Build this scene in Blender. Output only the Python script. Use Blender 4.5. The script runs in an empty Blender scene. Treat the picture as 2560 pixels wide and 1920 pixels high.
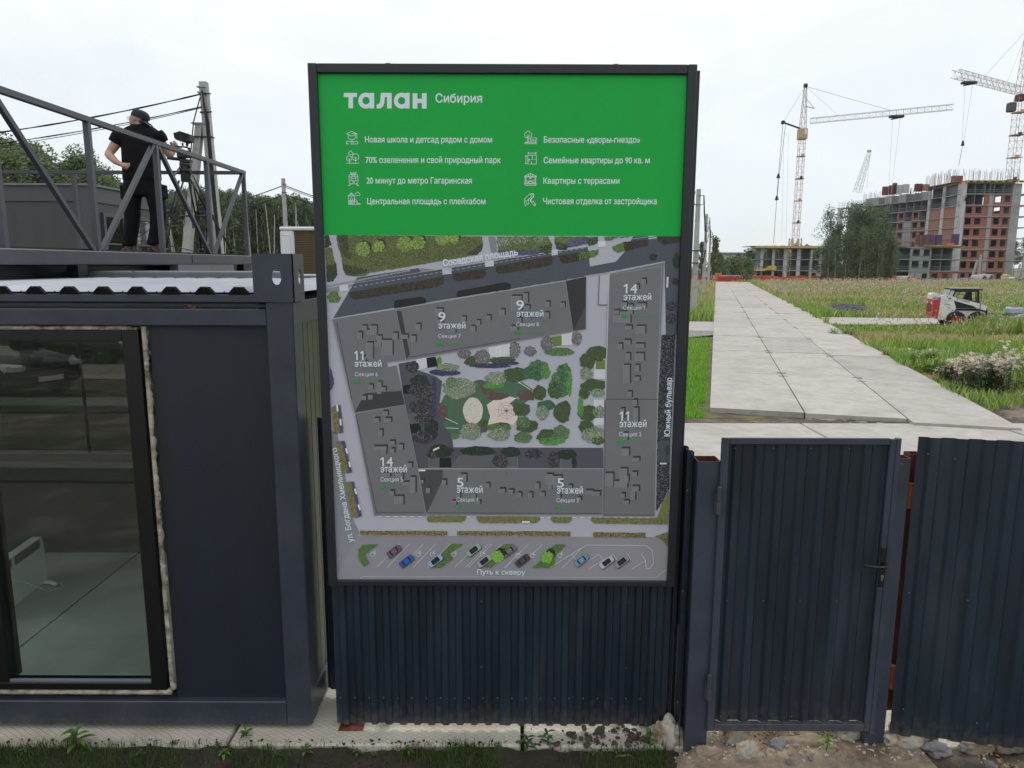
import bpy, math, random
import numpy as np
from mathutils import Vector, Matrix, Euler, noise
from mathutils.geometry import delaunay_2d_cdt
R = math.radians
random.seed(7)
sc = bpy.context.scene
col = sc.collection
# ------------------------------------------------------------------ camera
H = 2.85                       # height of the lens above the ground
FOC = 1805.4                   # focal length in photo pixels (2560 wide)
cam = bpy.data.cameras.new('camera'); cam.sensor_width = 36; cam.lens = FOC/2560*36
cam.clip_start = 0.05; cam.clip_end = 3000
camo = bpy.data.objects.new('camera', cam); col.objects.link(camo)
CM = Matrix.Rotation(R(90-9.44), 4, 'X') @ Matrix.Rotation(R(0.2), 4, 'Z')
camo.matrix_world = Matrix.Translation((0, 0, H)) @ CM
sc.camera = camo
# ------------------------------------------------------------------ sky
w = bpy.data.worlds.new('World'); sc.world = w; w.use_nodes = True
nt = w.node_tree; nt.nodes.clear(); N = nt.nodes.new; L = nt.links.new
out = N('ShaderNodeOutputWorld'); bg = N('ShaderNodeBackground'); bg.inputs[1].default_value = 0.1
sky = N('ShaderNodeTexSky'); sky.sky_type = 'NISHITA'; sky.sun_disc = False
sky.sun_elevation = R(52); sky.sun_rotation = R(12)
tc = N('ShaderNodeTexCoord'); mp = N('ShaderNodeMapping'); mp.inputs['Scale'].default_value = (1.2, 1.2, 3.2)
nz = N('ShaderNodeTexNoise'); nz.inputs['Scale'].default_value = 2.2; nz.inputs['Detail'].default_value = 7; nz.inputs['Roughness'].default_value = .55
nz.inputs['Distortion'].default_value = .6
cr = N('ShaderNodeValToRGB'); cr.color_ramp.elements[0].position = .38; cr.color_ramp.elements[0].color = (.80,.80,.80,1)
cr.color_ramp.elements[1].position = .6; cr.color_ramp.elements[1].color = (.97,.97,.97,1)
sx = N('ShaderNodeSeparateXYZ'); el = N('ShaderNodeMapRange'); el.inputs['From Min'].default_value = -.02; el.inputs['From Max'].default_value = .40
cm = N('ShaderNodeMixRGB'); cm.inputs[1].default_value = (8.5, 9.3, 9.9, 1); cm.inputs[2].default_value = (11.2, 11.3, 11.2, 1)
mx = N('ShaderNodeMixRGB')
L(tc.outputs['Generated'], mp.inputs[0]); L(mp.outputs[0], nz.inputs[0]); L(nz.outputs[0], cr.inputs[0])
L(tc.outputs['Generated'], sx.inputs[0]); L(sx.outputs[2], el.inputs[0]); L(el.outputs[0], cm.inputs[0])
L(cr.outputs[0], mx.inputs[0]); L(sky.outputs[0], mx.inputs[1]); L(cm.outputs[0], mx.inputs[2])
L(mx.outputs[0], bg.inputs[0]); L(bg.outputs[0], out.inputs[0])
# ------------------------------------------------------------------ sun
sl = bpy.data.lights.new('sun', 'SUN'); sl.energy = 1.1; sl.angle = R(20); sl.color = (1, .96, .9)
so = bpy.data.objects.new('sun', sl); col.objects.link(so); so.rotation_euler = (R(-38), 0, R(-12)); so.location = (0, 0, 60)
sc.view_settings.view_transform = 'Standard'; sc.view_settings.look = 'None'; sc.view_settings.exposure = 0
sc.view_settings.gamma = 1; sc.view_settings.use_curve_mapping = False
sc.render.engine = 'CYCLES'

# ------------------------------------------------------------------ surveying helpers: points on real planes
CI = CM.to_3x3()
def ray(x, y): return CI @ Vector(((x-1280)/FOC, (960-y)/FOC, -1))
def PY(x, y, Y):
    d = ray(x, y); k = Y/d.y; return Vector((d.x*k, Y, H+d.z*k))
def PZ(x, y, z=0.):
    d = ray(x, y); k = (z-H)/d.z; return Vector((d.x*k, d.y*k, z))
def PX(x, y, X):
    d = ray(x, y); k = X/d.x; return Vector((X, d.y*k, H+d.z*k))
def lin(r, g, b, k=1.):
    f = lambda c: ((c/255+.055)/1.055)**2.4 if c > 10 else c/255/12.92
    return (min(.95, f(r)/k), min(.95, f(g)/k), min(.95, f(b)/k))
def gz(y): return 0. if y < 118 else max(-1.5, -1.5*(y-118)/82)

# ------------------------------------------------------------------ materials
MT = {}
def mat(name, c, rough=.7, metal=0., var=.0, vs=3., bump=0., bs=40., c2=None, c2s=1.5, c2t=(.5,.62), spec=.5, streak=None, attr=False, coat=0., co='Object', mud=0., rnd=0.):
    if name in MT: return MT[name]
    m = bpy.data.materials.new(name); m.use_nodes = True; t = m.node_tree; b = t.nodes['Principled BSDF']
    N = t.nodes.new; L = t.links.new
    b.inputs['Roughness'].default_value = rough; b.inputs['Metallic'].default_value = metal
    b.inputs['Specular IOR Level'].default_value = spec; b.inputs['Base Color'].default_value = (*c, 1)
    if coat: b.inputs['Coat Weight'].default_value = coat
    tc = N('ShaderNodeTexCoord'); src = None
    vec = tc.outputs[co]
    if streak:
        mp = N('ShaderNodeMapping'); mp.inputs['Scale'].default_value = streak; L(vec, mp.inputs[0]); vec2 = mp.outputs[0]
    else: vec2 = vec
    if attr:
        a = N('ShaderNodeAttribute'); a.attribute_name = 'Col'; src = a.outputs[0]
    if c2 is not None:
        n = N('ShaderNodeTexNoise'); n.inputs['Scale'].default_value = c2s; n.inputs['Detail'].default_value = 6; n.inputs['Roughness'].default_value = .65
        L(vec2, n.inputs[0]); r = N('ShaderNodeMapRange'); r.inputs['From Min'].default_value = c2t[0]; r.inputs['From Max'].default_value = c2t[1]
        L(n.outputs[0], r.inputs[0]); q = N('ShaderNodeMixRGB'); q.inputs[1].default_value = (*c, 1); q.inputs[2].default_value = (*c2, 1)
        if src: L(src, q.inputs[1])
        L(r.outputs[0], q.inputs[0]); src = q.outputs[0]
    if var:
        n = N('ShaderNodeTexNoise'); n.inputs['Scale'].default_value = vs; n.inputs['Detail'].default_value = 8; n.inputs['Roughness'].default_value = .6
        L(vec2, n.inputs[0]); r = N('ShaderNodeMapRange'); r.inputs['From Min'].default_value = .3; r.inputs['From Max'].default_value = .7
        r.inputs['To Min'].default_value = 1-var; r.inputs['To Max'].default_value = 1+var; L(n.outputs[0], r.inputs[0])
        q = N('ShaderNodeMixRGB'); q.blend_type = 'MULTIPLY'; q.inputs[0].default_value = 1; q.inputs[1].default_value = (*c, 1)
        if src: L(src, q.inputs[1])
        L(r.outputs[0], q.inputs[2]); src = q.outputs[0]
        rr = N('ShaderNodeMapRange'); rr.inputs['To Min'].default_value = max(.05, rough-.12); rr.inputs['To Max'].default_value = min(1, rough+.12)
        L(n.outputs[0], rr.inputs[0]); L(rr.outputs[0], b.inputs['Roughness'])
    if rnd:
        oi = N('ShaderNodeObjectInfo'); r = N('ShaderNodeMapRange'); r.inputs['To Min'].default_value = 1-rnd; r.inputs['To Max'].default_value = 1+rnd*.6; L(oi.outputs['Random'], r.inputs[0])
        q = N('ShaderNodeMixRGB'); q.blend_type = 'MULTIPLY'; q.inputs[0].default_value = 1; L(src, q.inputs[1]); L(r.outputs[0], q.inputs[2]); src = q.outputs[0]
    if mud:      # splashed dry mud on the lowest hand's breadth
        sp = N('ShaderNodeSeparateXYZ'); L(tc.outputs['Object'], sp.inputs[0]); n = N('ShaderNodeTexNoise'); n.inputs['Scale'].default_value = 22; n.inputs['Detail'].default_value = 7; n.inputs['Roughness'].default_value = .75; L(tc.outputs['Object'], n.inputs[0])
        h = N('ShaderNodeMapRange'); h.inputs['From Min'].default_value = 0; h.inputs['From Max'].default_value = mud; h.inputs['To Min'].default_value = .16; h.inputs['To Max'].default_value = -.22; L(sp.outputs[2], h.inputs[0])
        ad = N('ShaderNodeMath'); L(n.outputs[0], ad.inputs[0]); L(h.outputs[0], ad.inputs[1]); r = N('ShaderNodeMapRange'); r.inputs['From Min'].default_value = .52; r.inputs['From Max'].default_value = .68; r.inputs['To Max'].default_value = .42; L(ad.outputs[0], r.inputs[0])
        q = N('ShaderNodeMixRGB'); L(r.outputs[0], q.inputs[0]); L(src, q.inputs[1]); q.inputs[2].default_value = (.13,.105,.075,1); src = q.outputs[0]
    if src: L(src, b.inputs['Base Color'])
    if bump:
        n = N('ShaderNodeTexNoise'); n.inputs['Scale'].default_value = bs; n.inputs['Detail'].default_value = 6
        L(vec, n.inputs[0]); bp = N('ShaderNodeBump'); bp.inputs['Strength'].default_value = 1; bp.inputs['Distance'].default_value = bump
        L(n.outputs[0], bp.inputs['Height']); L(bp.outputs[0], b.inputs['Normal'])
    MT[name] = m; return m

# ------------------------------------------------------------------ mesh building
def fill2d(loops):
    # union of closed 2-d outlines by winding number -> (points, triangles)
    V = []; E = []; LL = []
    for P in loops:
        Q = []
        for p in P:
            if not Q or (Vector(p)-Q[-1]).length > 1e-5: Q.append(Vector(p))
        if len(Q) > 2 and (Q[0]-Q[-1]).length < 1e-5: Q.pop()
        if len(Q) < 3: continue
        n = len(V); V += Q; E += [(n+i, n+(i+1)%len(Q)) for i in range(len(Q))]; LL.append(Q)
    if not V: return [], []
    vo, _, fo = delaunay_2d_cdt(V, E, [], 0, 1e-6)[:3]; T = []
    for f in fo:
        x = sum(vo[i].x for i in f)/3; y = sum(vo[i].y for i in f)/3; wn = 0
        for Q in LL:
            for i in range(len(Q)):
                a, b = Q[i-1], Q[i]
                if (a.y > y) != (b.y > y):
                    if x < (b.x-a.x)*(y-a.y)/(b.y-a.y)+a.x: wn += 1 if b.y > a.y else -1
        if wn: T.append(tuple(f))
    return vo, T
def tess(P):      # planar 3-d polygon -> triangles over its own points
    P = [Vector(p) for p in P]; n = len(P)
    if n == 4 or n == 3: return [tuple(range(n))]
    N_ = Vector((0,0,0))
    for i in range(n): N_ += P[i-1].cross(P[i])
    k = max(range(3), key=lambda q: abs(N_[q])); ax = [q for q in range(3) if q != k]
    vo, T = fill2d([[(p[ax[0]], p[ax[1]]) for p in P]])
    if len(vo) != n: 
        m = []      # outline touches itself: map the points back
        for v in vo: m.append(min(range(n), key=lambda i: (P[i][ax[0]]-v.x)**2+(P[i][ax[1]]-v.y)**2))
        T = [tuple(m[i] for i in t) for t in T]; T = [t for t in T if len(set(t)) == 3]
    return T
class MB:
    def __init__(s): s.v = []; s.f = []; s.m = []; s.c = []; s.smooth = False
    def add(s, vs, fs, mi=0, c=None):
        n = len(s.v); s.v += [tuple(v) for v in vs]
        for f in fs: s.f.append(tuple(i+n for i in f)); s.m.append(mi); s.c.append(c)
        return s
    def box(s, a, b, mi=0, c=None):
        x0,y0,z0 = a; x1,y1,z1 = b
        vs = [(x0,y0,z0),(x1,y0,z0),(x1,y1,z0),(x0,y1,z0),(x0,y0,z1),(x1,y0,z1),(x1,y1,z1),(x0,y1,z1)]
        return s.add(vs, [(0,3,2,1),(4,5,6,7),(0,1,5,4),(1,2,6,5),(2,3,7,6),(3,0,4,7)], mi, c)
    def cbox(s, p, d, mi=0, c=None): return s.box((p[0]-d[0]/2,p[1]-d[1]/2,p[2]-d[2]/2),(p[0]+d[0]/2,p[1]+d[1]/2,p[2]+d[2]/2), mi, c)
    def bbox(s, a, b, r=.004, mi=0):       # box with chamfered vertical and horizontal edges
        x0,y0,z0 = a; x1,y1,z1 = b
        rings = []
        def ring(i, z): return [(x0+i+r*0+(r-i)*(i<r),y0+i,z),(x1-i-(r-i)*(i<r),y0+i,z),(x1-i,y0+i+(r-i)*(i<r),z),(x1-i,y1-i-(r-i)*(i<r),z),(x1-i-(r-i)*(i<r),y1-i,z),(x0+i+(r-i)*(i<r),y1-i,z),(x0+i,y1-i-(r-i)*(i<r),z),(x0+i,y0+i+(r-i)*(i<r),z)]
        def rg(o, z):
            e = r
            return [(x0+e,y0+o,z),(x1-e,y0+o,z),(x1-o,y0+e,z),(x1-o,y1-e,z),(x1-e,y1-o,z),(x0+e,y1-o,z),(x0+o,y1-e,z),(x0+o,y0+e,z)]
        vs = rg(r*.9, z0)+rg(0, z0+r)+rg(0, z1-r)+rg(r*.9, z1)
        fs = [tuple(range(7,-1,-1)), tuple(range(24,32))]
        for k in range(3):
            for i in range(8): j = (i+1)%8; fs.append((k*8+i,k*8+j,k*8+8+j,k*8+8+i))
        return s.add(vs, fs, mi)
    def bar(s, p, q, wd, ht=None, mi=0, up=(0,0,1), c=None):
        p = Vector(p); q = Vector(q); d = (q-p).normalized(); u = Vector(up)
        if abs(d.dot(u)) > .98: u = Vector((1,0,0)) if abs(d.x) < .9 else Vector((0,1,0))
        a = d.cross(u).normalized(); b = a.cross(d).normalized(); ht = ht or wd
        a *= wd/2; b *= ht/2
        vs = [p-a-b,p+a-b,p+a+b,p-a+b,q-a-b,q+a-b,q+a+b,q-a+b]
        return s.add(vs, [(0,3,2,1),(4,5,6,7),(0,1,5,4),(1,2,6,5),(2,3,7,6),(3,0,4,7)], mi, c)
    def cyl(s, p, q, r0, r1=None, n=10, mi=0, cap=True, c=None):
        p = Vector(p); q = Vector(q); d = (q-p).normalized(); r1 = r0 if r1 is None else r1
        a = d.orthogonal().normalized(); b = d.cross(a)
        vs = [p+(a*math.cos(t)+b*math.sin(t))*r0 for t in [2*math.pi*i/n for i in range(n)]]
        vs += [q+(a*math.cos(t)+b*math.sin(t))*r1 for t in [2*math.pi*i/n for i in range(n)]]
        fs = [(i,(i+1)%n,n+(i+1)%n,n+i) for i in range(n)]
        if cap: fs += [tuple(range(n-1,-1,-1)), tuple(range(n,2*n))]
        return s.add(vs, fs, mi, c)
    def tube(s, pts, r, n=6, mi=0, c=None):
        pts = [Vector(p) for p in pts]; vs = []; m = len(pts); a = None
        for i, p in enumerate(pts):
            d = (pts[min(i+1,m-1)]-pts[max(i-1,0)]).normalized()
            if a is None: a = d.orthogonal().normalized()
            a = (a-d*a.dot(d)).normalized(); b = d.cross(a); rr = r[i] if isinstance(r, (list,tuple)) else r
            vs += [p+(a*math.cos(t)+b*math.sin(t))*rr for t in [2*math.pi*k/n for k in range(n)]]
        fs = [(i*n+k,i*n+(k+1)%n,(i+1)*n+(k+1)%n,(i+1)*n+k) for i in range(m-1) for k in range(n)]
        fs += [tuple(range(n-1,-1,-1)), tuple(range((m-1)*n,m*n))]
        return s.add(vs, fs, mi, c)
    def prism(s, pts, off, mi=0, c=None, mi2=None):     # planar polygon extruded by vector off
        pts = [Vector(p) for p in pts]; off = Vector(off); n = len(pts)
        tr = tess(pts); vs = pts+[p+off for p in pts]
        s.add(vs, [tuple(t) for t in tr], mi, c); b = len(s.v)-2*n
        for t in tr: s.f.append(tuple(b+n+i for i in reversed(t))); s.m.append(mi); s.c.append(c)
        for i in range(n): j = (i+1)%n; s.f.append((b+i,b+j,b+n+j,b+n+i)); s.m.append(mi if mi2 is None else mi2); s.c.append(c)
        return s
    def lathe(s, prof, ctr=(0,0,0), n=20, mi=0, axis='z', c=None):
        vs = []; m = len(prof)
        for r, h in prof:
            for k in range(n):
                t = 2*math.pi*k/n; x, y = r*math.cos(t), r*math.sin(t)
                p = (x,y,h) if axis == 'z' else ((x,h,y) if axis == 'y' else (h,x,y))
                vs.append((p[0]+ctr[0],p[1]+ctr[1],p[2]+ctr[2]))
        fs = [(i*n+k,i*n+(k+1)%n,(i+1)*n+(k+1)%n,(i+1)*n+k) for i in range(m-1) for k in range(n)]
        return s.add(vs, fs, mi, c)
    def mesh(s, name, mats, off=(0,0,0)):
        me = bpy.data.meshes.new(name); o = Vector(off)
        me.from_pydata([(v[0]-o.x,v[1]-o.y,v[2]-o.z) for v in s.v], [], s.f)
        for m in (mats if isinstance(mats, (list,tuple)) else [mats]): me.materials.append(m)
        if any(s.m): me.polygons.foreach_set('material_index', s.m)
        if any(c is not None for c in s.c):
            at = me.color_attributes.new('Col', 'FLOAT_COLOR', 'CORNER'); arr = np.empty((len(me.loops), 4), np.float32); i = 0
            for f, c in zip(s.f, s.c):
                c = c or (.5,.5,.5); arr[i:i+len(f)] = (c[0], c[1], c[2], 1); i += len(f)
            at.data.foreach_set('color', arr.ravel())
        me.update()
        import bmesh
        if s.smooth is False and len(s.f) < 20000:
            bm = bmesh.new(); bm.from_mesh(me); bmesh.ops.recalc_face_normals(bm, faces=bm.faces); bm.to_mesh(me); bm.free()
        elif s.smooth: me.polygons.foreach_set('use_smooth', [True]*len(me.polygons))
        return me

WL = {}      # world location of parents built in world coordinates
def tag(o, label=None, cat=None, group=None, kind=None):
    if label: o['label'] = label
    if cat: o['category'] = cat
    if group: o['group'] = group
    if kind: o['kind'] = kind
    return o
def thing(name, label, cat, loc=(0,0,0), rz=0, group=None, kind=None):
    o = bpy.data.objects.new(name, None); o.empty_display_size = .1; col.objects.link(o)
    o.location = loc; o.rotation_euler = (0,0,rz); WL[o] = Vector(loc)
    return tag(o, label, cat, group, kind)
def obj(name, mb, m, parent=None, local=False, loc=None, **k):
    if local: off = Vector((0,0,0)); base = Vector(loc or (0,0,0))
    elif parent: off = WL.get(parent, Vector((0,0,0))); base = Vector((0,0,0))
    else:
        a = np.array(mb.v); off = Vector(((a[:,0].min()+a[:,0].max())/2, (a[:,1].min()+a[:,1].max())/2, a[:,2].min())) if loc is None else Vector(loc)
        base = off
    me = mb.mesh(name, m, off)
    o = bpy.data.objects.new(name, me); col.objects.link(o); o.location = base
    if parent: o.parent = parent; WL[o] = WL.get(parent, Vector((0,0,0)))
    else: WL[o] = off
    return tag(o, **k)
def inst(name, me, parent, loc, rz=0, scale=None, rot=None, **k):
    o = bpy.data.objects.new(name, me); col.objects.link(o); o.parent = parent; o.location = loc
    o.rotation_euler = rot or (0,0,rz)
    if scale is not None: o.scale = scale if isinstance(scale, (tuple,list)) else (scale,)*3
    return tag(o, **k)
def copy_tree(o, parent=None):
    c = o.copy(); col.objects.link(c); c.parent = parent; WL[c] = Vector(c.location)
    for ch in list(o.children): copy_tree(ch, c)
    return c

def corr(mb, p, q, z0, z1, pitch=.087, dep=.012, flat=.5, th=.0012, wob=0., ph=0.):
    # trapezoidal profile steel sheet between plan points p and q
    p = Vector((p[0],p[1],0)); q = Vector((q[0],q[1],0)); Ln = (q-p).length; d = (q-p)/Ln; n = Vector((d.y,-d.x,0))
    xs = []; x = -ph*pitch; s1 = .12*pitch
    while x < Ln:
        a = flat*pitch
        for dx, h in ((0,0),(a-s1,0),(a,1),(pitch-s1,1)): xs.append((x+dx,h))
        x += pitch
    xs = [(x,h) for x,h in xs if 0 < x < Ln]; xs = [(0,xs[0][1])]+xs+[(Ln,xs[-1][1])]
    nn = len(xs); zs = [z0,z0+(z1-z0)*.33,z0+(z1-z0)*.66,z1]; vs = []
    for side in (0,1):
        for z in zs:
            for x,h in xs:
                P = p+d*x+n*(h*dep - side*th + wob*noise.noise(Vector((x*2.1+p.x, z*1.3, side*0)))); vs.append((P.x,P.y,z + (wob*.3*math.sin(x*9) if z == z0 else 0)))
    fs = []; K = nn*4
    for k in range(3):
        for i in range(nn-1):
            a = k*nn+i; fs.append((a,a+1,a+nn+1,a+nn)); fs.append((K+a,K+a+nn,K+a+nn+1,K+a+1))
    for i in range(nn-1): fs.append((3*nn+i,3*nn+i+1,K+3*nn+i+1,K+3*nn+i)); fs.append((i+1,i,K+i,K+i+1))
    for i in (0,nn-1):
        for k in range(3): fs.append((k*nn+i,(k+1)*nn+i,K+(k+1)*nn+i,K+k*nn+i))
    return mb.add(vs, fs)
def inpoly(x, y, P):
    c = False; j = len(P)-1
    for i in range(len(P)):
        xi, yi = P[i][0], P[i][1]; xj, yj = P[j][0], P[j][1]
        if (yi > y) != (yj > y) and x < (xj-xi)*(y-yi)/(yj-yi)+xi: c = not c
        j = i
    return c
# ------------------------------------------------------------------ the materials of the place
M_steel = mat('anthracite_steel', (.036,.044,.064), .40, 0, .16, 5, bump=.0004, bs=50, c2=(.047,.053,.072), c2s=1.3, mud=.35)
M_rail = mat('anthracite_rail_paint', (.055,.06,.075), .40, 0, .12, 5, c2=(.07,.072,.082), c2s=2.)
M_panel = mat('dark_navy_sandwich_panel', (.010,.017,.029), .5, 0, .25, 2.5, bump=.0004, bs=120, streak=(1,1,.15), c2=(.013,.018,.026), c2s=1.1)
M_sheet = mat('navy_profiled_sheet', (.017,.027,.041), .34, 0, .3, 3, bump=.0004, bs=90, streak=(3,3,.35), c2=(.034,.042,.056), c2s=2.4, c2t=(.56,.74), mud=.3)
M_sheet2 = mat('grey_green_profiled_sheet', (.015,.027,.042), .40, 0, .28, 3, bump=.0004, bs=90, streak=(3,3,.35), c2=(.026,.038,.050), c2s=1.6, mud=.25)
M_post = mat('painted_square_post', (.045,.055,.084), .45, 0, .2, 4, c2=(.035,.046,.062), c2s=1.2, c2t=(.45,.6), mud=.25)
M_rust = mat('red_brown_primer', (.10,.022,.012), .7, 0, .3, 9, c2=(.16,.05,.02), c2s=5)
M_black = mat('black_window_profile', (.006,.006,.007), .35)
M_foam = mat('mounting_foam', (.42,.38,.30), .95, 0, .35, 16, bump=.012, bs=55, c2=(.11,.09,.07), c2s=9, c2t=(.48,.66))
M_zinc = mat('galvanised_roof', (.31,.335,.40), .40, .3, .15, 1.5, c2=(.32,.34,.38), c2s=.9, c2t=(.5,.75))
M_flash = mat('grey_roof_flashing', (.16,.17,.19), .4, .2, .15, 2)
M_bituminous = mat('black_rusty_seal', (.018,.019,.021), .6, 0, .3, 12, bump=.004, bs=45, c2=(.30,.10,.02), c2s=9, c2t=(.62,.68))
M_conc = mat('road_concrete', (.42,.40,.375), .9, 0, .13, 4.5, bump=.003, bs=35, c2=(.30,.28,.255), c2s=1.0, c2t=(.45,.78), rnd=.10)
M_conc2 = mat('stained_slab_concrete', (.40,.36,.30), .92, 0, .16, 2.2, bump=.004, bs=28, c2=(.19,.14,.09), c2s=1.5, c2t=(.54,.74))
M_pole = mat('pole_concrete', (.40,.41,.41), .9, 0, .14, 4, bump=.003, bs=30, c2=(.30,.30,.29), c2s=1.5)
M_soil = mat('dark_soil', (.040,.031,.024), .95, 0, .45, 9, bump=.01, bs=26, c2=(.028,.040,.012), c2s=3.2, c2t=(.5,.62))
M_rubble = mat('sandy_rubble_soil', (.30,.24,.175), .95, 0, .35, 9, bump=.012, bs=24, c2=(.14,.10,.07), c2s=3.2, c2t=(.47,.6))
M_dirt = mat('brown_dirt', (.085,.065,.050), .95, 0, .35, 3, bump=.02, bs=9, c2=(.19,.16,.13), c2s=1.2)
M_stone = mat('lime_crusted_rubble', (.44,.41,.35), .95, 0, .3, 9, bump=.012, bs=30, c2=(.24,.15,.085), c2s=5.2, c2t=(.46,.56))
M_gravel = mat('grey_gravel', (.20,.20,.205), .9, 0, .3, 6, c2=(.28,.22,.17), c2s=1.7)
M_field = mat('field_soil_under_grass', (.10,.115,.035), .95, 0, .4, 1.4, bump=.03, bs=5, c2=(.17,.125,.06), c2s=.16, c2t=(.45,.6))
M_white = mat('white_metal', (.74,.75,.75), .4, 0, .05, 3)
M_coil = mat('brass_coil_fins', (.085,.062,.022), .45, .3, .15, 5)
M_cable = mat('black_cable', (.012,.012,.014), .6)
M_leaf = mat('weed_leaf', (.075,.155,.03), .5, 0, .25, 14, c2=(.10,.18,.035), c2s=8)
M_leafd = mat('deep_green_leaf', (.045,.115,.032), .5, 0, .25, 14)
M_veg = mat('meadow_blades', (.1,.16,.03), .75, attr=True)
M_bark = mat('birch_bark', (.40,.38,.34), .85, 0, .25, 6, c2=(.08,.07,.06), c2s=4, c2t=(.56,.62), streak=(.6,.6,2.2))
M_barkd = mat('grey_tree_bark', (.15,.13,.11), .9, 0, .3, 6)
M_wood = mat('sawn_wood', (.33,.23,.13), .8, 0, .2, 5)
def two_sided(name, base, tl):
    m = mat(name, base, .65, attr=True); t = m.node_tree; b = t.nodes['Principled BSDF']; o = t.nodes['Material Output']
    a = t.nodes.new('ShaderNodeAttribute'); a.attribute_name = 'Col'
    tr = t.nodes.new('ShaderNodeBsdfTranslucent'); ms = t.nodes.new('ShaderNodeMixShader'); ms.inputs[0].default_value = tl
    t.links.new(a.outputs[0], tr.inputs[0]); t.links.new(b.outputs[0], ms.inputs[1]); t.links.new(tr.outputs[0], ms.inputs[2]); t.links.new(ms.outputs[0], o.inputs[0])
    return m
M_fol = two_sided('tree_foliage', (.05,.08,.02), .25)
# glass: a thin clear pane that mirrors by its own gloss
def glass(name, tint, f0=.04, ex=5.):
    m = bpy.data.materials.new(name); m.use_nodes = True; t = m.node_tree; t.nodes.clear(); N = t.nodes.new
    o = N('ShaderNodeOutputMaterial'); tr = N('ShaderNodeBsdfTransparent'); gl = N('ShaderNodeBsdfGlossy'); lw = N('ShaderNodeLayerWeight')
    gl.inputs['Roughness'].default_value = .012; tr.inputs[0].default_value = (*tint, 1)
    pw = N('ShaderNodeMath'); pw.operation = 'POWER'; pw.inputs[1].default_value = ex; mu = N('ShaderNodeMath'); mu.operation = 'MULTIPLY_ADD'; mu.inputs[1].default_value = 1-f0; mu.inputs[2].default_value = f0
    ms = N('ShaderNodeMixShader'); lw.inputs[0].default_value = .5
    L = t.links.new; L(lw.outputs['Facing'], pw.inputs[0]); L(pw.outputs[0], mu.inputs[0]); L(mu.outputs[0], ms.inputs[0]); L(tr.outputs[0], ms.inputs[1]); L(gl.outputs[0], ms.inputs[2]); L(ms.outputs[0], o.inputs[0])
    return m
M_glass = glass('window_glass', (.90,.94,.92), .07)
M_glassd = glass('dark_window_glass', (.35,.42,.45), .22)

# ------------------------------------------------------------------ ground
def grid(name, xs, ys, zf, m, **k):
    mb = MB(); mb.smooth = True; nx, ny = len(xs), len(ys)
    mb.add([(x, y, zf(x, y)) for y in ys for x in xs], [(j*nx+i, j*nx+i+1, (j+1)*nx+i+1, (j+1)*nx+i) for j in range(ny-1) for i in range(nx-1)])
    return obj(name, mb, m, loc=(0,0,0), **k)
fbm = lambda x, y, s: noise.fractal(Vector((x*s, y*s, 3.1)), 1., 2., 5)
xs = [-900,-500,-300,-200,-150,-120,-90]+list(range(-70,131,4))+[150,180,220,300,500,900]
ys = [-300,-80,-40,-25]+[12.5+i*1.0 for i in range(30)]+list(range(44,120,4))+[118,130,150,170,185,200,240,300,400,700,1500]
grid('ground', xs, ys, lambda x, y: gz(y)-.04+(.06*fbm(x, y, .15) if 13 < y < 115 else 0)-(.25 if y < 12.6 else 0), M_field, kind='structure')
# the yard behind the photographer (it shows in the window glass)
def strip(name, x0, x1, y0, y1, z, m, **k):
    return grid(name, [x0+(x1-x0)*i/20 for i in range(21)], [y0+(y1-y0)*i/6 for i in range(7)], lambda x, y: z+.015*fbm(x, y, .8), m, **k)
M_lawn = mat('dull_lawn', (.030,.050,.014), .95, 0, .5, 5, bump=.03, bs=18)
strip('yard_dirt', -30, 12, -9.6, -3.6, -.02, M_dirt, kind='structure')
strip('grass_verge', -30, 12, -3.6, -2.7, 0, M_lawn, kind='structure')
strip('yard_gravel', -30, 12, -2.7, -1.7, -.01, mat('pale_gravel', (.24,.23,.20), .95, 0, .3, 4, bump=.01, bs=30), kind='structure')
strip('inner_verge', -30, 12, -1.7, -1.1, 0, M_lawn, kind='structure')
strip('yard_earth', -30, 12, -1.1, 3.0, -.03, M_dirt, kind='structure')
strip('yard_road', -30, 12, -12.2, -9.6, 0, M_conc2, kind='structure')
strip('far_verge', -40, 16, -40, -12.2, -.02, M_lawn, kind='structure')
# front soil: dark and mossy to the left, sandy rubble below the gate
def zs(x, y): return .024+.028*fbm(x, y, 2.2)+.02*fbm(x+9, y, 6)-max(0,(3.86-y))*.03
grid('soil', [-5+.035*i for i in range(172)], [2.9+.035*i for i in range(28)], lambda x, y: zs(x, y), M_soil, kind='structure')
def zr(x, y): return .062+.035*fbm(x, y, 2.0)+.02*fbm(x+9, y, 7)-.35*max(0,y-4.0)-(.045 if x > 2.4 else 0)-1.1*max(0, 1.04+.05*fbm(x, y, 5)-x)
grid('rubble_ground', [.93+.03*i for i in range(52)], [2.9+.03*i for i in range(44)], zr, M_rubble, kind='structure')
M_debris = mat('brown_debris_soil', (.085,.068,.05), .95, 0, .5, 12, bump=.012, bs=30, c2=(.05,.05,.035), c2s=4)
grid('debris_ground', [2.42+.04*i for i in range(50)], [2.9+.035*i for i in range(34)], lambda x, y: .03+.03*fbm(x, y, 3)+.02*fbm(x, y+4, 8)-.3*max(0,y-3.95), M_debris, kind='structure')

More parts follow.
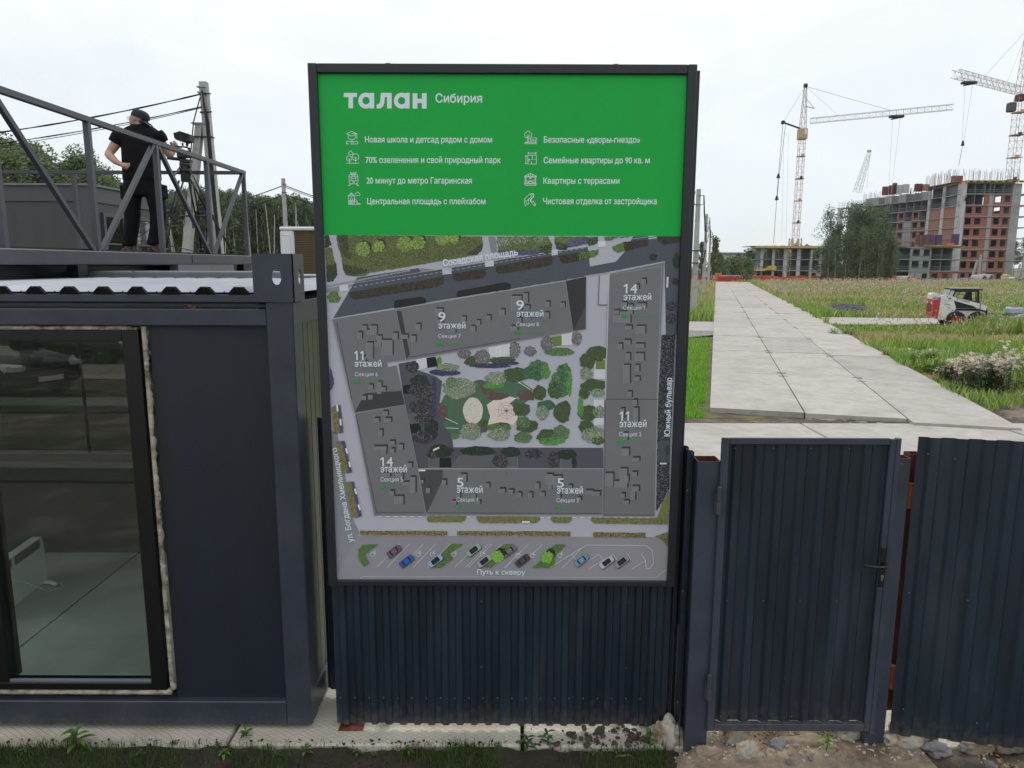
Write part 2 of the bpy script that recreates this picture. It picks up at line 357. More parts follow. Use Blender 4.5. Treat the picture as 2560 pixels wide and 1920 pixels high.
# ------------------------------------------------------------------ concrete slabs
def waffle(name, c, c2, k=11.):           # slab concrete cast on diamond mesh
    m = mat(name, c, .92, 0, .16, 2.2, c2=c2, c2s=1.5, c2t=(.5,.76)); t = m.node_tree; b = t.nodes['Principled BSDF']; N = t.nodes.new
    tc = N('ShaderNodeTexCoord'); prev = None
    for ang in (33, -33):
        mp = N('ShaderNodeMapping'); mp.inputs['Rotation'].default_value = (0, 0, R(ang)); mp.inputs['Scale'].default_value = (k, k, 0)
        wv = N('ShaderNodeTexWave'); wv.inputs['Scale'].default_value = 1.; wv.inputs['Distortion'].default_value = .35; wv.wave_profile = 'SIN'; wv.bands_direction = 'Y'
        wv.inputs['Detail Scale'].default_value = 2
        t.links.new(tc.outputs['Object'], mp.inputs[0]); t.links.new(mp.outputs[0], wv.inputs[0])
        rm = N('ShaderNodeMapRange'); rm.inputs['From Min'].default_value = .0; rm.inputs['From Max'].default_value = .22; t.links.new(wv.outputs['Fac'], rm.inputs[0])
        if prev is None: prev = rm.outputs[0]
        else:
            mn = N('ShaderNodeMath'); mn.operation = 'MINIMUM'; t.links.new(prev, mn.inputs[0]); t.links.new(rm.outputs[0], mn.inputs[1]); prev = mn.outputs[0]
    bp = N('ShaderNodeBump'); bp.inputs['Distance'].default_value = .003; bp.inputs['Strength'].default_value = .8
    t.links.new(prev, bp.inputs['Height']); t.links.new(bp.outputs[0], b.inputs['Normal'])
    # colour slightly darker in the grooves
    src = b.inputs['Base Color'].links[0].from_socket; q = N('ShaderNodeMixRGB'); q.blend_type = 'MULTIPLY'; q.inputs[0].default_value = 1
    rm = N('ShaderNodeMapRange'); rm.inputs['To Min'].default_value = .88; t.links.new(prev, rm.inputs[0])
    t.links.new(src, q.inputs[1]); t.links.new(rm.outputs[0], q.inputs[2]); t.links.new(q.outputs[0], b.inputs['Base Color'])
    return m
M_waf = waffle('diamond_cast_concrete', (.58,.55,.47), (.40,.33,.24))
yd = thing('concrete_yard', None, None, (0, 8, 0), kind='structure')
rows = [(3.86, 6.84, M_waf), (6.88, 9.76, M_conc), (9.80, 12.72, M_conc)]
for r, (y0, y1, m) in enumerate(rows):
    wdt = 1.75 if r == 0 else 3.4
    x = {0: -8.68, 1: -14.2, 2: -15.2}[r]
    while x < {0: 6, 1: 22, 2: 26}[r]:
        j = random.uniform(-.012, .012)
        mb = MB(); mb.bbox((x+.012, y0, -.12), (x+wdt-.012, y1, .045+j), .012); obj('slab', mb, m, yd); x += wdt
# main road: three columns of slabs running away
rd_dir = Vector((.2787, 1, 0)).normalized(); rd_n = Vector((rd_dir.y, -rd_dir.x, 0))
rd = thing('concrete_road', None, None, (4.0, 14, 0), kind='structure')
P0 = Vector((3.88, 13.92, 0))
def road_edge(s): return 5.25 if s < 95 else 5.25-(s-95)*.07
for c in range(3):
    s = [0., -.08, -.4][c]; k = 0
    while s < 108:
        ln = 5.07; a = c*1.75+.012; b = (c+1)*1.75-.012; j = .085+random.uniform(-.007, .007)
        if c == 2: b = 5.25+.10*math.sin(s*1.3)
        e = .012
        pts = [P0+rd_dir*(s+e)+rd_n*a, P0+rd_dir*(s+e)+rd_n*b, P0+rd_dir*(s+ln-e)+rd_n*b, P0+rd_dir*(s+ln-e)+rd_n*a]
        if s <= 0: pts[0] -= rd_dir*.0; 
        mb = MB(); mb.prism([(p.x, p.y, j-.22) for p in pts], (0, 0, .22))
        obj('slab', mb, M_conc, rd); s += ln
        # cast-in lifting eyes leave dark notches in the joint
        if c and k < 9:
            for d in (-.28, .28):
                q = P0+rd_dir*(s+d)+rd_n*(c*1.75); mb = MB(); mb.bar((q-rd_n*.11)+Vector((0,0,.086)), (q+rd_n*.11)+Vector((0,0,.086)), .045, .010)
                obj('joint_hook', mb, M_dirt, rd)
        k += 1
mb = MB(); mb.prism([(P0+rd_dir*a+rd_n*b).to_tuple()[:2]+(-.02,) for a, b in ((.1,.02),(.1,5.2),(107,4.4),(107,.02))], (0,0,.080)); obj('road_bed', mb, M_dirt, rd)
# dirt gap in front of the road and the earth at both sides
mb = MB(); mb.smooth = True; gx = [3.0+.1*i for i in range(75)]; gy = [12.7+.05*i for i in range(32)]
mb.add([(x, y, .02+.035*fbm(x, y, 1.6)+.02*fbm(x, y, 6)-.05*(y-12.7)) for y in gy for x in gx], [(j*75+i, j*75+i+1, (j+1)*75+i+1, (j+1)*75+i) for j in range(31) for i in range(74)])
obj('dirt_gap', mb, mat('dark_dirt', (.075,.056,.042), .95, 0, .5, 3, bump=.02, bs=9, c2=(.13,.10,.075), c2s=2.2), kind='structure')
mb = MB()      # edge kerb of the road front
q0 = P0+rd_n*1.9-rd_dir*.12; q1 = P0+rd_n*5.5-rd_dir*1.35
mb.prism([(q0.x,q0.y,-.1),(q1.x,q1.y,-.1),((q1+rd_dir*.9).x,(q1+rd_dir*.9).y,-.1),((q0+rd_dir*.1).x,(q0+rd_dir*.1).y,-.1)], (0,0,.10)); obj('road_edge', mb, M_conc2, kind='structure')
def patch(name, pix, z, m, h=.03, **k):
    mb = MB(); mb.prism([PZ(x, y, z) for x, y in pix], (0, 0, h)); return obj(name, mb, m, **k)
patch('side_path', [(1716,828),(1792,829),(1793,806),(1716,805)], .02, M_conc, kind='structure')
patch('side_path', [(2040,794),(2200,796),(2345,797),(2352,812),(2200,813),(2075,812)], .02, M_conc, kind='structure')
ev = [PZ(x, y) for x, y in [(2440,1003),(2500,978),(2600,965),(2760,1060),(2600,1090)]]
def zev(x, y): return .05+.04*fbm(x, y, 1.5)+.03*fbm(x, y, 5)-(0 if inpoly(x, y, ev) else .12)
grid('earth_verge', [7.6+.1*i for i in range(60)], [12.8+.1*i for i in range(45)], zev, M_dirt, kind='structure')
patch('gravel_verge', [(1712,845),(1793,838),(1793,829),(1714,829)], .01, M_gravel, kind='structure')
# ------------------------------------------------------------------ the dark site container in front
CX = -1.21; CF = 4.0; CB = 6.42
cab = thing('site_container', 'dark anthracite site container with a big foam sealed window left of the board', 'container', (-3.6, CF, 0))
zt = H+PY(600, 752, CF).z-H      # underside reference
z_t1 = PY(500, 752, CF).z; z_t0 = PY(500, 815, CF).z; z_b1 = PY(500, 1754, CF).z; z_b0 = PY(500, 1812, CF).z
XW = -6.6
mb = MB(); mb.bbox((XW, CF, z_t0), (CX-.15, CF+.16, z_t1-.045), .006); obj('top_beam', mb, M_steel, cab)
mb = MB(); mb.bbox((XW, CF+.012, z_t1-.043), (CX-.15, CF+.15, z_t1-.012), .008)
mb.tube([(x, CF+.022+.003*noise.noise(Vector((x*9,0,0))), z_t1-.043+.006*noise.noise(Vector((x*14,2,0)))) for x in [XW+.04*i for i in range(131)]], .010, 6)
obj('weld_seam', mb, M_bituminous, cab)
mb = MB(); mb.bbox((XW, CF+.008, z_t1-.01), (CX-.15, CF+.17, z_t1+.036), .005); obj('eaves_rail', mb, M_steel, cab)
mb = MB(); mb.bbox((XW, CF, z_b0), (CX-.15, CF+.16, z_b1), .006); obj('bottom_beam', mb, M_steel, cab)
mb = MB(); mb.bbox((CX-.152, CF-.004, z_b0), (CX, CF+.15, z_t1-.004), .007); obj('corner_post', mb, M_steel, cab)
mb = MB(); mb.bbox((CX-.15, CB-.15, z_b0), (CX, CB, z_t1), .007); obj('corner_post', mb, M_steel, cab)
# corner box on top with its oval lifting holes
def plate_hole(mb, o, u, v, w, h, cx, cy, rx, ry, th):
    o, u, v = Vector(o), Vector(u), Vector(v); n = u.cross(v); K = 24; vs = []; 
    for dz in (0, -th):
        for k in range(K):
            t = 2*math.pi*k/K; vs.append(o+u*(cx+rx*math.cos(t))+v*(cy+ry*math.sin(t))+n*dz)
        for k in range(K):
            t = 2*math.pi*k/K; c, s = math.cos(t), math.sin(t); m = max(abs(c)/1., abs(s)/1.)
            X = w/2+c/m*w/2; Y = h/2+s/m*h/2; vs.append(o+u*X+v*Y+n*dz)
    fs = []
    for k in range(K):
        j = (k+1)%K; fs += [(k, j, K+j, K+k), (2*K+j, 2*K+k, 3*K+k, 3*K+j), (j, k, 2*K+k, 2*K+j), (K+k, K+j, 3*K+j, 3*K+k)]
    mb.add(vs, fs)
bx0 = PY(635, 752, CF-.012).x; zb0 = PY(640, 755, CF-.012).z; zb1 = PY(640, 634, CF-.012).z
mb = MB(); wbx = CX+.014-bx0; hb = zb1-zb0
plate_hole(mb, (bx0, CF-.014, zb0), (1,0,0), (0,0,1), wbx, hb, wbx*.585, hb*.52, .026, .043, .006)
plate_hole(mb, (CX+.014, CF-.014, zb0), (0,1,0), (0,0,1), .20, hb, .12, hb*.52, .030, .043, .006)
mb.box((bx0, CF-.008, zb0), (bx0+.006, CF+.18, zb1)); mb.box((bx0, CF+.180, zb0), (CX+.008, CF+.186, zb0+.05))
obj('corner_box', mb, M_steel, cab)
# side wall
mb = MB(); mb.bbox((CX-.16, CF+.15, z_t0), (CX-.004, CB-.15, z_t1-.004), .006); obj('top_beam', mb, M_steel, cab)
mb = MB(); mb.bbox((CX-.16, CF+.15, z_b0), (CX-.004, CB-.15, z_b1), .006); obj('bottom_beam', mb, M_steel, cab)
M_side = mat('olive_reflection_panel', (.055,.062,.040), .4, 0, .1, 2)  # the olive green reflection is put into the panel colour
y = CF+.152; 
while y < CB-.16:
    mb = MB(); mb.bbox((CX-.06, y+.002, z_b1), (CX-.025, y+.098, z_t0), .004); obj('side_panel', mb, M_side, cab); y += .1
# front wall panel right of the window
wx1 = PY(372, 1200, CF).x      # window opening right edge
mb = MB(); mb.box((wx1+.045, CF+.045, z_b1-.01), (CX-.15, CF+.12, z_t0+.01)); obj('wall_panel', mb, M_panel, cab)
mb = MB(); mb.box((XW, CB-.06, z_b0), (CX-.15, CB, z_t0)); obj('rear_wall', mb, mat('inner_grey_wall', (.07,.07,.065), .8, 0, .15, 2), cab)
mb = MB(); mb.box((XW, CF+.1, z_b0), (XW+.06, CB-.06, z_t0)); obj('rear_wall', mb, MT['inner_grey_wall'], cab)
mb = MB(); mb.box((wx1+.1, CF+.13, z_b1), (wx1+.14, CB-.07, z_t0)); obj('partition', mb, M_white, cab)
M_lino = mat('grey_green_linoleum', (.52,.55,.52), .5, 0, .2, 1.6)
zfl = z_b1-.03
for (a, b) in ((XW+.06, -2.72), (-2.712, wx1+.1)):
    pass
# two widths of floor covering meet in a slanting joint
j0 = PZ(30, 1633, zfl); j1 = PZ(378, 1357, zfl)
k = (j1.x-j0.x)/(j1.y-j0.y); xa = j0.x+k*(CF+.14-j0.y); xb = j0.x+k*(CB-.07-j0.y)
mb = MB(); mb.prism([(XW+.06,CF+.14,zfl-.04),(xa-.008,CF+.14,zfl-.04),(xb-.008,CB-.07,zfl-.04),(XW+.06,CB-.07,zfl-.04)], (0,0,.04)); obj('floor_covering', mb, M_lino, cab)
mb = MB(); mb.prism([(xa+.008,CF+.14,zfl-.041),(wx1+.1,CF+.14,zfl-.041),(wx1+.1,CB-.07,zfl-.041),(xb+.008,CB-.07,zfl-.041)], (0,0,.04)); obj('floor_covering', mb, M_lino, cab)
mb = MB(); mb.box((XW+.06,CF+.12,zfl-.1),(wx1+.1,CB-.06,zfl-.045)); obj('floor_base', mb, M_black, cab)
mb = MB(); mb.box((XW+.06, CF+.17, z_t0-.02), (CX-.17, CB-.07, z_t0+.03)); obj('ceiling', mb, M_white, cab)
# glazed partition at the back of the room
pt = thing('glass_partition', None, None, (0,0,0)); pt.parent = cab; WL[pt] = Vector((0,0,0)); pt.location = -WL[cab]
zbar = PY(200, 1144, CB-.12).z
mb = MB(); mb.box((XW+.1, CB-.14, zbar-.03), (wx1+.09, CB-.10, zbar+.04)); obj('rail', mb, M_black, pt)
xv = PY(212, 1000, CB-.12).x
mb = MB(); mb.box((xv-.008, CB-.14, zbar+.041), (xv+.008, CB-.11, z_t0-.02)); obj('mullion', mb, M_black, pt)
mb = MB(); mb.box((XW+.1, CB-.128, zbar+.041), (wx1+.09, CB-.122, z_t0-.02)); obj('pane', mb, M_glassd, pt)
# window
win = thing('window', None, None, (0,0,0)); win.parent = cab; WL[win] = Vector((0,0,0)); win.location = -WL[cab]
zf0 = PY(200, 1728, CF).z; zf1 = PY(200, 826, CF).z
fw = .062
xr = wx1+.0
mb = MB(); mb.bbox((xr-fw-.03, CF+.012, zf0), (xr, CF+.10, zf1), .003); obj('frame_side', mb, M_black, win)
mb = MB(); mb.bbox((XW, CF+.012, zf1-fw), (xr-fw-.031, CF+.10, zf1), .003); obj('frame_top', mb, M_black, win)
mb = MB(); mb.bbox((XW, CF+.012, zf0), (xr-fw-.031, CF+.10, zf0+.045), .003); obj('frame_bottom', mb, M_black, win)
mb = MB(); mb.bbox((XW, CF+.014, zf0+.046), (xr-fw-.031, CF+.035, zf0+.066), .003); obj('sill', mb, M_flash, win)
xl = PY(20, 1650, CF+.02).x
mb = MB(); mb.bbox((xl-.1, CF+.010, zf0+.046), (xl, CF+.13, zf1-fw), .003); obj('frame_side', mb, M_black, win)
mb = MB(); mb.box((xl, CF+.05, zf0+.045), (xr-fw-.03, CF+.056, zf1-fw)); obj('pane', mb, M_glass, win)
mb = MB(); mb.box((XW, CF+.05, zf0+.045), (xl-.1, CF+.056, zf1-fw)); obj('pane', mb, M_glass, win)
# mounting foam squeezed out round the window
def foam(pts, r0, seed, n):
    mb = MB(); mb.smooth = True; P = []; rr = []
    for i in range(n+1):
        t = i/n; p = Vector(pts[0]).lerp(Vector(pts[1]), t)
        q = noise.fractal(Vector((t*n*.33, seed, 0)), 1., 2., 4); p += Vector((q*.006, -.004+abs(q)*.004, q*.006)); P.append(p); rr.append(r0*(1+.35*q))
    mb.tube(P, rr, 9); return mb
xf = xr+.02
obj('mounting_foam', foam(((xf+.006, CF+.034, zf0-.005), (xf+.006, CF+.034, zf1+.02)), .014, 1.3, 160), M_foam, win)
obj('mounting_foam', foam(((XW, CF+.034, zf0-.022), (xf, CF+.034, zf0-.02)), .018, 5.3, 190), M_foam, win)
obj('mounting_foam', foam(((XW, CF+.036, zf1+.014), (xf-.03, CF+.036, zf1+.012)), .016, 8.3, 150), M_foam, win)
# roof: pale profiled sheets with open ends, flashing ridge, second roof behind
zr0 = z_t1+.036
mb = MB()
def roofsheet(mb, x0, x1, y0, y1, z, pitch, dep):
    xs_ = []; x = x0
    while x < x1: 
        for dx, h in ((0,1),(.3*pitch,1),(.45*pitch,0),(.68*pitch,0),(.71*pitch,.22),(.74*pitch,0),(.85*pitch,0)): xs_.append((x+dx,h))
        x += pitch
    n = len(xs_); vs = [(x,y,z+h*dep) for y in (y0,(y0+y1)/2,y1) for x,h in xs_]
    fs = [(j*n+i,j*n+i+1,(j+1)*n+i+1,(j+1)*n+i) for j in range(2) for i in range(n-1)]
    vs += [(x,y0,z+h*dep-.003) for x,h in xs_]; b = 3*n; fs += [(i+1,i,b+i,b+i+1) for i in range(n-1)]
    mb.add(vs, fs)
x0 = PY(0, 722, CF).x-.96
PIT = .187
for i in range(1):
    mb = MB(); roofsheet(mb, x0-1.5, CX-.06, CF+.015, CB, zr0+.012, PIT, .030); obj('roof_sheet', mb, M_zinc, cab)
# dark crumpled filler in the rib ends
x = x0-1.5
while x < bx0-.05:
    mb = MB(); mb.smooth = True
    for s in (0, 1):
        cxx = x+.0+s*.052*1.0
        vs = []; 
    P = [(x-.032,0),(x-.004,.030),(x+.018,.034),(x+.027,.022),(x+.036,.034),(x+.058,.030),(x+.088,0)]
    for k in range(2):
        yy = CF+.004+k*.03
        for (px, pz) in P: q = noise.noise(Vector((px*40, k, pz*60))); vs.append((px+.003*q, yy+.004*q, zr0+.002+pz+.003*q*(pz > 0)))
    n = len(P); mb.add(vs, [tuple(range(n))]+[(i, i+1, n+i+1, n+i) for i in range(n-1)])
    x += PIT; obj('rib_filler', mb, M_bituminous, cab)
yfl = CB+.02
zfl1 = PY(300, 678, yfl).z
mb = MB(); mb.bbox((XW-.4, yfl, zr0-.02), (-2.02, yfl+.5, zfl1), .01); obj('ridge_flashing', mb, M_flash, cab)
mb = MB(); mb.box((-3.35, yfl-.004, zr0-.01), (-3.335, yfl+.45, zfl1+.004)); obj('flashing_seam', mb, M_flash, cab)
mb = MB(); roofsheet(mb, -2.06, CX-.06, CB+.01, 9.0, zr0-.005, PIT, .03); obj('roof_sheet', mb, M_zinc, cab)
mb = MB(); mb.box((XW, CB+.05, z_b0), (CX-.02, 9.0, zr0-.03)); obj('rear_module', mb, M_side, cab)
mb = MB(); mb.bbox((XW, CB+.52, zr0), (-2.3, 9.6, zr0+.03), .01); obj('rear_roof', mb, M_flash, cab)
# convector heater inside
ht = thing('convector_heater', 'white panel convector heater with slotted top on the floor behind the container window', 'heater', (0,0,0))
hb_ = PZ(26, 1540, zfl); he = PZ(120, 1462, zfl); hd = (he-hb_); hd.normalize(); hn = Vector((-hd.y, hd.x, 0))
ht.location = he+Vector((0,0,0)); WL[ht] = Vector(ht.location); h0 = he-hd*.86
def hq(a, b, z): return h0+hd*a+hn*b+Vector((0,0,z))
M_heat = mat('heater_enamel', (.85,.88,.86), .35)
mb = MB(); mb.prism([hq(0,0,.05), hq(.86,0,.05), hq(.86,0,.36), hq(.84,0,.43), hq(0,0,.43)], hn*.07); obj('casing', mb, M_heat, ht)
for i in range(6):
    mb = MB(); mb.prism([hq(.04,-.003,.355+i*.012), hq(.40,-.003,.355+i*.012), hq(.40,-.003,.361+i*.012), hq(.04,-.003,.361+i*.012)], -hn*.002); obj('slot', mb, M_black, ht)
    mb = MB(); mb.prism([hq(.44,-.003,.355+i*.012), hq(.80,-.003,.355+i*.012), hq(.80,-.003,.361+i*.012), hq(.44,-.003,.361+i*.012)], -hn*.002); obj('slot', mb, M_black, ht)
mb = MB(); mb.smooth = True; mb.tube([hq(.82,-.09,.02), hq(.85,-.02,.03), hq(.85,.09,.03), hq(.82,.16,.02)], .018, 8); obj('foot', mb, M_heat, ht)
mb = MB(); mb.smooth = True; mb.tube([hq(.1,-.01,.35), hq(.3,-.06,.3), hq(.48,-.08,.18), hq(.62,-.12,.05), hq(.78,-.16,.012), hq(.86,-.10,.012), hq(.88,-.0,.012)], .005, 6); obj('mains_lead', mb, M_heat, ht)
# coil of wire on the room floor
mb = MB(); mb.smooth = True; c0 = Vector((-5.1, -1.5, 0))
mb.tube([(c0.x+(.16+.02*math.sin(t*2.7))*math.cos(t), c0.y+(.14+.02*math.cos(t*1.9))*math.sin(t), -.0+.03+.001*t) for t in [i*.25 for i in range(100)]], .004, 5)
obj('wire_coil', mb, M_cable, label='loose coil of dark wire on the yard ground, mirrored in the container window', cat='wire')
# ------------------------------------------------------------------ viewing platform with truss railing
RX = -3.70; YF = 10.25
zb1 = H+.10; zb0 = H-.02; ztop = H+1.225
pf = thing('viewing_platform', 'grey steel platform on the container roof with triangulated truss railing', 'platform', (RX-2, 7, H))
s = .055
mb = MB(); mb.bbox((RX-.05, 3.6, zb0), (RX+.05, YF, zb1), .008); obj('edge_beam', mb, M_rail, pf)
mb = MB(); mb.bbox((RX-6.5, YF, zb0), (RX+.05, YF+.1, zb1-.003), .008); obj('edge_beam', mb, M_rail, pf)
mb = MB(); mb.box((RX+.051, 8.35, zb0+.015), (RX+.056, 9.3, zb1-.02)); obj('splice_plate', mb, M_rail, pf)
mb = MB(); mb.bar((RX, 3.4, ztop), (RX, YF+.03, ztop), s, .045); obj('top_rail', mb, M_rail, pf)
mb = MB(); mb.bar((RX-7, YF, ztop-.004), (RX-.03, YF, ztop-.004), s, .045); obj('top_rail', mb, M_rail, pf)
ys_ = [4.0, 5.35, 6.55, 7.77, 9.03, YF]
for y in ys_:
    mb = MB(); mb.bar((RX, y, zb1-.002), (RX, y, ztop-.024), .048, .048, up=(0,1,0)); obj('post', mb, M_rail, pf)
def diag(ya, za, yb, zb_):
    mb = MB(); mb.bar((RX, ya, za), (RX, yb, zb_), .04, .04, up=(1,0,0)); obj('diagonal_brace', mb, M_rail, pf)
e = .06
diag(5.35+.03, ztop-.03, 6.55-e, zb1); diag(6.55+e, zb1, 7.77-.05, ztop-.03); diag(7.77+.05, ztop-.03, 9.03-.05, zb1); diag(9.03+.06, zb1, YF-.05, ztop-.03)
diag(4.0+e, zb1, 5.35-.03, ztop-.03)
for x in (-6.03, -8.4):
    mb = MB(); mb.bar((x, YF, zb1-.006), (x, YF, ztop-.027), .048, .048, up=(0,1,0)); obj('post', mb, M_rail, pf)
M_deck = mat('dark_deck_board', (.03,.028,.028), .8, 0, .3, 5)
y = 3.6
while y < YF-.15:
    mb = MB(); mb.box((RX-6, y, zb1-.01), (RX-.055, y+.235, zb1+.018)); obj('deck_board', mb, M_deck, pf); y += .245
# packers and bearers under the beam
for y, l in ((4.6,.5), (6.15,.14), (8.0,1.6), (9.95,.3)):
    mb = MB(); mb.box((RX-.05, y, zr0+.031), (RX+.045, y+l, zb0)); obj('bearer', mb, M_flash if l > .3 else M_black, pf)
mb = MB(); mb.box((RX-5, 4.2, zr0+.04), (RX-.2, YF, zb0-.01)); obj('underside_frame', mb, M_black, pf)
# ------------------------------------------------------------------ second storey container behind
c2 = thing('upper_container', 'two storey grey container stack with two framed windows behind the man', 'container', (-10, 13, 0))
BX = -7.4; BY0 = 13.; BY1 = 15.45; ZT = PY(217, 464, BY0).z; ZB = 1.75
mb = MB(); mb.box((-13.4, BY0+.03, ZB), (BX-.03, BY1-.03, ZT-.05)); obj('wall', mb, mat('mid_grey_panel', (.052,.056,.062), .5, 0, .12, 1.2, streak=(4,4,.3)), c2)
mb = MB(); mb.box((-13.4, BY0+.03, 0), (BX-.03, BY1-.03, ZB-.02)); obj('lower_module', mb, MT['mid_grey_panel'], c2)
M_fr2 = mat('container_edge_paint', (.066,.070,.080), .42, 0, .1, 2)
for a, b in (((-13.4,BY0-.0,ZT-.27),(BX-.2,BY0+.1,ZT)), ((BX-.1,BY0+.2,ZT-.27),(BX,BY1,ZT-.001)), ((BX-.2,BY0-.002,ZB),(BX+.002,BY0+.2,ZT+.002)), ((BX-.12,BY1-.2,ZB),(BX+.001,BY1+.001,ZT-.27)), ((-13.4,BY0-.0,ZB),(BX-.2,BY0+.1,ZB+.2)), ((BX-.1,BY0+.2,ZB),(BX,BY1-.2,ZB+.2))):
    mb = MB(); mb.bbox(a, b, .008); obj('frame_beam', mb, M_fr2, c2)
mb = MB(); mb.box((-13.5, BY0-.05, ZT), (BX+.05, BY1+.05, ZT+.035)); obj('roof_lip', mb, M_flash, c2)
for ya, yb in ((13.42, 14.02), (14.50, 15.12)):
    wn = thing('window', None, None, (BX, (ya+yb)/2, ZT-1)); wn.parent = c2; WL[wn] = WL[wn].copy(); wn.location = Vector((BX, (ya+yb)/2, ZT-1))-WL[c2]
    za, zb = ZT-1.50, ZT-.50
    for a, b in (((BX-.04,ya-.07,zb),(BX+.02,yb+.07,zb+.07)), ((BX-.04,ya-.07,za-.07),(BX+.02,yb+.07,za)), ((BX-.04,ya-.07,za),(BX+.02,ya,zb)), ((BX-.04,yb,za),(BX+.02,yb+.07,zb)), ((BX-.03,ya,(za+zb)/2),(BX+.006,yb,(za+zb)/2+.03))):
        mb = MB(); mb.box(a, b); obj('frame', mb, M_fr2, wn)
    mb = MB(); mb.box((BX-.028, ya, za), (BX-.006, yb, zb)); obj('pane', mb, M_glassd, wn)
# ------------------------------------------------------------------ air conditioner on the roof
ac = thing('air_conditioner', 'white air conditioner unit with brass coloured coil on the roof beside the board', 'air conditioner', (-2.2, 8.2, zr0))
A0 = PY(698, 571, 8.2); ax0 = A0.x; az1 = A0.z; az0 = zr0+.05; ax1 = ax0+.92
mb = MB(); mb.bbox((ax0, 8.2, az0), (ax0+.155, 8.52, az1-.02), .02); obj('end_casing', mb, M_white, ac)
mb = MB(); mb.bbox((ax0+.015, 8.193, az0+.10), (ax0+.12, 8.199, az1-.07), .012); obj('access_cover', mb, M_white, ac)
mb = MB(); mb.bbox((ax0, 8.19, az1-.02), (ax1, 8.53, az1+.02), .012); obj('lid', mb, M_white, ac)
mb = MB(); mb.bbox((ax0, 8.195, az0-.03), (ax1, 8.53, az0), .01); obj('base_tray', mb, M_white, ac)
mb = MB(); mb.box((ax0+.156, 8.23, az0), (ax1-.03, 8.28, az1-.021)); obj('coil', mb, M_coil, ac)
for i in range(24):
    z = az0+.012+i*(az1-az0-.04)/24
    mb = MB(); mb.cyl((ax0+.156, 8.226, z), (ax1-.03, 8.226, z), .0028, n=5); obj('coil_tube', mb, mat('coil_tube', (.16,.12,.05), .4, .4), ac)
mb = MB(); mb.bbox((ax1-.03, 8.2, az0), (ax1, 8.52, az1-.02), .01); obj('end_casing', mb, M_white, ac)
for x in (ax0+.1, ax1-.1):
    mb = MB(); mb.box((x, 8.16, zr0+.03), (x+.05, 8.56, az0-.03)); obj('foot', mb, M_black, ac)
mb = MB(); mb.smooth = True; mb.tube([(ax0+.5, 8.12, az0+.14), (ax0+.75, 8.12, az0+.14), (ax1+.3, 8.12, az0+.135)], .022, 8)
obj('insulated_pipe', mb, mat('pipe_wrap', (.55,.62,.72), .6, 0, .3, 25), label='pale blue wrapped pipe crossing in front of the air conditioner coil', cat='pipe')
# ------------------------------------------------------------------ utility poles and cables on the left
def pole(x, y, h, label, r0=.14, r1=.10, lean=0., group=None, base=0, **k):
    t = thing('utility_pole', label, 'utility pole', (x, y, base), group=group)
    mb = MB(); n = 10
    for i in range(n):
        a, b = i/n, (i+1)/n; ra, rb = r0+(r1-r0)*a, r0+(r1-r0)*b
        A = Vector((x+lean*a, y, base+h*a)); B = Vector((x+lean*b, y, base+h*b))
        vs = [A+Vector((sx*ra, sy*ra*.9, 0)) for sx, sy in ((-1,-1),(1,-1),(1,1),(-1,1))]+[B+Vector((sx*rb, sy*rb*.9, 0)) for sx, sy in ((-1,-1),(1,-1),(1,1),(-1,1))]
        mb.add(vs, [(0,1,5,4),(1,2,6,5),(2,3,7,6),(3,0,4,7)]+([(4,5,6,7)] if i == n-1 else []))
    obj('shaft', mb, M_pole, t)
    for d in (.35, .85):
        mb = MB(); mb.cbox((x+lean, y, base+h-d), (r1*2.3, r1*2.2, .04)); obj('band', mb, M_rust if d > .5 else M_zinc, t)
        mb = MB(); mb.bar((x+lean, y-r1, base+h-d), (x+lean+.25, y-r1-.05, base+h-d), .03); obj('hook', mb, M_cable, t)
    return t
p1 = pole(-8.72, 22, 8.0, 'square concrete utility pole with a leaning strut and white straps beside the tripod', .135, .105, lean=-.22)
mb = MB(); S0 = Vector((-10.3, 22, 0)); S1 = Vector((-9.12, 22.0, H+4.0))
a = .13; b = .10
mb.add([S0+Vector((-a,-a,0)),S0+Vector((a,-a,0)),S0+Vector((a,a,0)),S0+Vector((-a,a,0)),S1+Vector((-b,-b,0)),S1+Vector((b,-b,0)),S1+Vector((b,b,0)),S1+Vector((-b,b,0))],[(0,1,5,4),(1,2,6,5),(2,3,7,6),(3,0,4,7),(4,5,6,7)])
obj('strut', mb, M_pole, p1)
for z, wd in ((H+4.0,.5), (H+3.62,.62), (H+2.0,.3), (H+5.0,.26), (H+4.85,.26)):
    mb = MB(); fx = -8.75-.22*z/8; mb.cbox((fx-(.14 if wd > .4 else 0), 21.98, z), (wd, .25, .03)); obj('strap', mb, M_zinc if wd < .55 else M_cable, p1)
for k, dx in enumerate((.06, .10, .13)):
    mb = MB(); mb.smooth = True; mb.tube([(-8.95+dx*.2, 21.84, H+4.9-.1*k), (-8.93+dx, 21.84, H+4.0), (-8.88+dx, 21.84, H+2.), (-8.8+dx, 21.85, H-.2), (-8.75+dx, 21.86, .2)], .022, 5); obj('down_cable', mb, M_cable, p1)
mb = MB(); mb.smooth = True; mb.tube([(-8.98, 21.8, H+4.7), (-9.2, 21.75, H+4.0), (-9.36, 21.75, H+3.0), (-9.40, 21.75, H+2.1), (-9.42, 21.75, H+1.)], .018, 5); obj('down_cable', mb, M_cable, p1)
pole(-14.15, 46, 8.0, 'square concrete utility pole in front of the forest above the air conditioner', .13, .10)
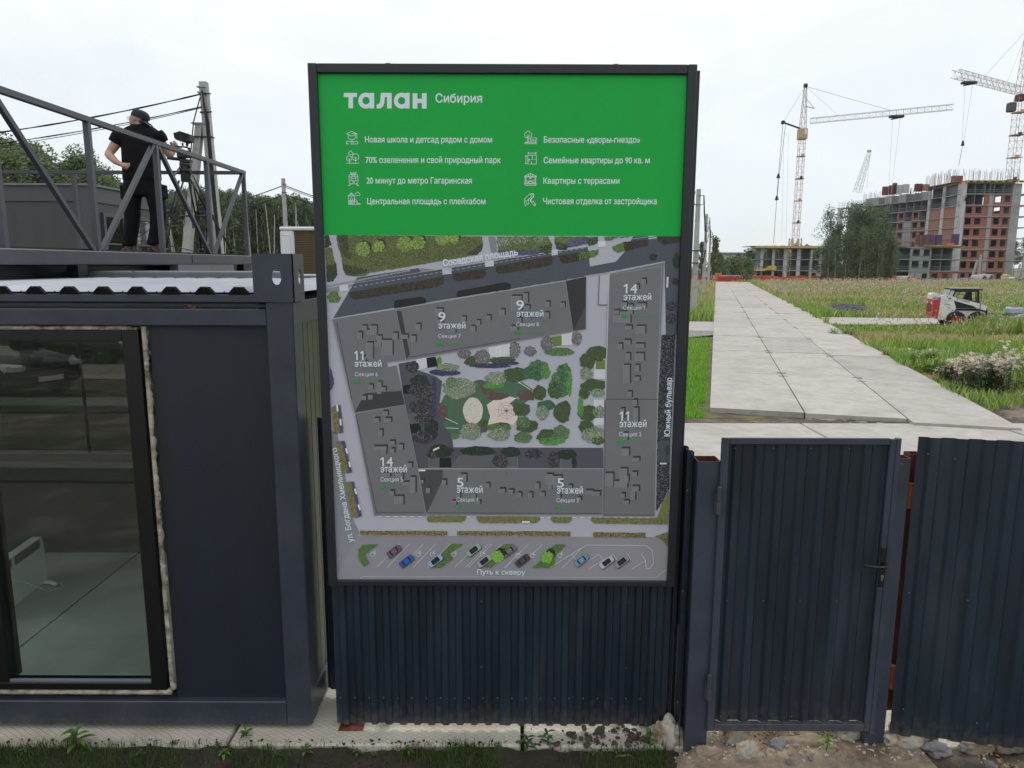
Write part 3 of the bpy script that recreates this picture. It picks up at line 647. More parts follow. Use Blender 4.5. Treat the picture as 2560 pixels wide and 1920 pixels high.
def wire(name, a, b, sag, r, label, n=28, twist=0., group=None):
    a, b = Vector(a), Vector(b); mb = MB(); mb.smooth = True; P = []
    for i in range(n+1):
        t = i/n; p = a.lerp(b, t); p.z -= 4*sag*t*(1-t); P.append(p)
    mb.tube(P, [r*(1+twist*math.sin(i*2.1)) for i in range(n+1)], 5)
    return obj(name, mb, M_cable, label=label, cat='cable', group=group)
wire('overhead_cable', (-9.0, 21.9, H+4.8), (-35, 20, H+4.2), 1.5, .021, 'upper thick black cable running from the strutted pole over the man to the left', twist=.3, n=60)
wire('overhead_cable', (-9.0, 21.9, H+4.45), (-35, 20, H+3.6), 1.35, .017, 'middle black cable running from the strutted pole to the left edge', twist=.3, n=60)
wire('overhead_cable', (-9.0, 21.9, H+4.42), (-35, 20.6, H+3.85), 1.45, .010, 'thin lowest black cable running left from the strutted pole', n=40)
wire('overhead_cable', (-14.1, 46, H+4.75), (-42, 42, H+3.2), 2.4, .03, 'upper cable from the forest pole sagging to the left behind the tripod', n=40)
wire('overhead_cable', (-14.1, 46, H+4.2), (-42, 42, H+2.6), 2.3, .03, 'lower cable from the forest pole sagging to the left behind the tripod', n=40)
wire('overhead_cable', (-14.1, 46, H+4.75), (10.1, 41, H+3.95), 2.2, .03, 'upper pair cable from the forest pole running right behind the board', n=40)
wire('overhead_cable', (-14.1, 46, H+4.65), (10.1, 41, H+3.85), 2.2, .02, 'thin cable from the forest pole running right behind the board', n=40)
wire('overhead_cable', (-14.1, 46, H+4.2), (10.1, 41, H+3.3), 2.0, .035, 'lowest thick cable from the forest pole running right behind the board', n=40)
wire('overhead_cable', (-8.8, 21.8, H+.22), (-13.8, 12.8, H+3.6), .5, .012, 'slack thin cable slanting across the grey container wall')
# ------------------------------------------------------------------ fences and gate
def screws(parent, pts, ny=-1, r=.006):
    for i, p in enumerate(pts):
        mb = MB(); mb.cyl(p, (p[0], p[1]-.005, p[2]), r, r*.7, 6); obj('screw', mb, M_zincd, parent)
M_zincd = mat('dull_screw', (.16,.17,.18), .4, .3)
FB = 4.03
xL = PY(843.6, 1790, FB).x; xR = PY(1674, 1790, FB).x; zb = PY(1200, 1805, FB).z
f1 = thing('profiled_fence', 'wide dark navy ribbed fence sheet under the green board', 'fence', ((xL+xR)/2, FB, zb))
mid = (xL+xR)/2+.01
mb = MB(); corr(mb, (xL, FB-.013), (mid+.03, FB-.013), zb, H-1.0, .0865, .018, .52, wob=.003); obj('sheet', mb, M_sheet, f1)
mb = MB(); corr(mb, (mid, FB-.0105), (xR, FB-.0105), zb-.004, H-1.0, .0865, .018, .52, wob=.003, ph=.55); obj('sheet', mb, M_sheet, f1)
zs1 = PY(1200, 1746, FB-.02).z
screws(f1, [(xL+.03+.0865*i, FB-.016, zs1+.001*math.sin(i*3)) for i in range(22)])
screws(f1, [(PY(x, y, FB).x, FB-.017, PY(x, y, FB).z) for x, y in ((1204,1500),(1204,1663),(1569,1501),(1563,1665))], r=.006)
for x in (xL+.06, xR-.15):
    mb = MB(); mb.box((x-.03, FB+.02, .03), (x+.03, FB+.08, H-1.0)); obj('post', mb, M_post, f1)
mb = MB(); mb.box((xL+.02, FB+.02, zs1-.02), (xR-.02, FB+.05, zs1+.02)); obj('rail', mb, M_post, f1)
f2 = thing('profiled_fence', 'narrow dark fence strip between the container corner and the board', 'fence', (-1.1, 4.37, .085))
mb = MB(); corr(mb, (CX+.005, 4.37), (-.86, 4.37), .09, 1.91, .13, .02, .5, ph=.3); obj('sheet', mb, M_sheet, f2)
f3 = thing('profiled_fence', 'dark ribbed fence return seen edge on between the board and the gate post', 'fence', (1.0, 4.05, 0))
mb = MB(); corr(mb, (1.0, 4.26), (1.018, 3.86), -.03, 1.82, .105, .022, .5); obj('sheet', mb, M_sheet, f3)
screws(f3, [(.985, 3.9, z) for z in (.3, 1.0, 1.6)])
mb = MB(); mb.box((.91, 4.20, 0), (.97, 4.26, 1.84)); obj('post', mb, M_post, f3)
# square hollow posts
def hpost(name, parent, x0, x1, y0, y1, z0, z1, m=None):
    t = .004; m = m or [M_post, M_rust]; mb = MB()
    o = [(x0,y0),(x1,y0),(x1,y1),(x0,y1)]; i_ = [(x0+t,y0+t),(x1-t,y0+t),(x1-t,y1-t),(x0+t,y1-t)]
    mb.add([(x,y,z0) for x,y in o]+[(x,y,z1) for x,y in o], [(k,(k+1)%4,4+(k+1)%4,4+k) for k in range(4)])
    mb.add([(x,y,z1) for x,y in o]+[(x,y,z1) for x,y in i_]+[(x,y,z1-.5) for x,y in i_], [(k,(k+1)%4,4+(k+1)%4,4+k) for k in range(4)]+[(4+k,4+(k+1)%4,8+(k+1)%4,8+k) for k in range(4)]+[(8,9,10,11)], 1)
    mb.smooth = None
    return obj(name, mb, m, parent)
gp = thing('gate_post', 'square grey hollow steel post left of the gate with open rusty top', 'post', (1.08, 3.9, 0))
hpost('shaft', gp, 1.020, 1.146, 3.83, 3.95, -.12, 1.787)
gr = thing('gate_post', 'double grey steel post right of the gate standing in a concrete lump', 'post', (2.14, 3.9, 0))
hpost('shaft', gr, 2.075, 2.148, 3.835, 3.95, -.1, 1.775)
hpost('shaft', gr, 2.150, 2.212, 3.88, 3.96, -.1, 1.795)
# gate leaf
GX0, GX1, GZ0, GZ1, GY = 1.138, 2.112, PY(1800, 1824, 3.82).z, PY(2000, 1094, 3.82).z, 3.805
gt = thing('garden_gate', 'grey framed gate of dark ribbed sheet with black lever handle', 'gate', ((GX0+GX1)/2, GY, GZ0))
mb = MB(); mb.bbox((GX0, GY, GZ0), (GX0+.042, GY+.018, GZ1), .003); obj('frame_side', mb, M_post, gt)
mb = MB(); mb.bbox((GX1-.062, GY, GZ0), (GX1-.030, GY+.018, GZ1-.004), .003); obj('frame_side', mb, M_post, gt)
mb = MB(); mb.bbox((GX1-.028, GY+.002, GZ0-.02), (GX1, GY+.03, GZ1-.001), .003); obj('stop_bar', mb, M_post, gt)
mb = MB(); mb.bbox((GX0+.043, GY, GZ1-.036), (GX1-.063, GY+.018, GZ1), .003); obj('frame_top', mb, M_post, gt)
mb = MB(); mb.bbox((GX0+.043, GY, GZ0), (GX1-.063, GY+.04, GZ0+.045), .003); obj('frame_bottom', mb, M_post, gt)
mb = MB(); corr(mb, (GX0+.036, GY+.036), (GX1-.056, GY+.036), GZ0+.047, GZ1-.020, .118, .016, .58, wob=.002, ph=.2); obj('sheet', mb, M_sheet, gt)
mb = MB()
x = GX0+.08
while x < GX1-.15: mb.prism([(x, GY+.006, GZ0+.0455), (x+.06, GY+.006, GZ0+.0455), (x+.052, GY+.007, GZ0+.056), (x+.008, GY+.007, GZ0+.056)], (0, .012, 0)); x += .118
obj('bent_tab', mb, M_post, gt)
scx = [GX0+.07+.118*1.75*i for i in range(4)]
screws(gt, [(x+.01, GY+.018, z) for x in scx for z in (GZ0+.085, GZ0+.80, GZ1-.06)], r=.0045)
for z in (PY(1806, 1250, GY).z, PY(1781, 1716, GY).z):
    hg = thing('hinge', None, None, (GX0-.004, GY-.014, z)); hg.parent = gt; hg.location = Vector(hg.location)-WL[gt]
    mb = MB(); mb.cyl((GX0-.004, GY-.014, z-.075), (GX0-.004, GY-.014, z-.002), .0145, n=14); obj('barrel', mb, M_rail, hg)
    mb = MB(); mb.cyl((GX0-.004, GY-.014, z+.001), (GX0-.004, GY-.014, z+.078), .0140, n=14); mb.cyl((GX0-.004, GY-.014, z+.078), (GX0-.004, GY-.014, z+.083), .0140, .008, n=14); obj('barrel', mb, M_rail, hg)
    mb = MB(); mb.box((GX0-.022, GY-.006, z-.07), (GX0+.014, GY+.02, z+.03)); obj('weld_plate', mb, M_rail, hg)
hx = GX1-.047; hz = PY(2198, 1410, GY).z
hd_ = thing('handle', None, None, (hx, GY, hz)); hd_.parent = gt; hd_.location = Vector(hd_.location)-WL[gt]
M_hand = mat('black_handle', (.012,.013,.016), .35)
mb = MB(); mb.bbox((hx-.0155, GY-.010, hz-.135), (hx+.0155, GY, hz+.105), .006); obj('backplate', mb, M_hand, hd_)
mb = MB(); mb.smooth = True; mb.tube([(hx, GY-.008, hz+.005), (hx, GY-.045, hz+.005), (hx-.012, GY-.058, hz+.005), (hx-.06, GY-.060, hz+.007), (hx-.125, GY-.052, hz+.010)], [.011,.011,.011,.009,.009], 8); obj('lever', mb, M_hand, hd_)
mb = MB(); mb.cyl((hx, GY-.016, hz-.068), (hx, GY-.008, hz-.068), .009, n=12); mb.box((hx-.005, GY-.014, hz-.092), (hx+.005, GY-.008, hz-.068)); obj('lock_cylinder', mb, mat('brass_lock', (.35,.33,.28), .35, .8), hd_)
# rusty post with orange hinges and the big leaf to the right
rp = thing('rusty_post', 'rust red steel post with two orange hinges right of the gate', 'post', (2.29, 3.97, .25))
hpost('shaft', rp, 2.245, 2.315, 3.95, 4.02, .22, 1.80, [M_rust, M_rust])
M_hin = mat('orange_rust_hinge', (.26,.075,.025), .7, 0, .3, 12)
for z in (PX(2288, 1247, 2.25).z, PX(2232, 1702, 2.23).z):
    mb = MB(); mb.cyl((2.245, 3.915, z-.07), (2.245, 3.915, z+.075), .017, n=14); mb.box((2.23, 3.915, z-.06), (2.27, 3.95, z+.06)); obj('hinge', mb, M_hin, rp)
fr = thing('profiled_fence', 'large dark ribbed gate leaf swung towards the viewer at the right edge', 'fence', (2.9, 3.75, .12))
mb = MB(); dz = 1.45
corr(mb, (2.235, 3.868), (2.235+dz, 3.868-dz*.178), .125, 1.922, .136, .016, .55, wob=.004, ph=.1); obj('sheet', mb, M_sheet2, fr)
for z in (.22, 1.75): 
    mb = MB(); mb.bar((2.26, 3.90, z), (3.6, 3.90-1.34*.178, z), .04, .04); obj('rail', mb, M_rust, fr)
def lp(a): return 2.235+a, 3.868-a*.178-.012
screws(fr, [(lp(a)[0], lp(a)[1]-.006, z) for a, z in ((.045,1.83),(.18,1.81),(.02,1.02),(.32,1.0),(.05,.30),(.44,.26),(.6,1.8))], r=.005)
# ------------------------------------------------------------------ rubble lumps round the posts
def rock(name, c, r, seed, m, **k):
    import bmesh
    bm = bmesh.new(); bmesh.ops.create_icosphere(bm, subdivisions=4, radius=1)
    mb = MB(); mb.smooth = True
    for v in bm.verts:
        p = v.co; q = noise.fractal(p*1.5+Vector((seed,0,0)), 1., 2., 5); q2 = noise.cell(p*2.6+Vector((seed,0,0)))
        d = 1+.34*q+.08*q2+.08*noise.fractal(p*9, 1., 2., 3)
        v.co = Vector((c[0]+p.x*r[0]*d, c[1]+p.y*r[1]*d, c[2]+p.z*r[2]*d))
    vs = [v.co.copy() for v in bm.verts]; fs = [[v.index for v in f.verts] for f in bm.faces]; bm.free()
    mb.add(vs, fs); return obj(name, mb, m, **k)
rk = lambda x, y, rx, ry, rz, sd, lab, m=None: rock('concrete_lump', PZ(x, y, .0)+Vector((0,0,.055)), (rx*1.25, ry*1.1, rz*1.15), sd, m or M_stone, label=lab, cat='rubble')
rk(1672, 1862, .075, .07, .10, 1.1, 'broken pale concrete lump left of the gate post foot')
rk(1836, 1866, .075, .06, .075, 2.3, 'crusted concrete lump just right of the left gate post foot')
rk(1875, 1902, .07, .045, .05, 4.4, 'low white crusted lump in front between the gate posts')
rk(2108, 1858, .085, .07, .075, 5.7, 'pale concrete lump left of the double gate post foot')
rk(2262, 1872, .13, .06, .085, 7.9, 'large pale concrete footing right of the double gate post')
rk(1766, 1905, .07, .04, .035, 9.1, 'brown earthy lump at the bottom edge below the left gate post', M_rubble)
rk(1942, 1886, .05, .04, .035, 15.1, 'small grey broken lump under the gate left of the weed', M_gravel)
rk(2335, 1892, .06, .04, .04, 16.4, 'grey rubble piece under the left part of the ribbed leaf', M_gravel)
rk(2440, 1888, .08, .04, .035, 17.7, 'brown rubble piece under the middle of the ribbed leaf', M_rubble)
rk(2520, 1884, .09, .04, .04, 18.2, 'broken pale brown rubble piece at the right edge under the leaf', M_rubble)
rk(2010, 1880, .16, .05, .035, 12.1, 'flat sandy mound under the middle of the gate', M_rubble)
random.seed(3)
for i, (x, y, r) in enumerate(((2343,1888,.018),(2472,1910,.022),(2026,1895,.012),(2405,1870,.018),(1975,1904,.014))):
    rock('stone', PZ(x, y, .07), (r*1.3, r, r), 20+i, M_gravel, label=['grey stone right of the pale footing','pinkish angular stone at the bottom edge below the right leaf','small round stone beside the weed under the gate','brown stone under the ribbed leaf','pebble left of the weed under the gate'][i], cat='stone')
def stones(name, n, fx, m, kind='stuff', **k):
    mb = MB(); t = (1+5**.5)/2; ico = [Vector(v).normalized() for v in ((-1,t,0),(1,t,0),(-1,-t,0),(1,-t,0),(0,-1,t),(0,1,t),(0,-1,-t),(0,1,-t),(t,0,-1),(t,0,1),(-t,0,-1),(-t,0,1))]
    F = [(0,11,5),(0,5,1),(0,1,7),(0,7,10),(0,10,11),(1,5,9),(5,11,4),(11,10,2),(10,7,6),(7,1,8),(3,9,4),(3,4,2),(3,2,6),(3,6,8),(3,8,9),(4,9,5),(2,4,11),(6,2,10),(8,6,7),(9,8,1)]
    for i in range(n):
        x, y, z, r = fx(); s = [random.uniform(.6,1.3)*r for _ in range(3)]; ang = random.random()*6
        ca, sa = math.cos(ang), math.sin(ang)
        vs = []
        for v in ico:
            q = 1+random.uniform(-.22,.22); a, b, c = v.x*s[0]*q, v.y*s[1]*q, v.z*s[2]*q*.75
            vs.append((x+a*ca-b*sa, y+a*sa+b*ca, z+c))
        mb.add(vs, F)
    return obj(name, mb, m, loc=(0,0,0), kind=kind, **k)
def sc1():
    x = random.uniform(.95, 3.3); y = random.uniform(3.70, 4.1); return x, y, zr(x, y)+.004, random.choice((.004,.006,.008,.012))
stones('rubble_pebbles', 900, sc1, M_stone, label='loose pebbles and crumbs of concrete under the gate', cat='pebbles')
def sc2():
    x = random.uniform(-3.2, .95); y = random.uniform(3.66, 3.90); return x, y, (zs(x, y) if y < 3.86 else .046)+.002, random.choice((.003,.004,.006,.009))
stones('soil_crumbs', 900, sc2, M_soil, label='crumbs of dark soil along the slab edge', cat='soil')
def sc3():
    x = random.gauss(.62, .16); y = random.uniform(3.84, 4.0); return x, y, .055+abs(random.gauss(0,.008)), random.choice((.006,.010,.016,.022))
stones('soil_clods', 90, sc3, mat('grey_clod', (.07,.055,.042), .95, 0, .3, 20, bump=.006, bs=50), label='heap of grey brown soil clods on the slab under the right end of the fence', cat='soil')
def sc4():
    x = random.uniform(2.3, 3.2); y = random.uniform(3.62, 3.86); return x, y, -.02+.02*random.random(), random.choice((.012,.02,.03))
stones('brown_clods', 160, sc4, M_rubble, label='brown clods and chips of earth under the right ribbed leaf', cat='soil')
# rusty base plate and debris bits
mb = MB(); a = PZ(847, 1822, .05); mb.bbox((a.x, a.y-.02, .05), (a.x+.15, a.y+.10, .052), .001); obj('rusty_plate', mb, M_rust, label='flat rusty base plate on the slab under the left end of the fence', cat='plate')
for i, (x, y, l, an, lab) in enumerate(((1560,1893,.10,.1,'pale broken stick lying in the dark soil right of the weed'), (1760,1893,.17,.35,'brown curled bark strip at the foot of the left gate post'), (1450,1863,.06,-.6,'short grey stick on the soil right of the tall weed'))):
    p = PZ(x, y, .01); mb = MB(); mb.smooth = True; mb.tube([p+Vector((l*(t-.5)*math.cos(an), l*(t-.5)*math.sin(an), .012*math.sin(t*3.1)+.004*math.sin(t*9))) for t in [j/7 for j in range(8)]], [.004,.007,.007,.006,.007,.006,.005,.003], 6)
    obj('stick', mb, M_wood if i == 0 else M_barkd, label=lab, cat='stick')
# ------------------------------------------------------------------ the information board
BY = 3.97
def bp(x, y, d=0.): p = PY(x, y, BY); return Vector((p.x, BY-d, p.z))
TL, TR, BL, BR = bp(794,184), bp(1719,187), bp(843.6,1448), bp(1665,1451)
px0 = (TL.x+BL.x)/2; px1 = (TR.x+BR.x)/2; pz1 = (TL.z+TR.z)/2; pz0 = (BL.z+BR.z)/2
bo = thing('information_board', 'tall framed board with green heading and courtyard site plan of a housing block', 'board', ((px0+px1)/2, BY, pz0-.03))
FW = .047; FD = .022
for nm, a, b in (('frame_side', (px0-FW, BY-FD, pz0-.032), (px0, BY+.06, pz1+FW)), ('frame_side', (px1, BY-FD, pz0-.032), (px1+FW, BY+.06, pz1+FW)),
                 ('frame_top', (px0+.001, BY-FD+.001, pz1), (px1-.001, BY+.06, pz1+FW-.001)), ('frame_bottom', (px0+.001, BY-FD+.001, pz0-.031), (px1-.001, BY+.06, pz0))):
    mb = MB(); mb.bbox(a, b, .003); obj(nm, mb, mat('board_frame_paint', (.016,.019,.026), .45, 0, .12, 4), bo)
mb = MB(); mb.box((px0-FW+.015, BY+.062, pz0-.02), (px1+FW+.02, BY+.075, pz1+FW-.02)); obj('backing', mb, MT['board_frame_paint'], bo)
mb = MB(); mb.bbox((px1+FW+.001, BY+.02, pz0-.3), (px1+FW+.026, BY+.07, pz1+FW-.02), .003); obj('rear_frame', mb, MT['board_frame_paint'], bo)
for x in (968, 1541):
    p = bp(x, 164); mb = MB(); mb.cyl((p.x-.012, BY+.02, pz1+FW+.004), (p.x+.012, BY+.02, pz1+FW+.004), .008, n=8); obj('hanger', mb, M_black, bo)
for x in (px0+.25, px1-.25):
    mb = MB(); mb.box((x-.03, BY+.076, .1), (x+.03, BY+.13, pz1)); obj('support', mb, M_post, bo)
# colours as printed (photo colours divided by the shade the board hangs in)
KP = .62
def pc(r, g, b, k=KP): return lin(r, g, b, k)
M_print = mat('board_print', (.3,.3,.3), .5, attr=True, var=.05, vs=3, spec=.3)
WHT = (.80,.88,.95); GRN = pc(14, 143, 56)
_pc = pc
def pc(r, g, b, k=.60):
    m_ = (r+g+b)/3; return _pc(*[(v*.86+m_*.14)*1.02+3 for v in (r, g, b)], k)
split = (bp(812,589).z+bp(1700,589).z)/2
mb = MB(); mb.box((px0, BY, split), (px1, BY+.004, pz1), c=GRN); obj('green_panel', mb, M_print, bo)
mb = MB()
LY = [0, 3e-6]
def rc(p): return min(max(p.x, px0), px1), min(max(p.z, pz0), split)
def poly(pts, c, layer=None, m=None, clip=True):
    m = m or mb; LY[0] += LY[1]; d = (layer if layer is not None else .001)*.3+LY[0]
    P = [bp(*q) for q in pts]
    if clip: P = [Vector((*rc(p)[:1], 0, rc(p)[1])) for p in P]
    P = [Vector((p.x, BY-d, p.z)) for p in P]
    t = tess(P)
    if t: m.add(P, t, 0, c)
A_ = lambda x, y: (800+x/3.77, 560+y/3.77)
B_ = lambda x, y: (1240+x/3.77, 560+y/3.77)
C_ = lambda x, y: (800+x/3.456, 1000+y/3.456)
D_ = lambda x, y: (1240+x/3.456, 1000+y/3.456)
def P_(s):        # "A12,34 B5,6" -> photo pixels
    F = {'A': A_, 'B': B_, 'C': C_, 'D': D_}; r = []
    for t in s.split(): x, y = t[1:].split(','); r.append(F[t[0]](float(x), float(y)))
    return r
def stroke(pts, wd, c, layer=.0022, m=None, close=False, clip=True):
    m = m or mb; LY[0] += LY[1]
    if close: pts = list(pts)+[pts[0]]
    P = [bp(*q) for q in pts]; h = wd/1805.4*4.1/2
    for si, (a, b) in enumerate(zip(P[:-1], P[1:])):
        d = b-a; alt = (si%2)*2.5e-5+(6e-5 if si == len(P)-2 and si%2 == 0 and close else 0)
        if d.length < 1e-5: continue
        d.normalize(); n = Vector((-d.z, 0, d.x))*h; e = d*h*.8
        q = [a-e+n, a-e-n, b+e-n, b+e+n]; q = [Vector((rc(v)[0], 0, rc(v)[1])) if clip else v for v in q]
        m.add([(v.x, BY-layer*.3-LY[0]-alt, v.z) for v in q], [(0,1,2,3)], 0, c)
def ell(cx, cy, rx, ry=None, n=14, wob=0., rot=0.):
    ry = ry or rx; r = []
    for i in range(n):
        t = 2*math.pi*i/n; k = 1+wob*random.uniform(-1,1); x, y = rx*k*math.cos(t), ry*k*math.sin(t)
        r.append((cx+x*math.cos(rot)-y*math.sin(rot), cy+x*math.sin(rot)+y*math.cos(rot)))
    return r
def speck(pts, n, s, pal, layer=.0026):
    xs_ = [p[0] for p in pts]; ys_ = [p[1] for p in pts]; k = 0; tries = 0
    while k < n and tries < n*8:
        tries += 1; x = random.uniform(min(xs_), max(xs_)); y = random.uniform(min(ys_), max(ys_))
        if not inpoly(x, y, pts): continue
        k += 1; a = random.random()*6; r = s*random.uniform(.5, 1.3); c = random.choice(pal); f = random.uniform(.75, 1.25)
        q = [bp(x+r*math.cos(a+t), y+r*math.sin(a+t)) for t in (0, 1.3, 2.9, 4.4)]
        LY[0] += 5e-8
        mb.add([(rc(v)[0], BY-layer*.3-LY[0], rc(v)[1]) for v in q], [(0,1,2,3)], 0, tuple(min(.9, v*f) for v in c))
LAWN = pc(66,82,44); OLV = pc(98,98,58); DKG = pc(44,54,40); LGR = pc(118,146,62); PUR = pc(66,64,92); PAV = pc(146,148,160); DRK = pc(64,70,80); ROOF = pc(94,95,99); RFD = pc(44,45,47)
LIL = pc(120,110,124); MIDG = pc(74,104,62); BRT = pc(70,134,50); ASP = pc(118,117,124); PALE = pc(168,174,180); SHD = pc(84,87,96)
def shrub(pts, base, pal, dens=1., s=1.3, rag=True):
    if rag:
        q = []
        for a, b in zip(pts, pts[1:]+pts[:1]):
            L_ = math.hypot(b[0]-a[0], b[1]-a[1]); n = max(1, int(L_/4))
            for i in range(n): q.append((a[0]+(b[0]-a[0])*i/n+random.uniform(-1,1)*1.1, a[1]+(b[1]-a[1])*i/n+random.uniform(-1,1)*1.1))
    else: q = pts
    poly(q, base, .0012)
    ar = (max(p[0] for p in pts)-min(p[0] for p in pts))*(max(p[1] for p in pts)-min(p[1] for p in pts))
    speck(pts, int(ar*.16*dens), s, pal)
random.seed(11)
# pavement and streets
mb.box((px0, BY, pz0), (px1, BY+.004, split-.0004), c=PAV)
poly(P_('C0,1215 C300,1180 C350,1170 D1480,1185 D1480,1560 C130,1560'), ASP)
poly(P_('C100,270 C150,285 C290,1030 C345,1140 C300,1230 C130,1500 C100,900'), pc(112,113,122))
poly(P_('A60,610 A190,585 A700,500 A960,415 A1160,440 A1000,500 A300,590 A190,640 A60,650'), pc(112,114,124))
poly(P_('A350,505 A930,415 A950,455 B0,345 B520,268 B865,215 B885,400 B1130,355 B1240,230 B1290,115 B1745,115 B1705,1045 B1600,1045 B1590,350 B1070,450 B650,530 A700,790 A125,888 A270,640'), DRK)
speck(P_('A350,505 A930,415 A950,455 B0,345 B520,268 B865,215 B885,400 B1130,355 B1240,230 B1590,350 B1070,450 B650,530 A700,790 A125,888 A270,640'), 900, 1.6, [pc(60,66,76), pc(68,74,84), pc(60,64,70)], .0014)
for s, n in (('A60,580 A850,430 A850,445 A60,600', 0),): poly(P_(s), pc(120,122,130))
stroke(P_('A75,600 A950,455 B0,345 B850,190 B1435,122'), .8, pc(150,156,160), .0020)
for i in range(44):        # dashed centre line
    t = i/44; a = P_('A270,602 B850,222'); x = lambda u: (a[0][0]+(a[1][0]-a[0][0])*u, a[0][1]+(a[1][1]-a[0][1])*u)
    stroke([x(t), x(t+.012)], 1.1, pc(150,156,160), .0021)
# park, top left
park = P_('A155,105 A1530,118 A1535,215 A1480,290 A820,405 A470,460 A420,490 A330,492 A245,480 A215,420 A200,300 A165,200')
shrub(park, pc(84,92,52), [OLV, pc(60,74,42), pc(100,104,60)], 1.4)
lawn = P_('A260,108 A1500,118 A1480,190 A1340,290 A820,370 A480,420 A330,340 A270,260')
poly(lawn, LAWN); speck(lawn, 1500, 1.5, [pc(60,78,42), pc(74,92,48), pc(84,98,56)], .0016)
for s in ('A165,105 A260,105 A270,260 A300,300 A280,330 A210,290', 'A210,380 A330,400 A470,440 A330,492 A245,480', 'A1370,290 A1535,180 A1530,240 A1480,290', 'A45,105 A80,105 A110,200 A50,230', 'A60,380 A150,360 A165,480 A120,545 A65,540'): shrub(P_(s), DKG, [pc(52,66,44), pc(38,48,36), pc(70,78,50)], 1.6)
shrub(P_('A50,230 A112,220 A128,310 A150,380 A60,390'), pc(96,98,58), [OLV, pc(70,78,50)], 1.4)
for cx, cy, r in ((405,235,70),(550,210,58),(800,190,75),(925,175,66),(1150,140,62),(1262,132,52)):
    c = A_(cx, cy); poly(ell(c[0]+5, c[1]-4, r/3.77*.95, wob=.1), pc(44,56,36), .0026); q = ell(c[0], c[1], r/3.77, wob=.14, n=20); poly(q, pc(92,112,52), .0028); speck(q, 240, 1.6, [LGR, pc(100,124,54), pc(80,104,44), pc(140,160,80)], .0034)
q = ell(*A_(130,690), 16, 14, wob=.2); poly(q, pc(70,100,46), .0022); speck(q, 130, 1.5, [BRT, pc(90,130,60), pc(100,60,80)], .0028)
# planting along the street
for s in ('A275,645 A1165,497 A1168,555 A1100,590 A330,710 A290,690', 'A1250,470 A1560,420 A1562,480 A1520,510 A1290,535 A1250,510', 'B0,400 B530,300 B530,370 B500,390 B40,468 B0,450', 'B590,300 B790,268 B780,345 B640,370 B600,345', 'B1200,170 B1435,150 B1430,200 B1215,255 B1190,230', 'B1520,120 B1740,118 B1730,172 B1570,195 B1530,160'):
    shrub(P_(s), pc(40,40,38), [pc(66,48,42), pc(46,56,44), pc(36,40,34), pc(74,58,46)], 1.8)
for s in ('B780,270 B965,240 B960,290 B930,310 B785,335', 'B1095,215 B1200,170 B1215,250 B1150,270 B1110,250'): shrub(P_(s), pc(70,100,44), [pc(90,124,50), pc(70,96,44)], 1.2)
poly(P_('B780,270 B880,252 B885,318 B785,335'), pc(36,42,38), .0024)
for s in ('A700,735 A720,715 A960,685 A1000,710 A1000,745 A700,797', 'A1290,650 A1300,630 A1760,548 A1795,570 A1798,610 A1285,692', 'B0,560 B100,548 B135,590 B135,615 B0,640'): poly(P_(s), pc(32,34,36), .0014)
for s in ('B10,120 B490,118 B530,200 B520,262 B400,270 B300,240 B20,240', 'B555,118 B860,118 B700,180 B590,240 B552,190', 'B840,130 B960,118 B962,180 B900,200 B840,190', 'B1020,120 B1165,118 B1080,155 B1030,160'): shrub(P_(s), pc(78,94,48), [pc(88,112,52), pc(60,76,42), pc(100,110,66)], 1.2)
for s in ('B410,215 B530,190 B525,262 B480,275 B410,265', 'B560,160 B690,200 B660,245 B570,240', 'B840,140 B960,125 B960,175 B880,205'): shrub(P_(s), DKG, [pc(52,66,44), pc(38,48,36)], 1.6)
for s in ('B15,245 B300,240 B410,232 B400,285 B150,300 B20,290', 'B640,175 B860,120 B880,135 B840,190 B700,222 B650,205', 'B1160,118 B1280,118 B1180,130'): shrub(P_(s), PUR, [pc(72,70,104), pc(58,56,84), pc(90,86,114)], 1.6)
for cx, cy in ((40,160),(90,165),(190,150),(260,140),(400,140),(450,130)): c = B_(cx, cy); speck(ell(c[0], c[1], 12), 60, 1.3, [pc(150,150,150), pc(120,116,130), pc(96,104,84)])
poly(P_('A1585,118 A1650,118 A1668,262 A1615,270'), pc(108,110,118))
for x, y, w_, n in ((225,612,76,6),(1197,455,80,5),(1597,380,76,6)):
    for i in range(n): c = A_(x-w_/2, y-28+i*56/n); d = A_(x+w_/2, y-34+i*56/n); stroke([c, d], 2.0, pc(176,182,190), .0024)
for x, y, w_, n in ((553,275,52,5),(995,195,68,6),(1475,127,72,3)):
    for i in range(n): c = B_(x-w_/2, y-26+i*54/n); d = B_(x+w_/2, y-32+i*54/n); stroke([c, d], 2.0, pc(176,182,190), .0024)
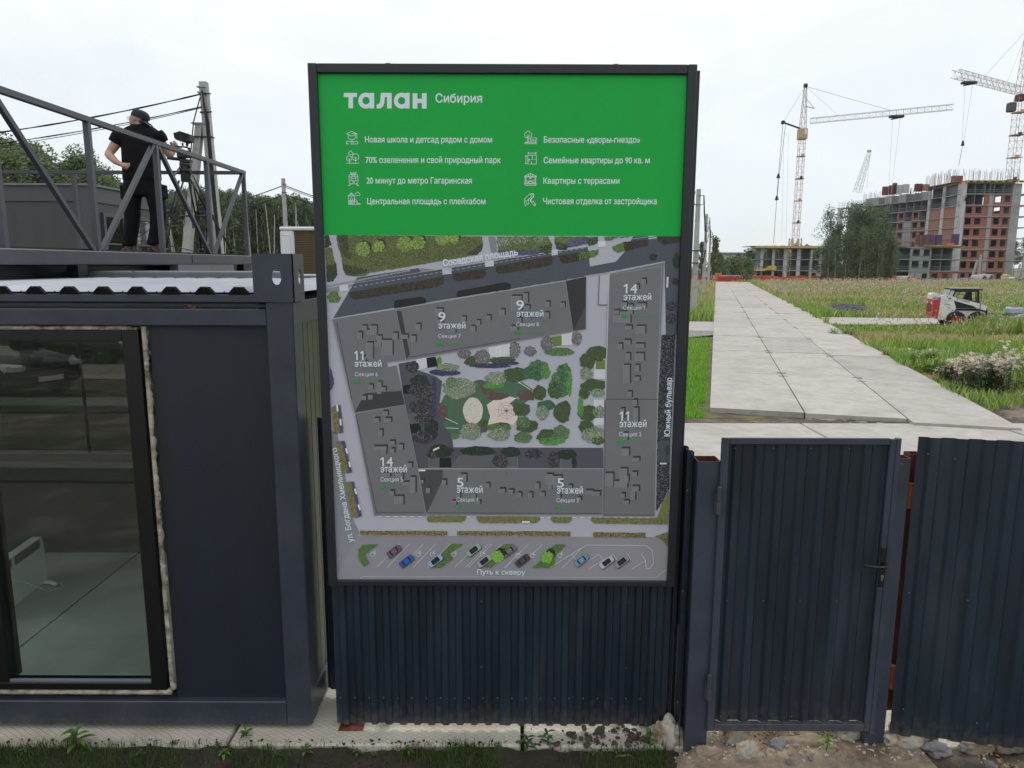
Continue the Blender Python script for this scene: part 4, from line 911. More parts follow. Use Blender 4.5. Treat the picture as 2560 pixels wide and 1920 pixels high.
# courtyard
poly(P_('A740,1315 A905,1290 A910,1370 A1100,1440 A1150,1482 C1030,60 C1060,210 C1140,310 C1152,408 D830,412 D925,412 D925,592 C850,592 C735,40'), pc(66,69,77))
speck(P_('A740,1315 A1100,1440 C1030,60 C1060,210 C1140,310 C1152,408 C850,592 C735,40'), 260, 1.6, [pc(60,63,70), pc(72,75,84)], .0014)
green = P_('C1025,70 C1075,-40 A1420,1500 A1475,1470 A1560,1478 B160,1440 B260,1500 B350,1560 D150,-10 D300,-10 D190,60 C1720,40 C1720,140 C1440,255 C1385,290 C1130,300 C1060,210')
poly(green, pc(62,92,70)); speck(green, 300, 1.8, [pc(58,88,66), pc(66,98,76)], .0016)
for s in ('A1485,1470 A1530,1468 A1560,1540 A1680,1590 A1780,1600 A1790,1659 A1600,1659 A1540,1600', 'B210,1570 B330,1560 B360,1659 B230,1659 B200,1610', 'C1025,20 C1100,50 C1110,160 C1060,200 C1030,120', 'C1380,215 C1460,200 C1440,275 C1390,285'): poly(P_(s), pc(84,64,60), .0014)
poly(ell(*C_(1322,92), 25, 33, n=22, wob=.03), pc(176,170,160), .0018); speck(ell(*C_(1322,92), 24, 32), 110, 1.6, [pc(160,152,140), pc(188,182,172)], .0022)
blob = P_('C1440,40 C1500,0 A1700,1659 A1790,1625 A1850,1640 C1640,30 C1700,100 C1712,160 C1670,215 C1560,190 C1450,215 C1470,140')
poly(blob, pc(186,172,164), .0020)
for r in (6, 13, 20): stroke(ell(*C_(1610,92), r, n=20), .8, pc(120,106,104), .0026, close=True)
for a in range(7): c = C_(1610,92); stroke([c, (c[0]+30*math.cos(a*.9+1.5), c[1]+24*math.sin(a*.9+1.5))], .7, pc(120,106,104), .0026)
poly(ell(*C_(1610,92), 3.5), pc(96,70,72), .0028)
for s in ('B150,1450 B325,1560', 'C1085,155 C1190,205', 'C1090,240 C1195,245', 'B215,1500 B250,1470'): stroke(P_(s), 1.3, pc(190,196,194), .0026)
for s in ('B0,1160 B30,1148 B120,1130 B125,1235 B0,1255', 'A1590,1165 A1690,1150 A1695,1245 A1600,1250', 'A1700,1145 A1785,1130 A1790,1225 A1705,1240', 'B620,1045 B720,1025 B715,1135 B622,1140', 'B935,1275 B1030,1275 B1030,1455 B925,1455', 'D845,0 D930,0 D930,72 D845,72', 'D845,158 D930,158 D930,212 D845,212', 'A910,1280 A1000,1262 A1010,1350 A925,1375'): poly(P_(s), pc(170,172,182), .0022); stroke(P_(s), 1., pc(190,188,180), .0026, close=True)
poly(P_('B525,1065 B618,1050 B622,1140 B545,1152'), pc(86,110,52), .0022); poly(P_('B940,1280 B1028,1280 B1028,1368 B938,1368'), pc(86,110,52), .0024)
for s in ('A1000,1262 A1090,1250 A1112,1340 A1010,1355', 'A780,1525 A870,1505 A885,1600 A785,1600', 'C775,200 C865,195 C878,280 C790,290', 'C1030,500 C1132,498 C1135,580 C1030,582'): poly(P_(s), pc(26,30,28), .0022)
for s in ('C765,130 C855,115 C868,195 C778,205', 'C938,498 C1030,498 C1030,582 C940,582', 'C1212,482 C1505,480 C1510,572 C1140,574', 'D88,496 D186,496 D188,582 D95,582', 'D560,500 D655,500 D655,582 D555,582', 'C1610,496 C1705,496 C1707,580 C1615,580'): poly(P_(s), pc(78,80,84), .0022); stroke(P_(s), .9, pc(104,104,104), .0026, close=True)
# courtyard planting: (map, x, y, rx, ry, kind)
PL = {'g': (MIDG, [pc(80,116,70), pc(62,88,56), pc(96,126,82), pc(50,72,50)]), 's': (pc(104,116,98), [pc(130,138,116), pc(96,110,88), pc(146,150,134), pc(80,98,70)]), 'd': (pc(36,46,42), [pc(32,40,36), pc(48,62,52), pc(40,50,44)]), 'l': (pc(92,88,92), [pc(140,124,136), pc(80,90,70), pc(120,106,122), pc(70,84,60)]), 'b': (pc(66,124,56), [BRT, pc(80,140,62), pc(60,108,50)]), 'v': (pc(48,46,52), [pc(76,70,82), pc(40,38,44), pc(96,88,100), pc(36,42,38)]), 'o': (pc(96,98,62), [OLV, pc(76,86,54), pc(112,110,70)]), 'e': (pc(50,92,66), [pc(44,84,60), pc(60,104,76), pc(36,66,50)]), 'p': (pc(48,44,84), [PUR, pc(58,56,88)]), 'k': (pc(62,78,48), [pc(54,70,44), pc(74,92,56), pc(48,60,40)])}
for M, x, y, rx, ry, kd in (('A',870,1345,62,55,'v'),('A',1180,1395,140,35,'p'),('A',1205,1350,110,38,'s'),('A',1125,1290,22,42,'b'),('A',1360,1225,60,45,'l'),('A',1440,1290,80,45,'k'),('A',1530,1250,75,70,'l'),('A',1720,1280,120,28,'k'),('A',1830,1190,45,75,'l'),('A',1600,1335,190,22,'p'),
    ('B',180,1180,50,70,'l'),('B',322,1195,58,48,'l'),('B',480,1125,60,70,'l'),('B',600,1205,140,38,'g'),('B',760,1080,50,70,'l'),('B',50,1290,110,22,'k'),('B',90,1310,120,18,'p'),
    ('A',960,1570,125,85,'v'),('A',940,1480,90,60,'d'),('C',880,60,110,70,'v'),('C',900,160,80,60,'v'),('C',960,250,65,90,'d'),('C',890,320,95,55,'v'),('A',1075,1560,22,120,'p'),('C',985,60,18,100,'p'),
    ('A',1310,1545,150,100,'s'),('A',1250,1490,60,50,'g'),('A',1660,1450,100,60,'s'),('A',1640,1520,100,30,'b'),('B',20,1450,80,60,'s'),('B',180,1420,120,70,'k'),('B',400,1370,95,90,'g'),('B',330,1400,80,60,'e'),('B',420,1350,40,40,'e'),('B',390,1440,40,36,'e'),('B',470,1400,40,60,'b'),('B',410,1590,65,70,'k'),
    ('B',640,1400,68,90,'g'),('B',610,1500,100,130,'g'),('B',560,1560,70,80,'k'),('B',620,1370,30,40,'e'),('B',640,1450,45,45,'e'),('B',610,1540,50,45,'e'),('B',690,1500,25,120,'b'),
    ('B',950,1220,110,70,'k'),('B',860,1290,70,80,'k'),('B',850,1410,60,60,'s'),('B',920,1520,120,60,'k'),('B',830,1590,50,60,'k'),('B',960,1590,60,40,'s'),
    ('D',430,45,75,45,'e'),('D',400,110,55,60,'s'),('D',575,100,72,95,'k'),('D',220,80,75,60,'k'),('D',270,225,95,55,'k'),('D',235,190,60,50,'g'),('D',235,320,75,50,'g'),('D',440,310,85,60,'k'),('D',560,290,75,70,'g'),('D',480,355,110,34,'b'),('D',60,240,65,45,'k'),('D',55,290,65,50,'s'),
    ('C',1300,270,90,75,'s'),('C',1165,310,40,26,'g'),('C',1540,235,100,32,'g'),('C',1545,300,95,50,'s'),('C',1420,200,30,30,'k'),
    ('D',790,110,90,70,'k'),('D',780,230,70,60,'k'),('D',850,300,110,70,'s'),('D',880,350,60,34,'k'),('D',890,100,50,50,'s'),('D',730,60,24,90,'b'),
    ('C',1040,440,105,55,'d'),('C',970,465,50,40,'v'),('C',1365,440,155,42,'d'),('C',1550,525,60,50,'v'),('C',1640,445,80,40,'d'),('D',125,450,85,40,'d'),('D',325,465,78,42,'v'),('D',60,530,50,48,'v'),('D',500,510,50,70,'v'),('D',610,470,80,42,'d'),('D',675,540,22,50,'d'),
    ('B',1650,770,42,46,'v'),('B',1650,890,42,48,'v'),('B',1700,345,34,70,'d'),('B',1480,310,32,30,'d'),('B',1690,540,30,30,'d')):
    F = {'A': (A_,3.77), 'B': (B_,3.77), 'C': (C_,3.456), 'D': (D_,3.456)}[M]; c = F[0](x, y); q = ell(c[0], c[1], rx/F[1], ry/F[1], n=22, wob=.13)
    poly(q, PL[kd][0], .0026); speck(q, int(rx*ry/F[1]**2*.55)+12, 1.35, PL[kd][1], .0036)
# right boulevard strip
strip_ = P_('B1560,1045 B1690,1045 D1505,340 D1495,760 D1440,870 D1385,960 D1395,350 D1400,0'); shrub(strip_, pc(34,36,38), [pc(30,30,34), pc(60,58,72), pc(100,98,116), pc(44,52,44)], 1.5, 1.1)
poly(P_('D1400,355 D1505,350 D1500,530 D1395,530'), pc(60,66,72), .0030); q = ell(*D_(1480,435), 7, 13); poly(q, pc(34,60,48), .0040)
stroke(P_('D1420,547 D1468,547'), 4, pc(190,180,165), .004); stroke(P_('B1616,505 B1612,592'), 4.5, pc(176,172,168), .003)
shrub(P_('D1495,780 D1485,1070 D1380,1060 D1440,880'), pc(96,100,50), [pc(90,104,48), pc(120,116,66)], 1.2)
# roofs
def roof(s, c=ROOF, e=PALE):
    q = P_(s); poly(q, c, .0040); stroke(q, 1.1, tuple(v*.42 for v in e), .0044, close=True)
roof('A122,895 A715,800 A812,1280 A630,1302 A640,1350 A722,1332 C737,38 C300,108')
roof('C300,118 C738,42 C918,975 C918,998 C468,998')
roof('A725,795 B655,535 B725,1010 A810,1282')
roof('B655,535 B850,495 B845,990 B725,1010', RFD)
poly(P_('B850,770 B848,990 B725,1010'), pc(62,62,66), .0042)
roof('B1065,470 B1585,362 D1395,0 D1372,1005 D925,1002 D942,0 B1030,1640')
roof('C850,600 C930,586 D920,592 D922,992 C918,990')
stroke(P_('B1075,478 B1560,395 B1515,1645 B1035,1645'), 1.2, pc(120,124,128), .0048); stroke(P_('B1040,1648 B1540,1650'), 2.4, pc(60,62,66), .0049); stroke(P_('B1065,470 B1030,1650'), 2.6, pc(150,158,160), .0049)
stroke(P_('B1585,362 D1395,0 D1372,1005'), 2.2, pc(120,132,130), .0049); stroke(P_('D942,0 D930,990 D1350,992'), 1.6, pc(60,62,64), .0049)
poly(P_('A722,815 A768,822 A850,1230 A815,1276'), pc(52,53,56), .0046); poly(P_('C852,604 C1062,600 C1062,690 C930,965 C919,975'), pc(62,63,65), .0046)
poly(P_('C300,105 C735,38 C705,-80 C392,-60'), pc(52,53,54), .0046); poly(P_('B970,485 B1060,472 B1048,760 B962,765'), pc(150,150,160), .0046); stroke(P_('B975,490 B965,762 B1045,762'), 1.5, pc(44,44,48), .0048)
for s in ('A160,930 A300,1650', 'C315,130 C490,968 C900,968', 'A845,1255 A1885,1080', 'C935,972 D905,978'): stroke(P_(s), 1.8, pc(62,63,65), .0048)
for s in ('A122,895 A715,800 B655,535', 'A110,900 C285,95', 'C300,118 C468,998', 'C470,1000 D1372,1010', 'C850,592 D920,592', 'B840,490 B1070,455'): stroke(P_(s), 1.8, pc(136,138,140), .0050)
for i in range(34): 
    a = P_('C500,1000 D1360,1012'); t = i/34; x = a[0][0]+(a[1][0]-a[0][0])*t; y = a[0][1]+(a[1][1]-a[0][1])*t+1.2; stroke([(x, y), (x+9, y+.1)], 1.6, pc(186,186,184), .0052)
for i in range(18):
    a = P_('A230,880 B1480,385'); t = i/18; x = a[0][0]+(a[1][0]-a[0][0])*t; y = a[0][1]+(a[1][1]-a[0][1])*t; stroke([(x, y), (x+9, y-1.6)], 1.2, pc(140,134,126), .0052)
BX_ = dict(A=((395,960,48,38),(475,960,62,85),(355,1022,42,60),(445,1000,40,45),(540,1055,42,55),(685,1028,48,62),(440,1120,60,150),(585,1095,100,140),(515,1110,60,45),(385,1250,50,50),(460,1515,40,42),(540,1490,40,110),(580,1540,40,35),(395,1620,40,38),(455,1610,42,42),(905,945,42,55),(860,1055,42,58),(770,1045,58,36),(1088,800,70,60),(1105,900,50,50),(1333,875,40,46),(1420,965,44,52),(1470,910,40,42),(1565,865,42,42),(1695,808,44,52),(1800,970,50,42),(1205,990,72,38),(1805,690,80,120)),
    B=((145,680,95,140),(255,655,45,90),(35,810,44,52),(465,735,40,50),(605,745,42,42),(455,835,45,62),(195,885,45,50),(140,965,62,45),(265,770,50,40),(275,860,50,40),(1368,522,42,48),(1310,575,35,45),(1180,740,52,40),(1245,760,42,90),(1330,750,80,38),(1200,690,80,34),(1110,815,50,32),(1170,825,95,108),(1105,855,95,80),(1215,960,62,34),(1318,962,86,72),(1205,1095,60,40),(1145,1130,42,52),(1315,1130,80,38),(1220,1220,42,66),(1312,1220,80,70),(1200,1330,60,170),(1308,1330,40,62),(1300,1440,52,40),(1233,1580,44,52)),
    C=((545,98,42,35),(470,158,42,35),(560,158,55,34),(508,258,32,56),(465,400,110,34),(535,400,38,70),(600,355,48,36),(680,385,38,46),(612,420,32,34),(755,545,40,40),(530,630,76,30),(655,630,62,60),(780,665,45,135),(722,708,55,30),(605,785,34,42),(645,830,76,70),(868,690,28,26),(918,758,34,44),(1055,690,34,48),(1210,640,55,70),(1430,720,32,36),(1545,765,50,36),(1628,778,42,32),(1700,800,30,30),(1180,805,30,36),(1312,805,34,36),(1138,870,40,32),(1340,870,44,30)),
    D=((25,770,52,32),(105,775,42,34),(178,802,40,32),(280,800,32,44),(340,718,32,48),(430,640,60,90),(490,655,75,100),(450,720,30,48),(385,798,34,32),(618,735,38,26),(522,810,34,36),(700,840,34,30),(772,780,62,34),(835,790,60,36),(940,632,72,112),(1068,592,64,108),(1022,700,110,56),(1115,655,28,56),(1172,622,44,34),(1172,745,60,44),(1160,780,40,82),(1076,808,34,36),(1100,868,46,32),(1078,418,70,62),(1178,498,58,30),(1070,75,36,80),(1185,68,42,128),(1180,0,36,50),(1095,285,40,60),(1090,200,48,46)))
for M, L_ in BX_.items():
    f, k = {'A': (A_,3.77), 'B': (B_,3.77), 'C': (C_,3.456), 'D': (D_,3.456)}[M]
    for x, y, w_, h_ in L_:
        s = 13
        poly([f(x, y), f(x+s, y-s*1.4), f(x+w_+s, y-s*1.4), f(x+w_+s, y+h_-s*.6), f(x+w_, y+h_), f(x+w_, y)], pc(48,48,51), .0054)
        poly([f(x, y), f(x+w_, y), f(x+w_, y+h_), f(x, y+h_)], pc(102,103,107), .0056); stroke([f(x, y+h_), f(x, y), f(x+w_, y)], .6, pc(124,125,128), .0058)
for s in ('A220,1022','A585,962','A298,1380','A980,825','A1342,765','A1050,1185','B45,700','B410,637','B1133,645','B1488,645','B1118,1065','B1470,1065','B1110,1375','B1458,1375','B1315,493','C382,250','C708,197','C770,510','C448,563','C830,817','C512,870','C935,636','C1260,622','C1610,636','D90,640','D388,640','D712,645','D90,932','D386,935','D710,938','D992,204','D1327,206','D988,478','D1317,480','D980,835','D1306,838'): poly(ell(*P_(s)[0], .9, n=6), pc(52,52,54), .0058)
# planting along the outer walls and hedges
for s in ('C925,1000 C1262,1000 C1255,1030 C1230,1052 C940,1052 C925,1030', 'C1352,1003 C1728,1003 C1728,1060 C1380,1060 C1355,1030', 'D0,1003 D383,1005 D375,1040 D340,1058 D0,1055', 'D472,1005 D657,1008 D650,1040 D625,1058 D500,1058 D475,1030', 'D820,1012 D1480,1020 D1482,1072 D850,1062 D822,1035'): shrub(P_(s), pc(104,100,58), [OLV, pc(90,104,52), pc(120,112,70), pc(70,84,44)], 1.8)
for s in ('C350,1128 C1100,1130 C1100,1166 C350,1162', 'C1187,1130 C1625,1132 C1625,1168 C1187,1166', 'C1705,1140 D105,1128 D105,1168 C1705,1166', 'D182,1132 D640,1135 D640,1172 D184,1170', 'D840,1140 D1290,1146 D1290,1184 D842,1178', 'D1380,1175 D1482,1138 D1480,1255 D1430,1200'): shrub(P_(s), pc(116,106,60), [OLV, pc(130,118,70), pc(84,78,44), pc(60,50,34)], 2.6)
for s in ('C105,60 C150,40 C175,275 C125,285', 'C140,355 C185,352 C250,620 C205,630', 'C218,705 C265,705 C335,1000 C285,1015'):
    q = P_(s); shrub([(x+8, y) for x, y in q], PUR, [pc(72,70,106), pc(58,56,86)], 1.4); shrub(q, pc(112,106,62), [OLV, pc(126,116,70), pc(84,80,44)], 2.2)
for s in ('C150,45 C155,90','C178,168 C182,210','C228,420 C238,455','C255,535 C262,570','C305,768 C316,805','C335,905 C346,940','C860,605 C905,605','D230,1050 D285,1050','C985,430 C1025,410'): stroke(P_(s), 4.5, pc(190,186,180), .006)
shrub(P_('A95,1350 A110,1380 A135,1500 A110,1560 A98,1560'), PUR, [pc(72,70,106), pc(58,56,86)], 1.4)
for s in ('C130,600 C135,620', ): pass
# parking
stroke(P_('C350,1535 C375,1520 D1380,1530 D1440,1480 D1480,1465'), 1.2, pc(160,160,166), .003)
stroke(P_('C295,1030 C345,1140'), 1.2, pc(160,160,166), .003)
for x in (505, 600, 720, 825, 950, 1280, 1395): stroke([C_(x-20, 1443), C_(x+175, 1240)] if x not in (505,) else [C_(490, 1443), C_(690, 1240)], 1.2, pc(170,172,178), .003)
for x in (1165, 1285, 1600): stroke([C_(x, 1443), C_(x+200, 1240)], 1.2, pc(170,172,178), .003)
for x0_, x1_ in ((75,275),(195,400)): stroke([D_(x0_, 1445), D_(x1_, 1245)], 1.2, pc(170,172,178), .003)
for a in ('D570,1450 D745,1270', 'D685,1450 D890,1330', 'D805,1452 D1010,1330', 'D1045,1454 D1135,1330 D1165,1380', 'D1175,1456 D1290,1385', 'D890,1330 D925,1380', 'D1010,1330 D1045,1380', 'D655,1330 D690,1375'): stroke(P_(a), 1.2, pc(170,172,178), .003)
stroke(P_('D460,1445 D780,1250 D1300,1255 D1350,1300 D1358,1400 D1330,1450 D1295,1455 D1290,1385 D1255,1330'), 1.2, pc(176,178,184), .003)
for s in ('C335,1290 C375,1248 C505,1242 C385,1330 C428,1405 C380,1435 C335,1360', 'C1140,1243 C1235,1243 C1118,1325 C1150,1365 C1050,1443 C985,1443 C1085,1370 C1050,1320', 'C1520,1300 C1600,1245 C1665,1245 C1480,1443 C1415,1440', 'D0,1290 D70,1245 D150,1245 D0,1360', 'D315,1445 D395,1380 D440,1300 D515,1248 D605,1248 D500,1360 D515,1410 D465,1447'): shrub(P_(s), pc(70,100,46), [pc(80,112,52), pc(62,92,42)], 1.1)
CAR = (('C',640,1303,(92,72,82)),('C',748,1388,(40,72,150)),('C',998,1385,(120,146,176)),('C',1328,1292,(122,142,136)),('C',1420,1388,(130,134,136)),('C',1635,1300,(96,92,92)),('D',228,1382,(58,60,64)),('D',738,1380,(80,124,148)),('D',955,1398,(150,152,156)),('D',1085,1392,(120,118,116)))
for M, x, y, c in CAR:
    f = C_ if M == 'C' else D_; c0 = f(x, y); an = math.radians(-37)
    def rr(a, b): return [(c0[0]+u*math.cos(an)-v*math.sin(an), c0[1]+u*math.sin(an)+v*math.cos(an)) for u, v in ((-a,-b*.7),(-a*.85,-b),(a*.85,-b),(a,-b*.6),(a,b*.6),(a*.85,b),(-a*.85,b),(-a,b*.7))]
    poly([(u+1.5, v+1.5) for u, v in rr(20, 8.5)], pc(58,58,62), .0032); poly(rr(19.5, 8), pc(*c), .0036); poly(rr(11, 6.3), pc(26,28,32), .0040); poly(rr(7, 5.2), pc(*[min(255, v+6) for v in c]) if c[0] < 110 else pc(36,38,42), .0044)
for M, x, y in (('C',1535,1345),('D',442,1355),('D',10,1350)):
    f = C_ if M == 'C' else D_; c = f(x, y); poly(ell(c[0]+8, c[1]-8, 13, wob=.15), pc(34,46,32), .0046); q = ell(c[0], c[1], 14, wob=.2, n=20); poly(q, pc(94,140,50), .0048); speck(q, 110, 1.5, [pc(120,170,60), pc(90,150,50)], .0054)
for M, x, y in (('C',458,1325),('C',850,1325),('C',972,1325),('C',1158,1325),('C',1405,1325),('D',190,1335),('D',312,1335),('D',550,1335)):
    f = C_ if M == 'C' else D_; c = f(x, y); stroke(ell(c[0], c[1]+1, 5.5, n=12), 1.1, pc(178,182,190), .003, close=True); stroke([(c[0]+1, c[1]-3), (c[0]+7, c[1]-8)], 1.3, pc(178,182,190), .003); stroke([(c[0]+1, c[1]), (c[0]+8, c[1]-2)], 1.2, pc(178,182,190), .003)
mb.smooth = None
obj('site_plan_print', mb, M_print, bo)
# ------------------------------------------------------------------ lettering
M_let = mat('white_lettering', WHT, .5, spec=.3)
M_letg = mat('green_lettering', pc(14,150,44), .5, spec=.3)
LD = .0105
GC = {}
def outlines(s, bold):
    if (s, bold) in GC: return GC[(s, bold)]
    cu = bpy.data.curves.new('t', 'FONT'); cu.body = s; o = bpy.data.objects.new('t', cu); col.objects.link(o)
    dg = bpy.context.evaluated_depsgraph_get(); dg.update(); c = o.to_curve(dg); loops = []; stems = {}
    for sp in c.splines:
        b = sp.bezier_points; P = []; n = len(b)
        for i in range(n):
            p, q = b[i], b[(i+1)%n]; A, B_2, C2, D2 = p.co.xy, p.handle_right.xy, q.handle_left.xy, q.co.xy
            st = (B_2-A).length+(D2-C2).length; m = 1 if st < 1e-4 or abs((B_2-A).cross(D2-A)) < 1e-5 and abs((C2-A).cross(D2-A)) < 1e-5 else 4
            for k in range(m): t = k/m; P.append(A*(1-t)**3+B_2*3*t*(1-t)**2+C2*3*t*t*(1-t)+D2*t**3)
        ar = sum(P[i-1].cross(P[i]) for i in range(len(P)))/2; ch = s.replace(' ', '')[0]
        loops.append([P, ar, sp.character_index])
        if s[sp.character_index] == '1' and n == 4:      # the digit one needs its flag
            x0 = min(p.x for p in P); F = [Vector((x0+.02,.685)), Vector((x0-.15,.555)), Vector((x0-.15,.46)), Vector((x0+.02,.585))]
            if sum(F[i-1].cross(F[i]) for i in range(4))*ar < 0: F.reverse()
            loops.append([F, ar, sp.character_index])
    o.to_curve_clear(); bpy.data.objects.remove(o); bpy.data.curves.remove(cu)
    for l in loops:      # signs differ from glyph to glyph: a contour inside a bigger one of the other sign is a hole
        big = max((q for q in loops if q[2] == l[2]), key=lambda q: abs(q[1])); l.append(1 if l[1]*big[1] > 0 else -1); l.append(1 if l[1] > 0 else -1)
    for l in loops:
        if bold:
            P = [p for i, p in enumerate(l[0]) if (p-l[0][i-1]).length > 1e-4]; n = len(P); Q2 = []
            for i in range(n):
                d1 = (P[i]-P[i-1]).normalized(); d2 = (P[(i+1)%n]-P[i]).normalized(); n_ = Vector((d1.y+d2.y, -d1.x-d2.x))
                n_ = n_.normalized()/max(.5, (1+d1.dot(d2))/2)**.5 if n_.length > 1e-4 else Vector((0,0)); Q2.append(P[i]+n_*bold*l[3]*l[4])
            l[0] = Q2
    res = []
    for ci in sorted(set(l[2] for l in loops)): vo, T = fill2d([l[0] for l in loops if l[2] == ci]); res.append((vo, T))
    GC[(s, bold)] = res; return res
def text(s, a, b, capz, bold=0., d=LD, m=None):
    # a, b: baseline start and end (photo pixels); capz: cap height in photo pixels
    G = outlines(s, bold); x0 = min(p.x for g in G for p in g[0]); x1 = max(p.x for g in G for p in g[0]); A = bp(*a); B = bp(*b); u = B-A; Ln = u.length; u.normalize(); n = Vector((-u.z, 0, u.x))
    sx_ = Ln/(x1-x0); sy_ = capz*abs(bp(a[0],a[1]-10).z-bp(*a).z)/10/.70; mb2 = MB(); mb2.smooth = None
    for k, (V, T) in enumerate(G):
        q = [A+u*((p.x-x0)*sx_)+n*(p.y*sy_) for p in V]; mb2.add([(p.x, BY-d-.00004*(k%4), p.z) for p in q], [tuple(t) for t in T])
    return obj('lettering', mb2, m or M_let, bo)
Z4 = lambda x, y: (760+x/2.212, 150+y/2.212)
def row(s, x0, x1, y, cap, bold=.004): return text(s, Z4(x0, y), Z4(x1, y+ (x1-x0)*.0005), cap/2.212, bold*1.3, .0004)
row('Сибирия', 727, 985, 235, 47, .012)
row('Новая школа и детсад рядом с домом', 338, 1040, 456, 33, .01)
row('70% озеленения и свой природный парк', 341, 1088, 569, 33, .01)
row('20 минут до метро Гагаринская', 346, 928, 683, 33, .01)
row('Центральная площадь с плейхабом', 350, 1004, 797, 32, .01)
row('Безопасные «дворы-гнездо»', 1326, 1858, 457, 33, .01)
row('Семейные квартиры до 90 кв. м', 1325, 1912, 571, 33, .01)
row('Квартиры с террасами', 1324, 1744, 684, 33, .01)
row('Чистовая отделка от застройщика', 1322, 1950, 797, 33, .01)
def label_(F, num, nx0, nx1, ny, nh, ex0, ex1, ey, sec, sx0, sx1, sy, q, lx):
    f, k = {'A': (A_,3.77), 'B': (B_,3.77), 'C': (C_,3.456), 'D': (D_,3.456)}[F]
    text(num, f(nx0, ny), f(nx1, ny), nh/k, .012); text('этажей', f(ex0, ey), f(ex1, ey), 58/k, .016); text(sec, f(sx0, sy), f(sx1, sy), 36/k, 0)
    m = MB(); stroke([f(q[0]+12, (q[1]+q[3])/2), f(lx, (q[1]+q[3])/2)], 1.0, None, LD/.3, m, clip=False)
    P = [bp(*f(x, y)) for x, y in ((q[0],q[1]),(q[2],q[1]),(q[2],q[3]),(q[0],q[3]))]; m.add([(p.x, BY-LD-.0004, p.z) for p in P], [(0,1,2,3)]); m.smooth = None
    obj('marker_line', m, M_letg, bo)
label_('A','9',1117,1185,918,88,1117,1373,983,'Секция 7',1118,1327,1073,(1117,1108,1150,1140),1380)
label_('A','11',330,415,1280,86,330,585,1342,'Секция 6',333,548,1432,(333,1463,366,1497),597)
label_('B','9',190,262,808,90,192,447,872,'Секция 8',190,403,962,(187,997,220,1030),450)
label_('B','14',1198,1327,652,88,1198,1460,715,'Секция 1',1195,1397,806,(1188,842,1222,876),1460)
label_('D','11',1065,1145,175,80,1063,1297,230,'Секция 2',1060,1252,310,(1058,340,1088,370),1297)
label_('D','5',527,585,750,78,524,750,803,'Секция 3',522,712,880,(520,908,550,938),752)
label_('C','14',525,634,568,78,526,754,620,'Секция 5',527,717,700,(526,730,556,758),765)
label_('C','5',1184,1242,745,78,1182,1407,797,'Секция 4',1181,1370,874,(1180,904,1208,930),1412)
text('Соседская площадь', A_(1163,398), A_(1868,292), 58/3.77, .034)
text('Путь к скверу', (1193.5,1434), (1313,1435), 12, .014)
text('ул. Богдана Хмельницкого', (884.6,1353), (843,1118), 13, .014, d=.0105)
text('Южный бульвар', (1673.8,1089.9), (1679,943.4), 13.6, .018)
# heavy geometric logo letters
M_logo = M_let
def lg(pts, m): 
    P = [bp(*Z4(x, y)) for x, y in pts]; P = [Vector((p.x, BY-.0004, p.z)) for p in P]; m.add(P, tess(P)); m.smooth = None
def ring(cx, cy, ro, ri, m):
    n = 28; P = [bp(*Z4(cx+r*math.cos(2*math.pi*i/n), cy+r*1.03*math.sin(2*math.pi*i/n))) for r in (ro, ri) for i in range(n)]
    m.add([(p.x, BY-.0005, p.z) for p in P], [(i, (i+1)%n, n+(i+1)%n, n+i) for i in range(n)]); m.smooth = None
def logo(parts, rings=()):
    m = MB()
    for p in parts: lg(p, m)
    for r in rings: ring(*r, m)
    obj('lettering', m, M_logo, bo)
box4 = lambda x0, y0, x1, y1: [(x0,y0),(x1,y0),(x1,y1),(x0,y1)]
logo([box4(220,182,293,205), box4(246,205,271,267)])
logo([box4(363,182,388,268)], [(343,225,43,20)])
logo([[(425,182),(485,182),(485,268),(459,268),(459,205),(447,205),(444,240),(436,258),(424,267),(402,269),(402,246),(412,244),(419,236),(422,220)]])
logo([box4(559,182,584,268)], [(540,225,43,20)])
logo([box4(601,184,627,269), box4(652,184,678,269), box4(627.5,214,651.5,238)])
LY[0] = 0; LY[1] = 9e-5
# line pictograms
def icon(strokes, F, circles=(), wd=1.15):
    m = MB()
    for s in strokes: stroke([F(x, y) for x, y in s], wd, None, .0012, m, clip=False)
    for cx, cy, r in circles: stroke([F(x, y) for x, y in ell(cx, cy, r, n=18)], wd, None, .0012, m, close=True, clip=False)
    m.smooth = None; obj('pictogram', m, M_let, bo); LY[0] = 0
I7 = lambda x, y: (840+x/7.54, 310+y/7.54)
I8 = lambda x, y: (1290+x/7.54, 310+y/7.54)
def arc(cx, cy, r, a0, a1, n=8, ry=None): return [(cx+r*math.cos(R(a0+(a1-a0)*i/n)), cy+(ry or r)*math.sin(R(a0+(a1-a0)*i/n))) for i in range(n+1)]
icon([[(200,182),(295,138),(392,182),(297,230),(200,182)], [(232,205),(232,272),(300,305),(362,272),(362,205)], [(295,183),(392,182),(396,275)], [(192,328),(390,328)]+arc(390,353,24,-90,90)+[(285,378),(285,328)], [(322,328),(322,378)], [(192,328),(212,352),(195,376),(240,376)]], I7)
icon([[(205,740),(432,740)], [(252,740),(252,655)], [(232,655),(252,675),(270,655)], [(370,740),(370,635)], [(340,625),(370,650),(385,628)], [(250,575)]+arc(250,555,16,90,270)+arc(277,530,24,180,360)+arc(305,555,18,-90,90)+[(250,575)]], I7, [(248,650,49),(368,625,62)])
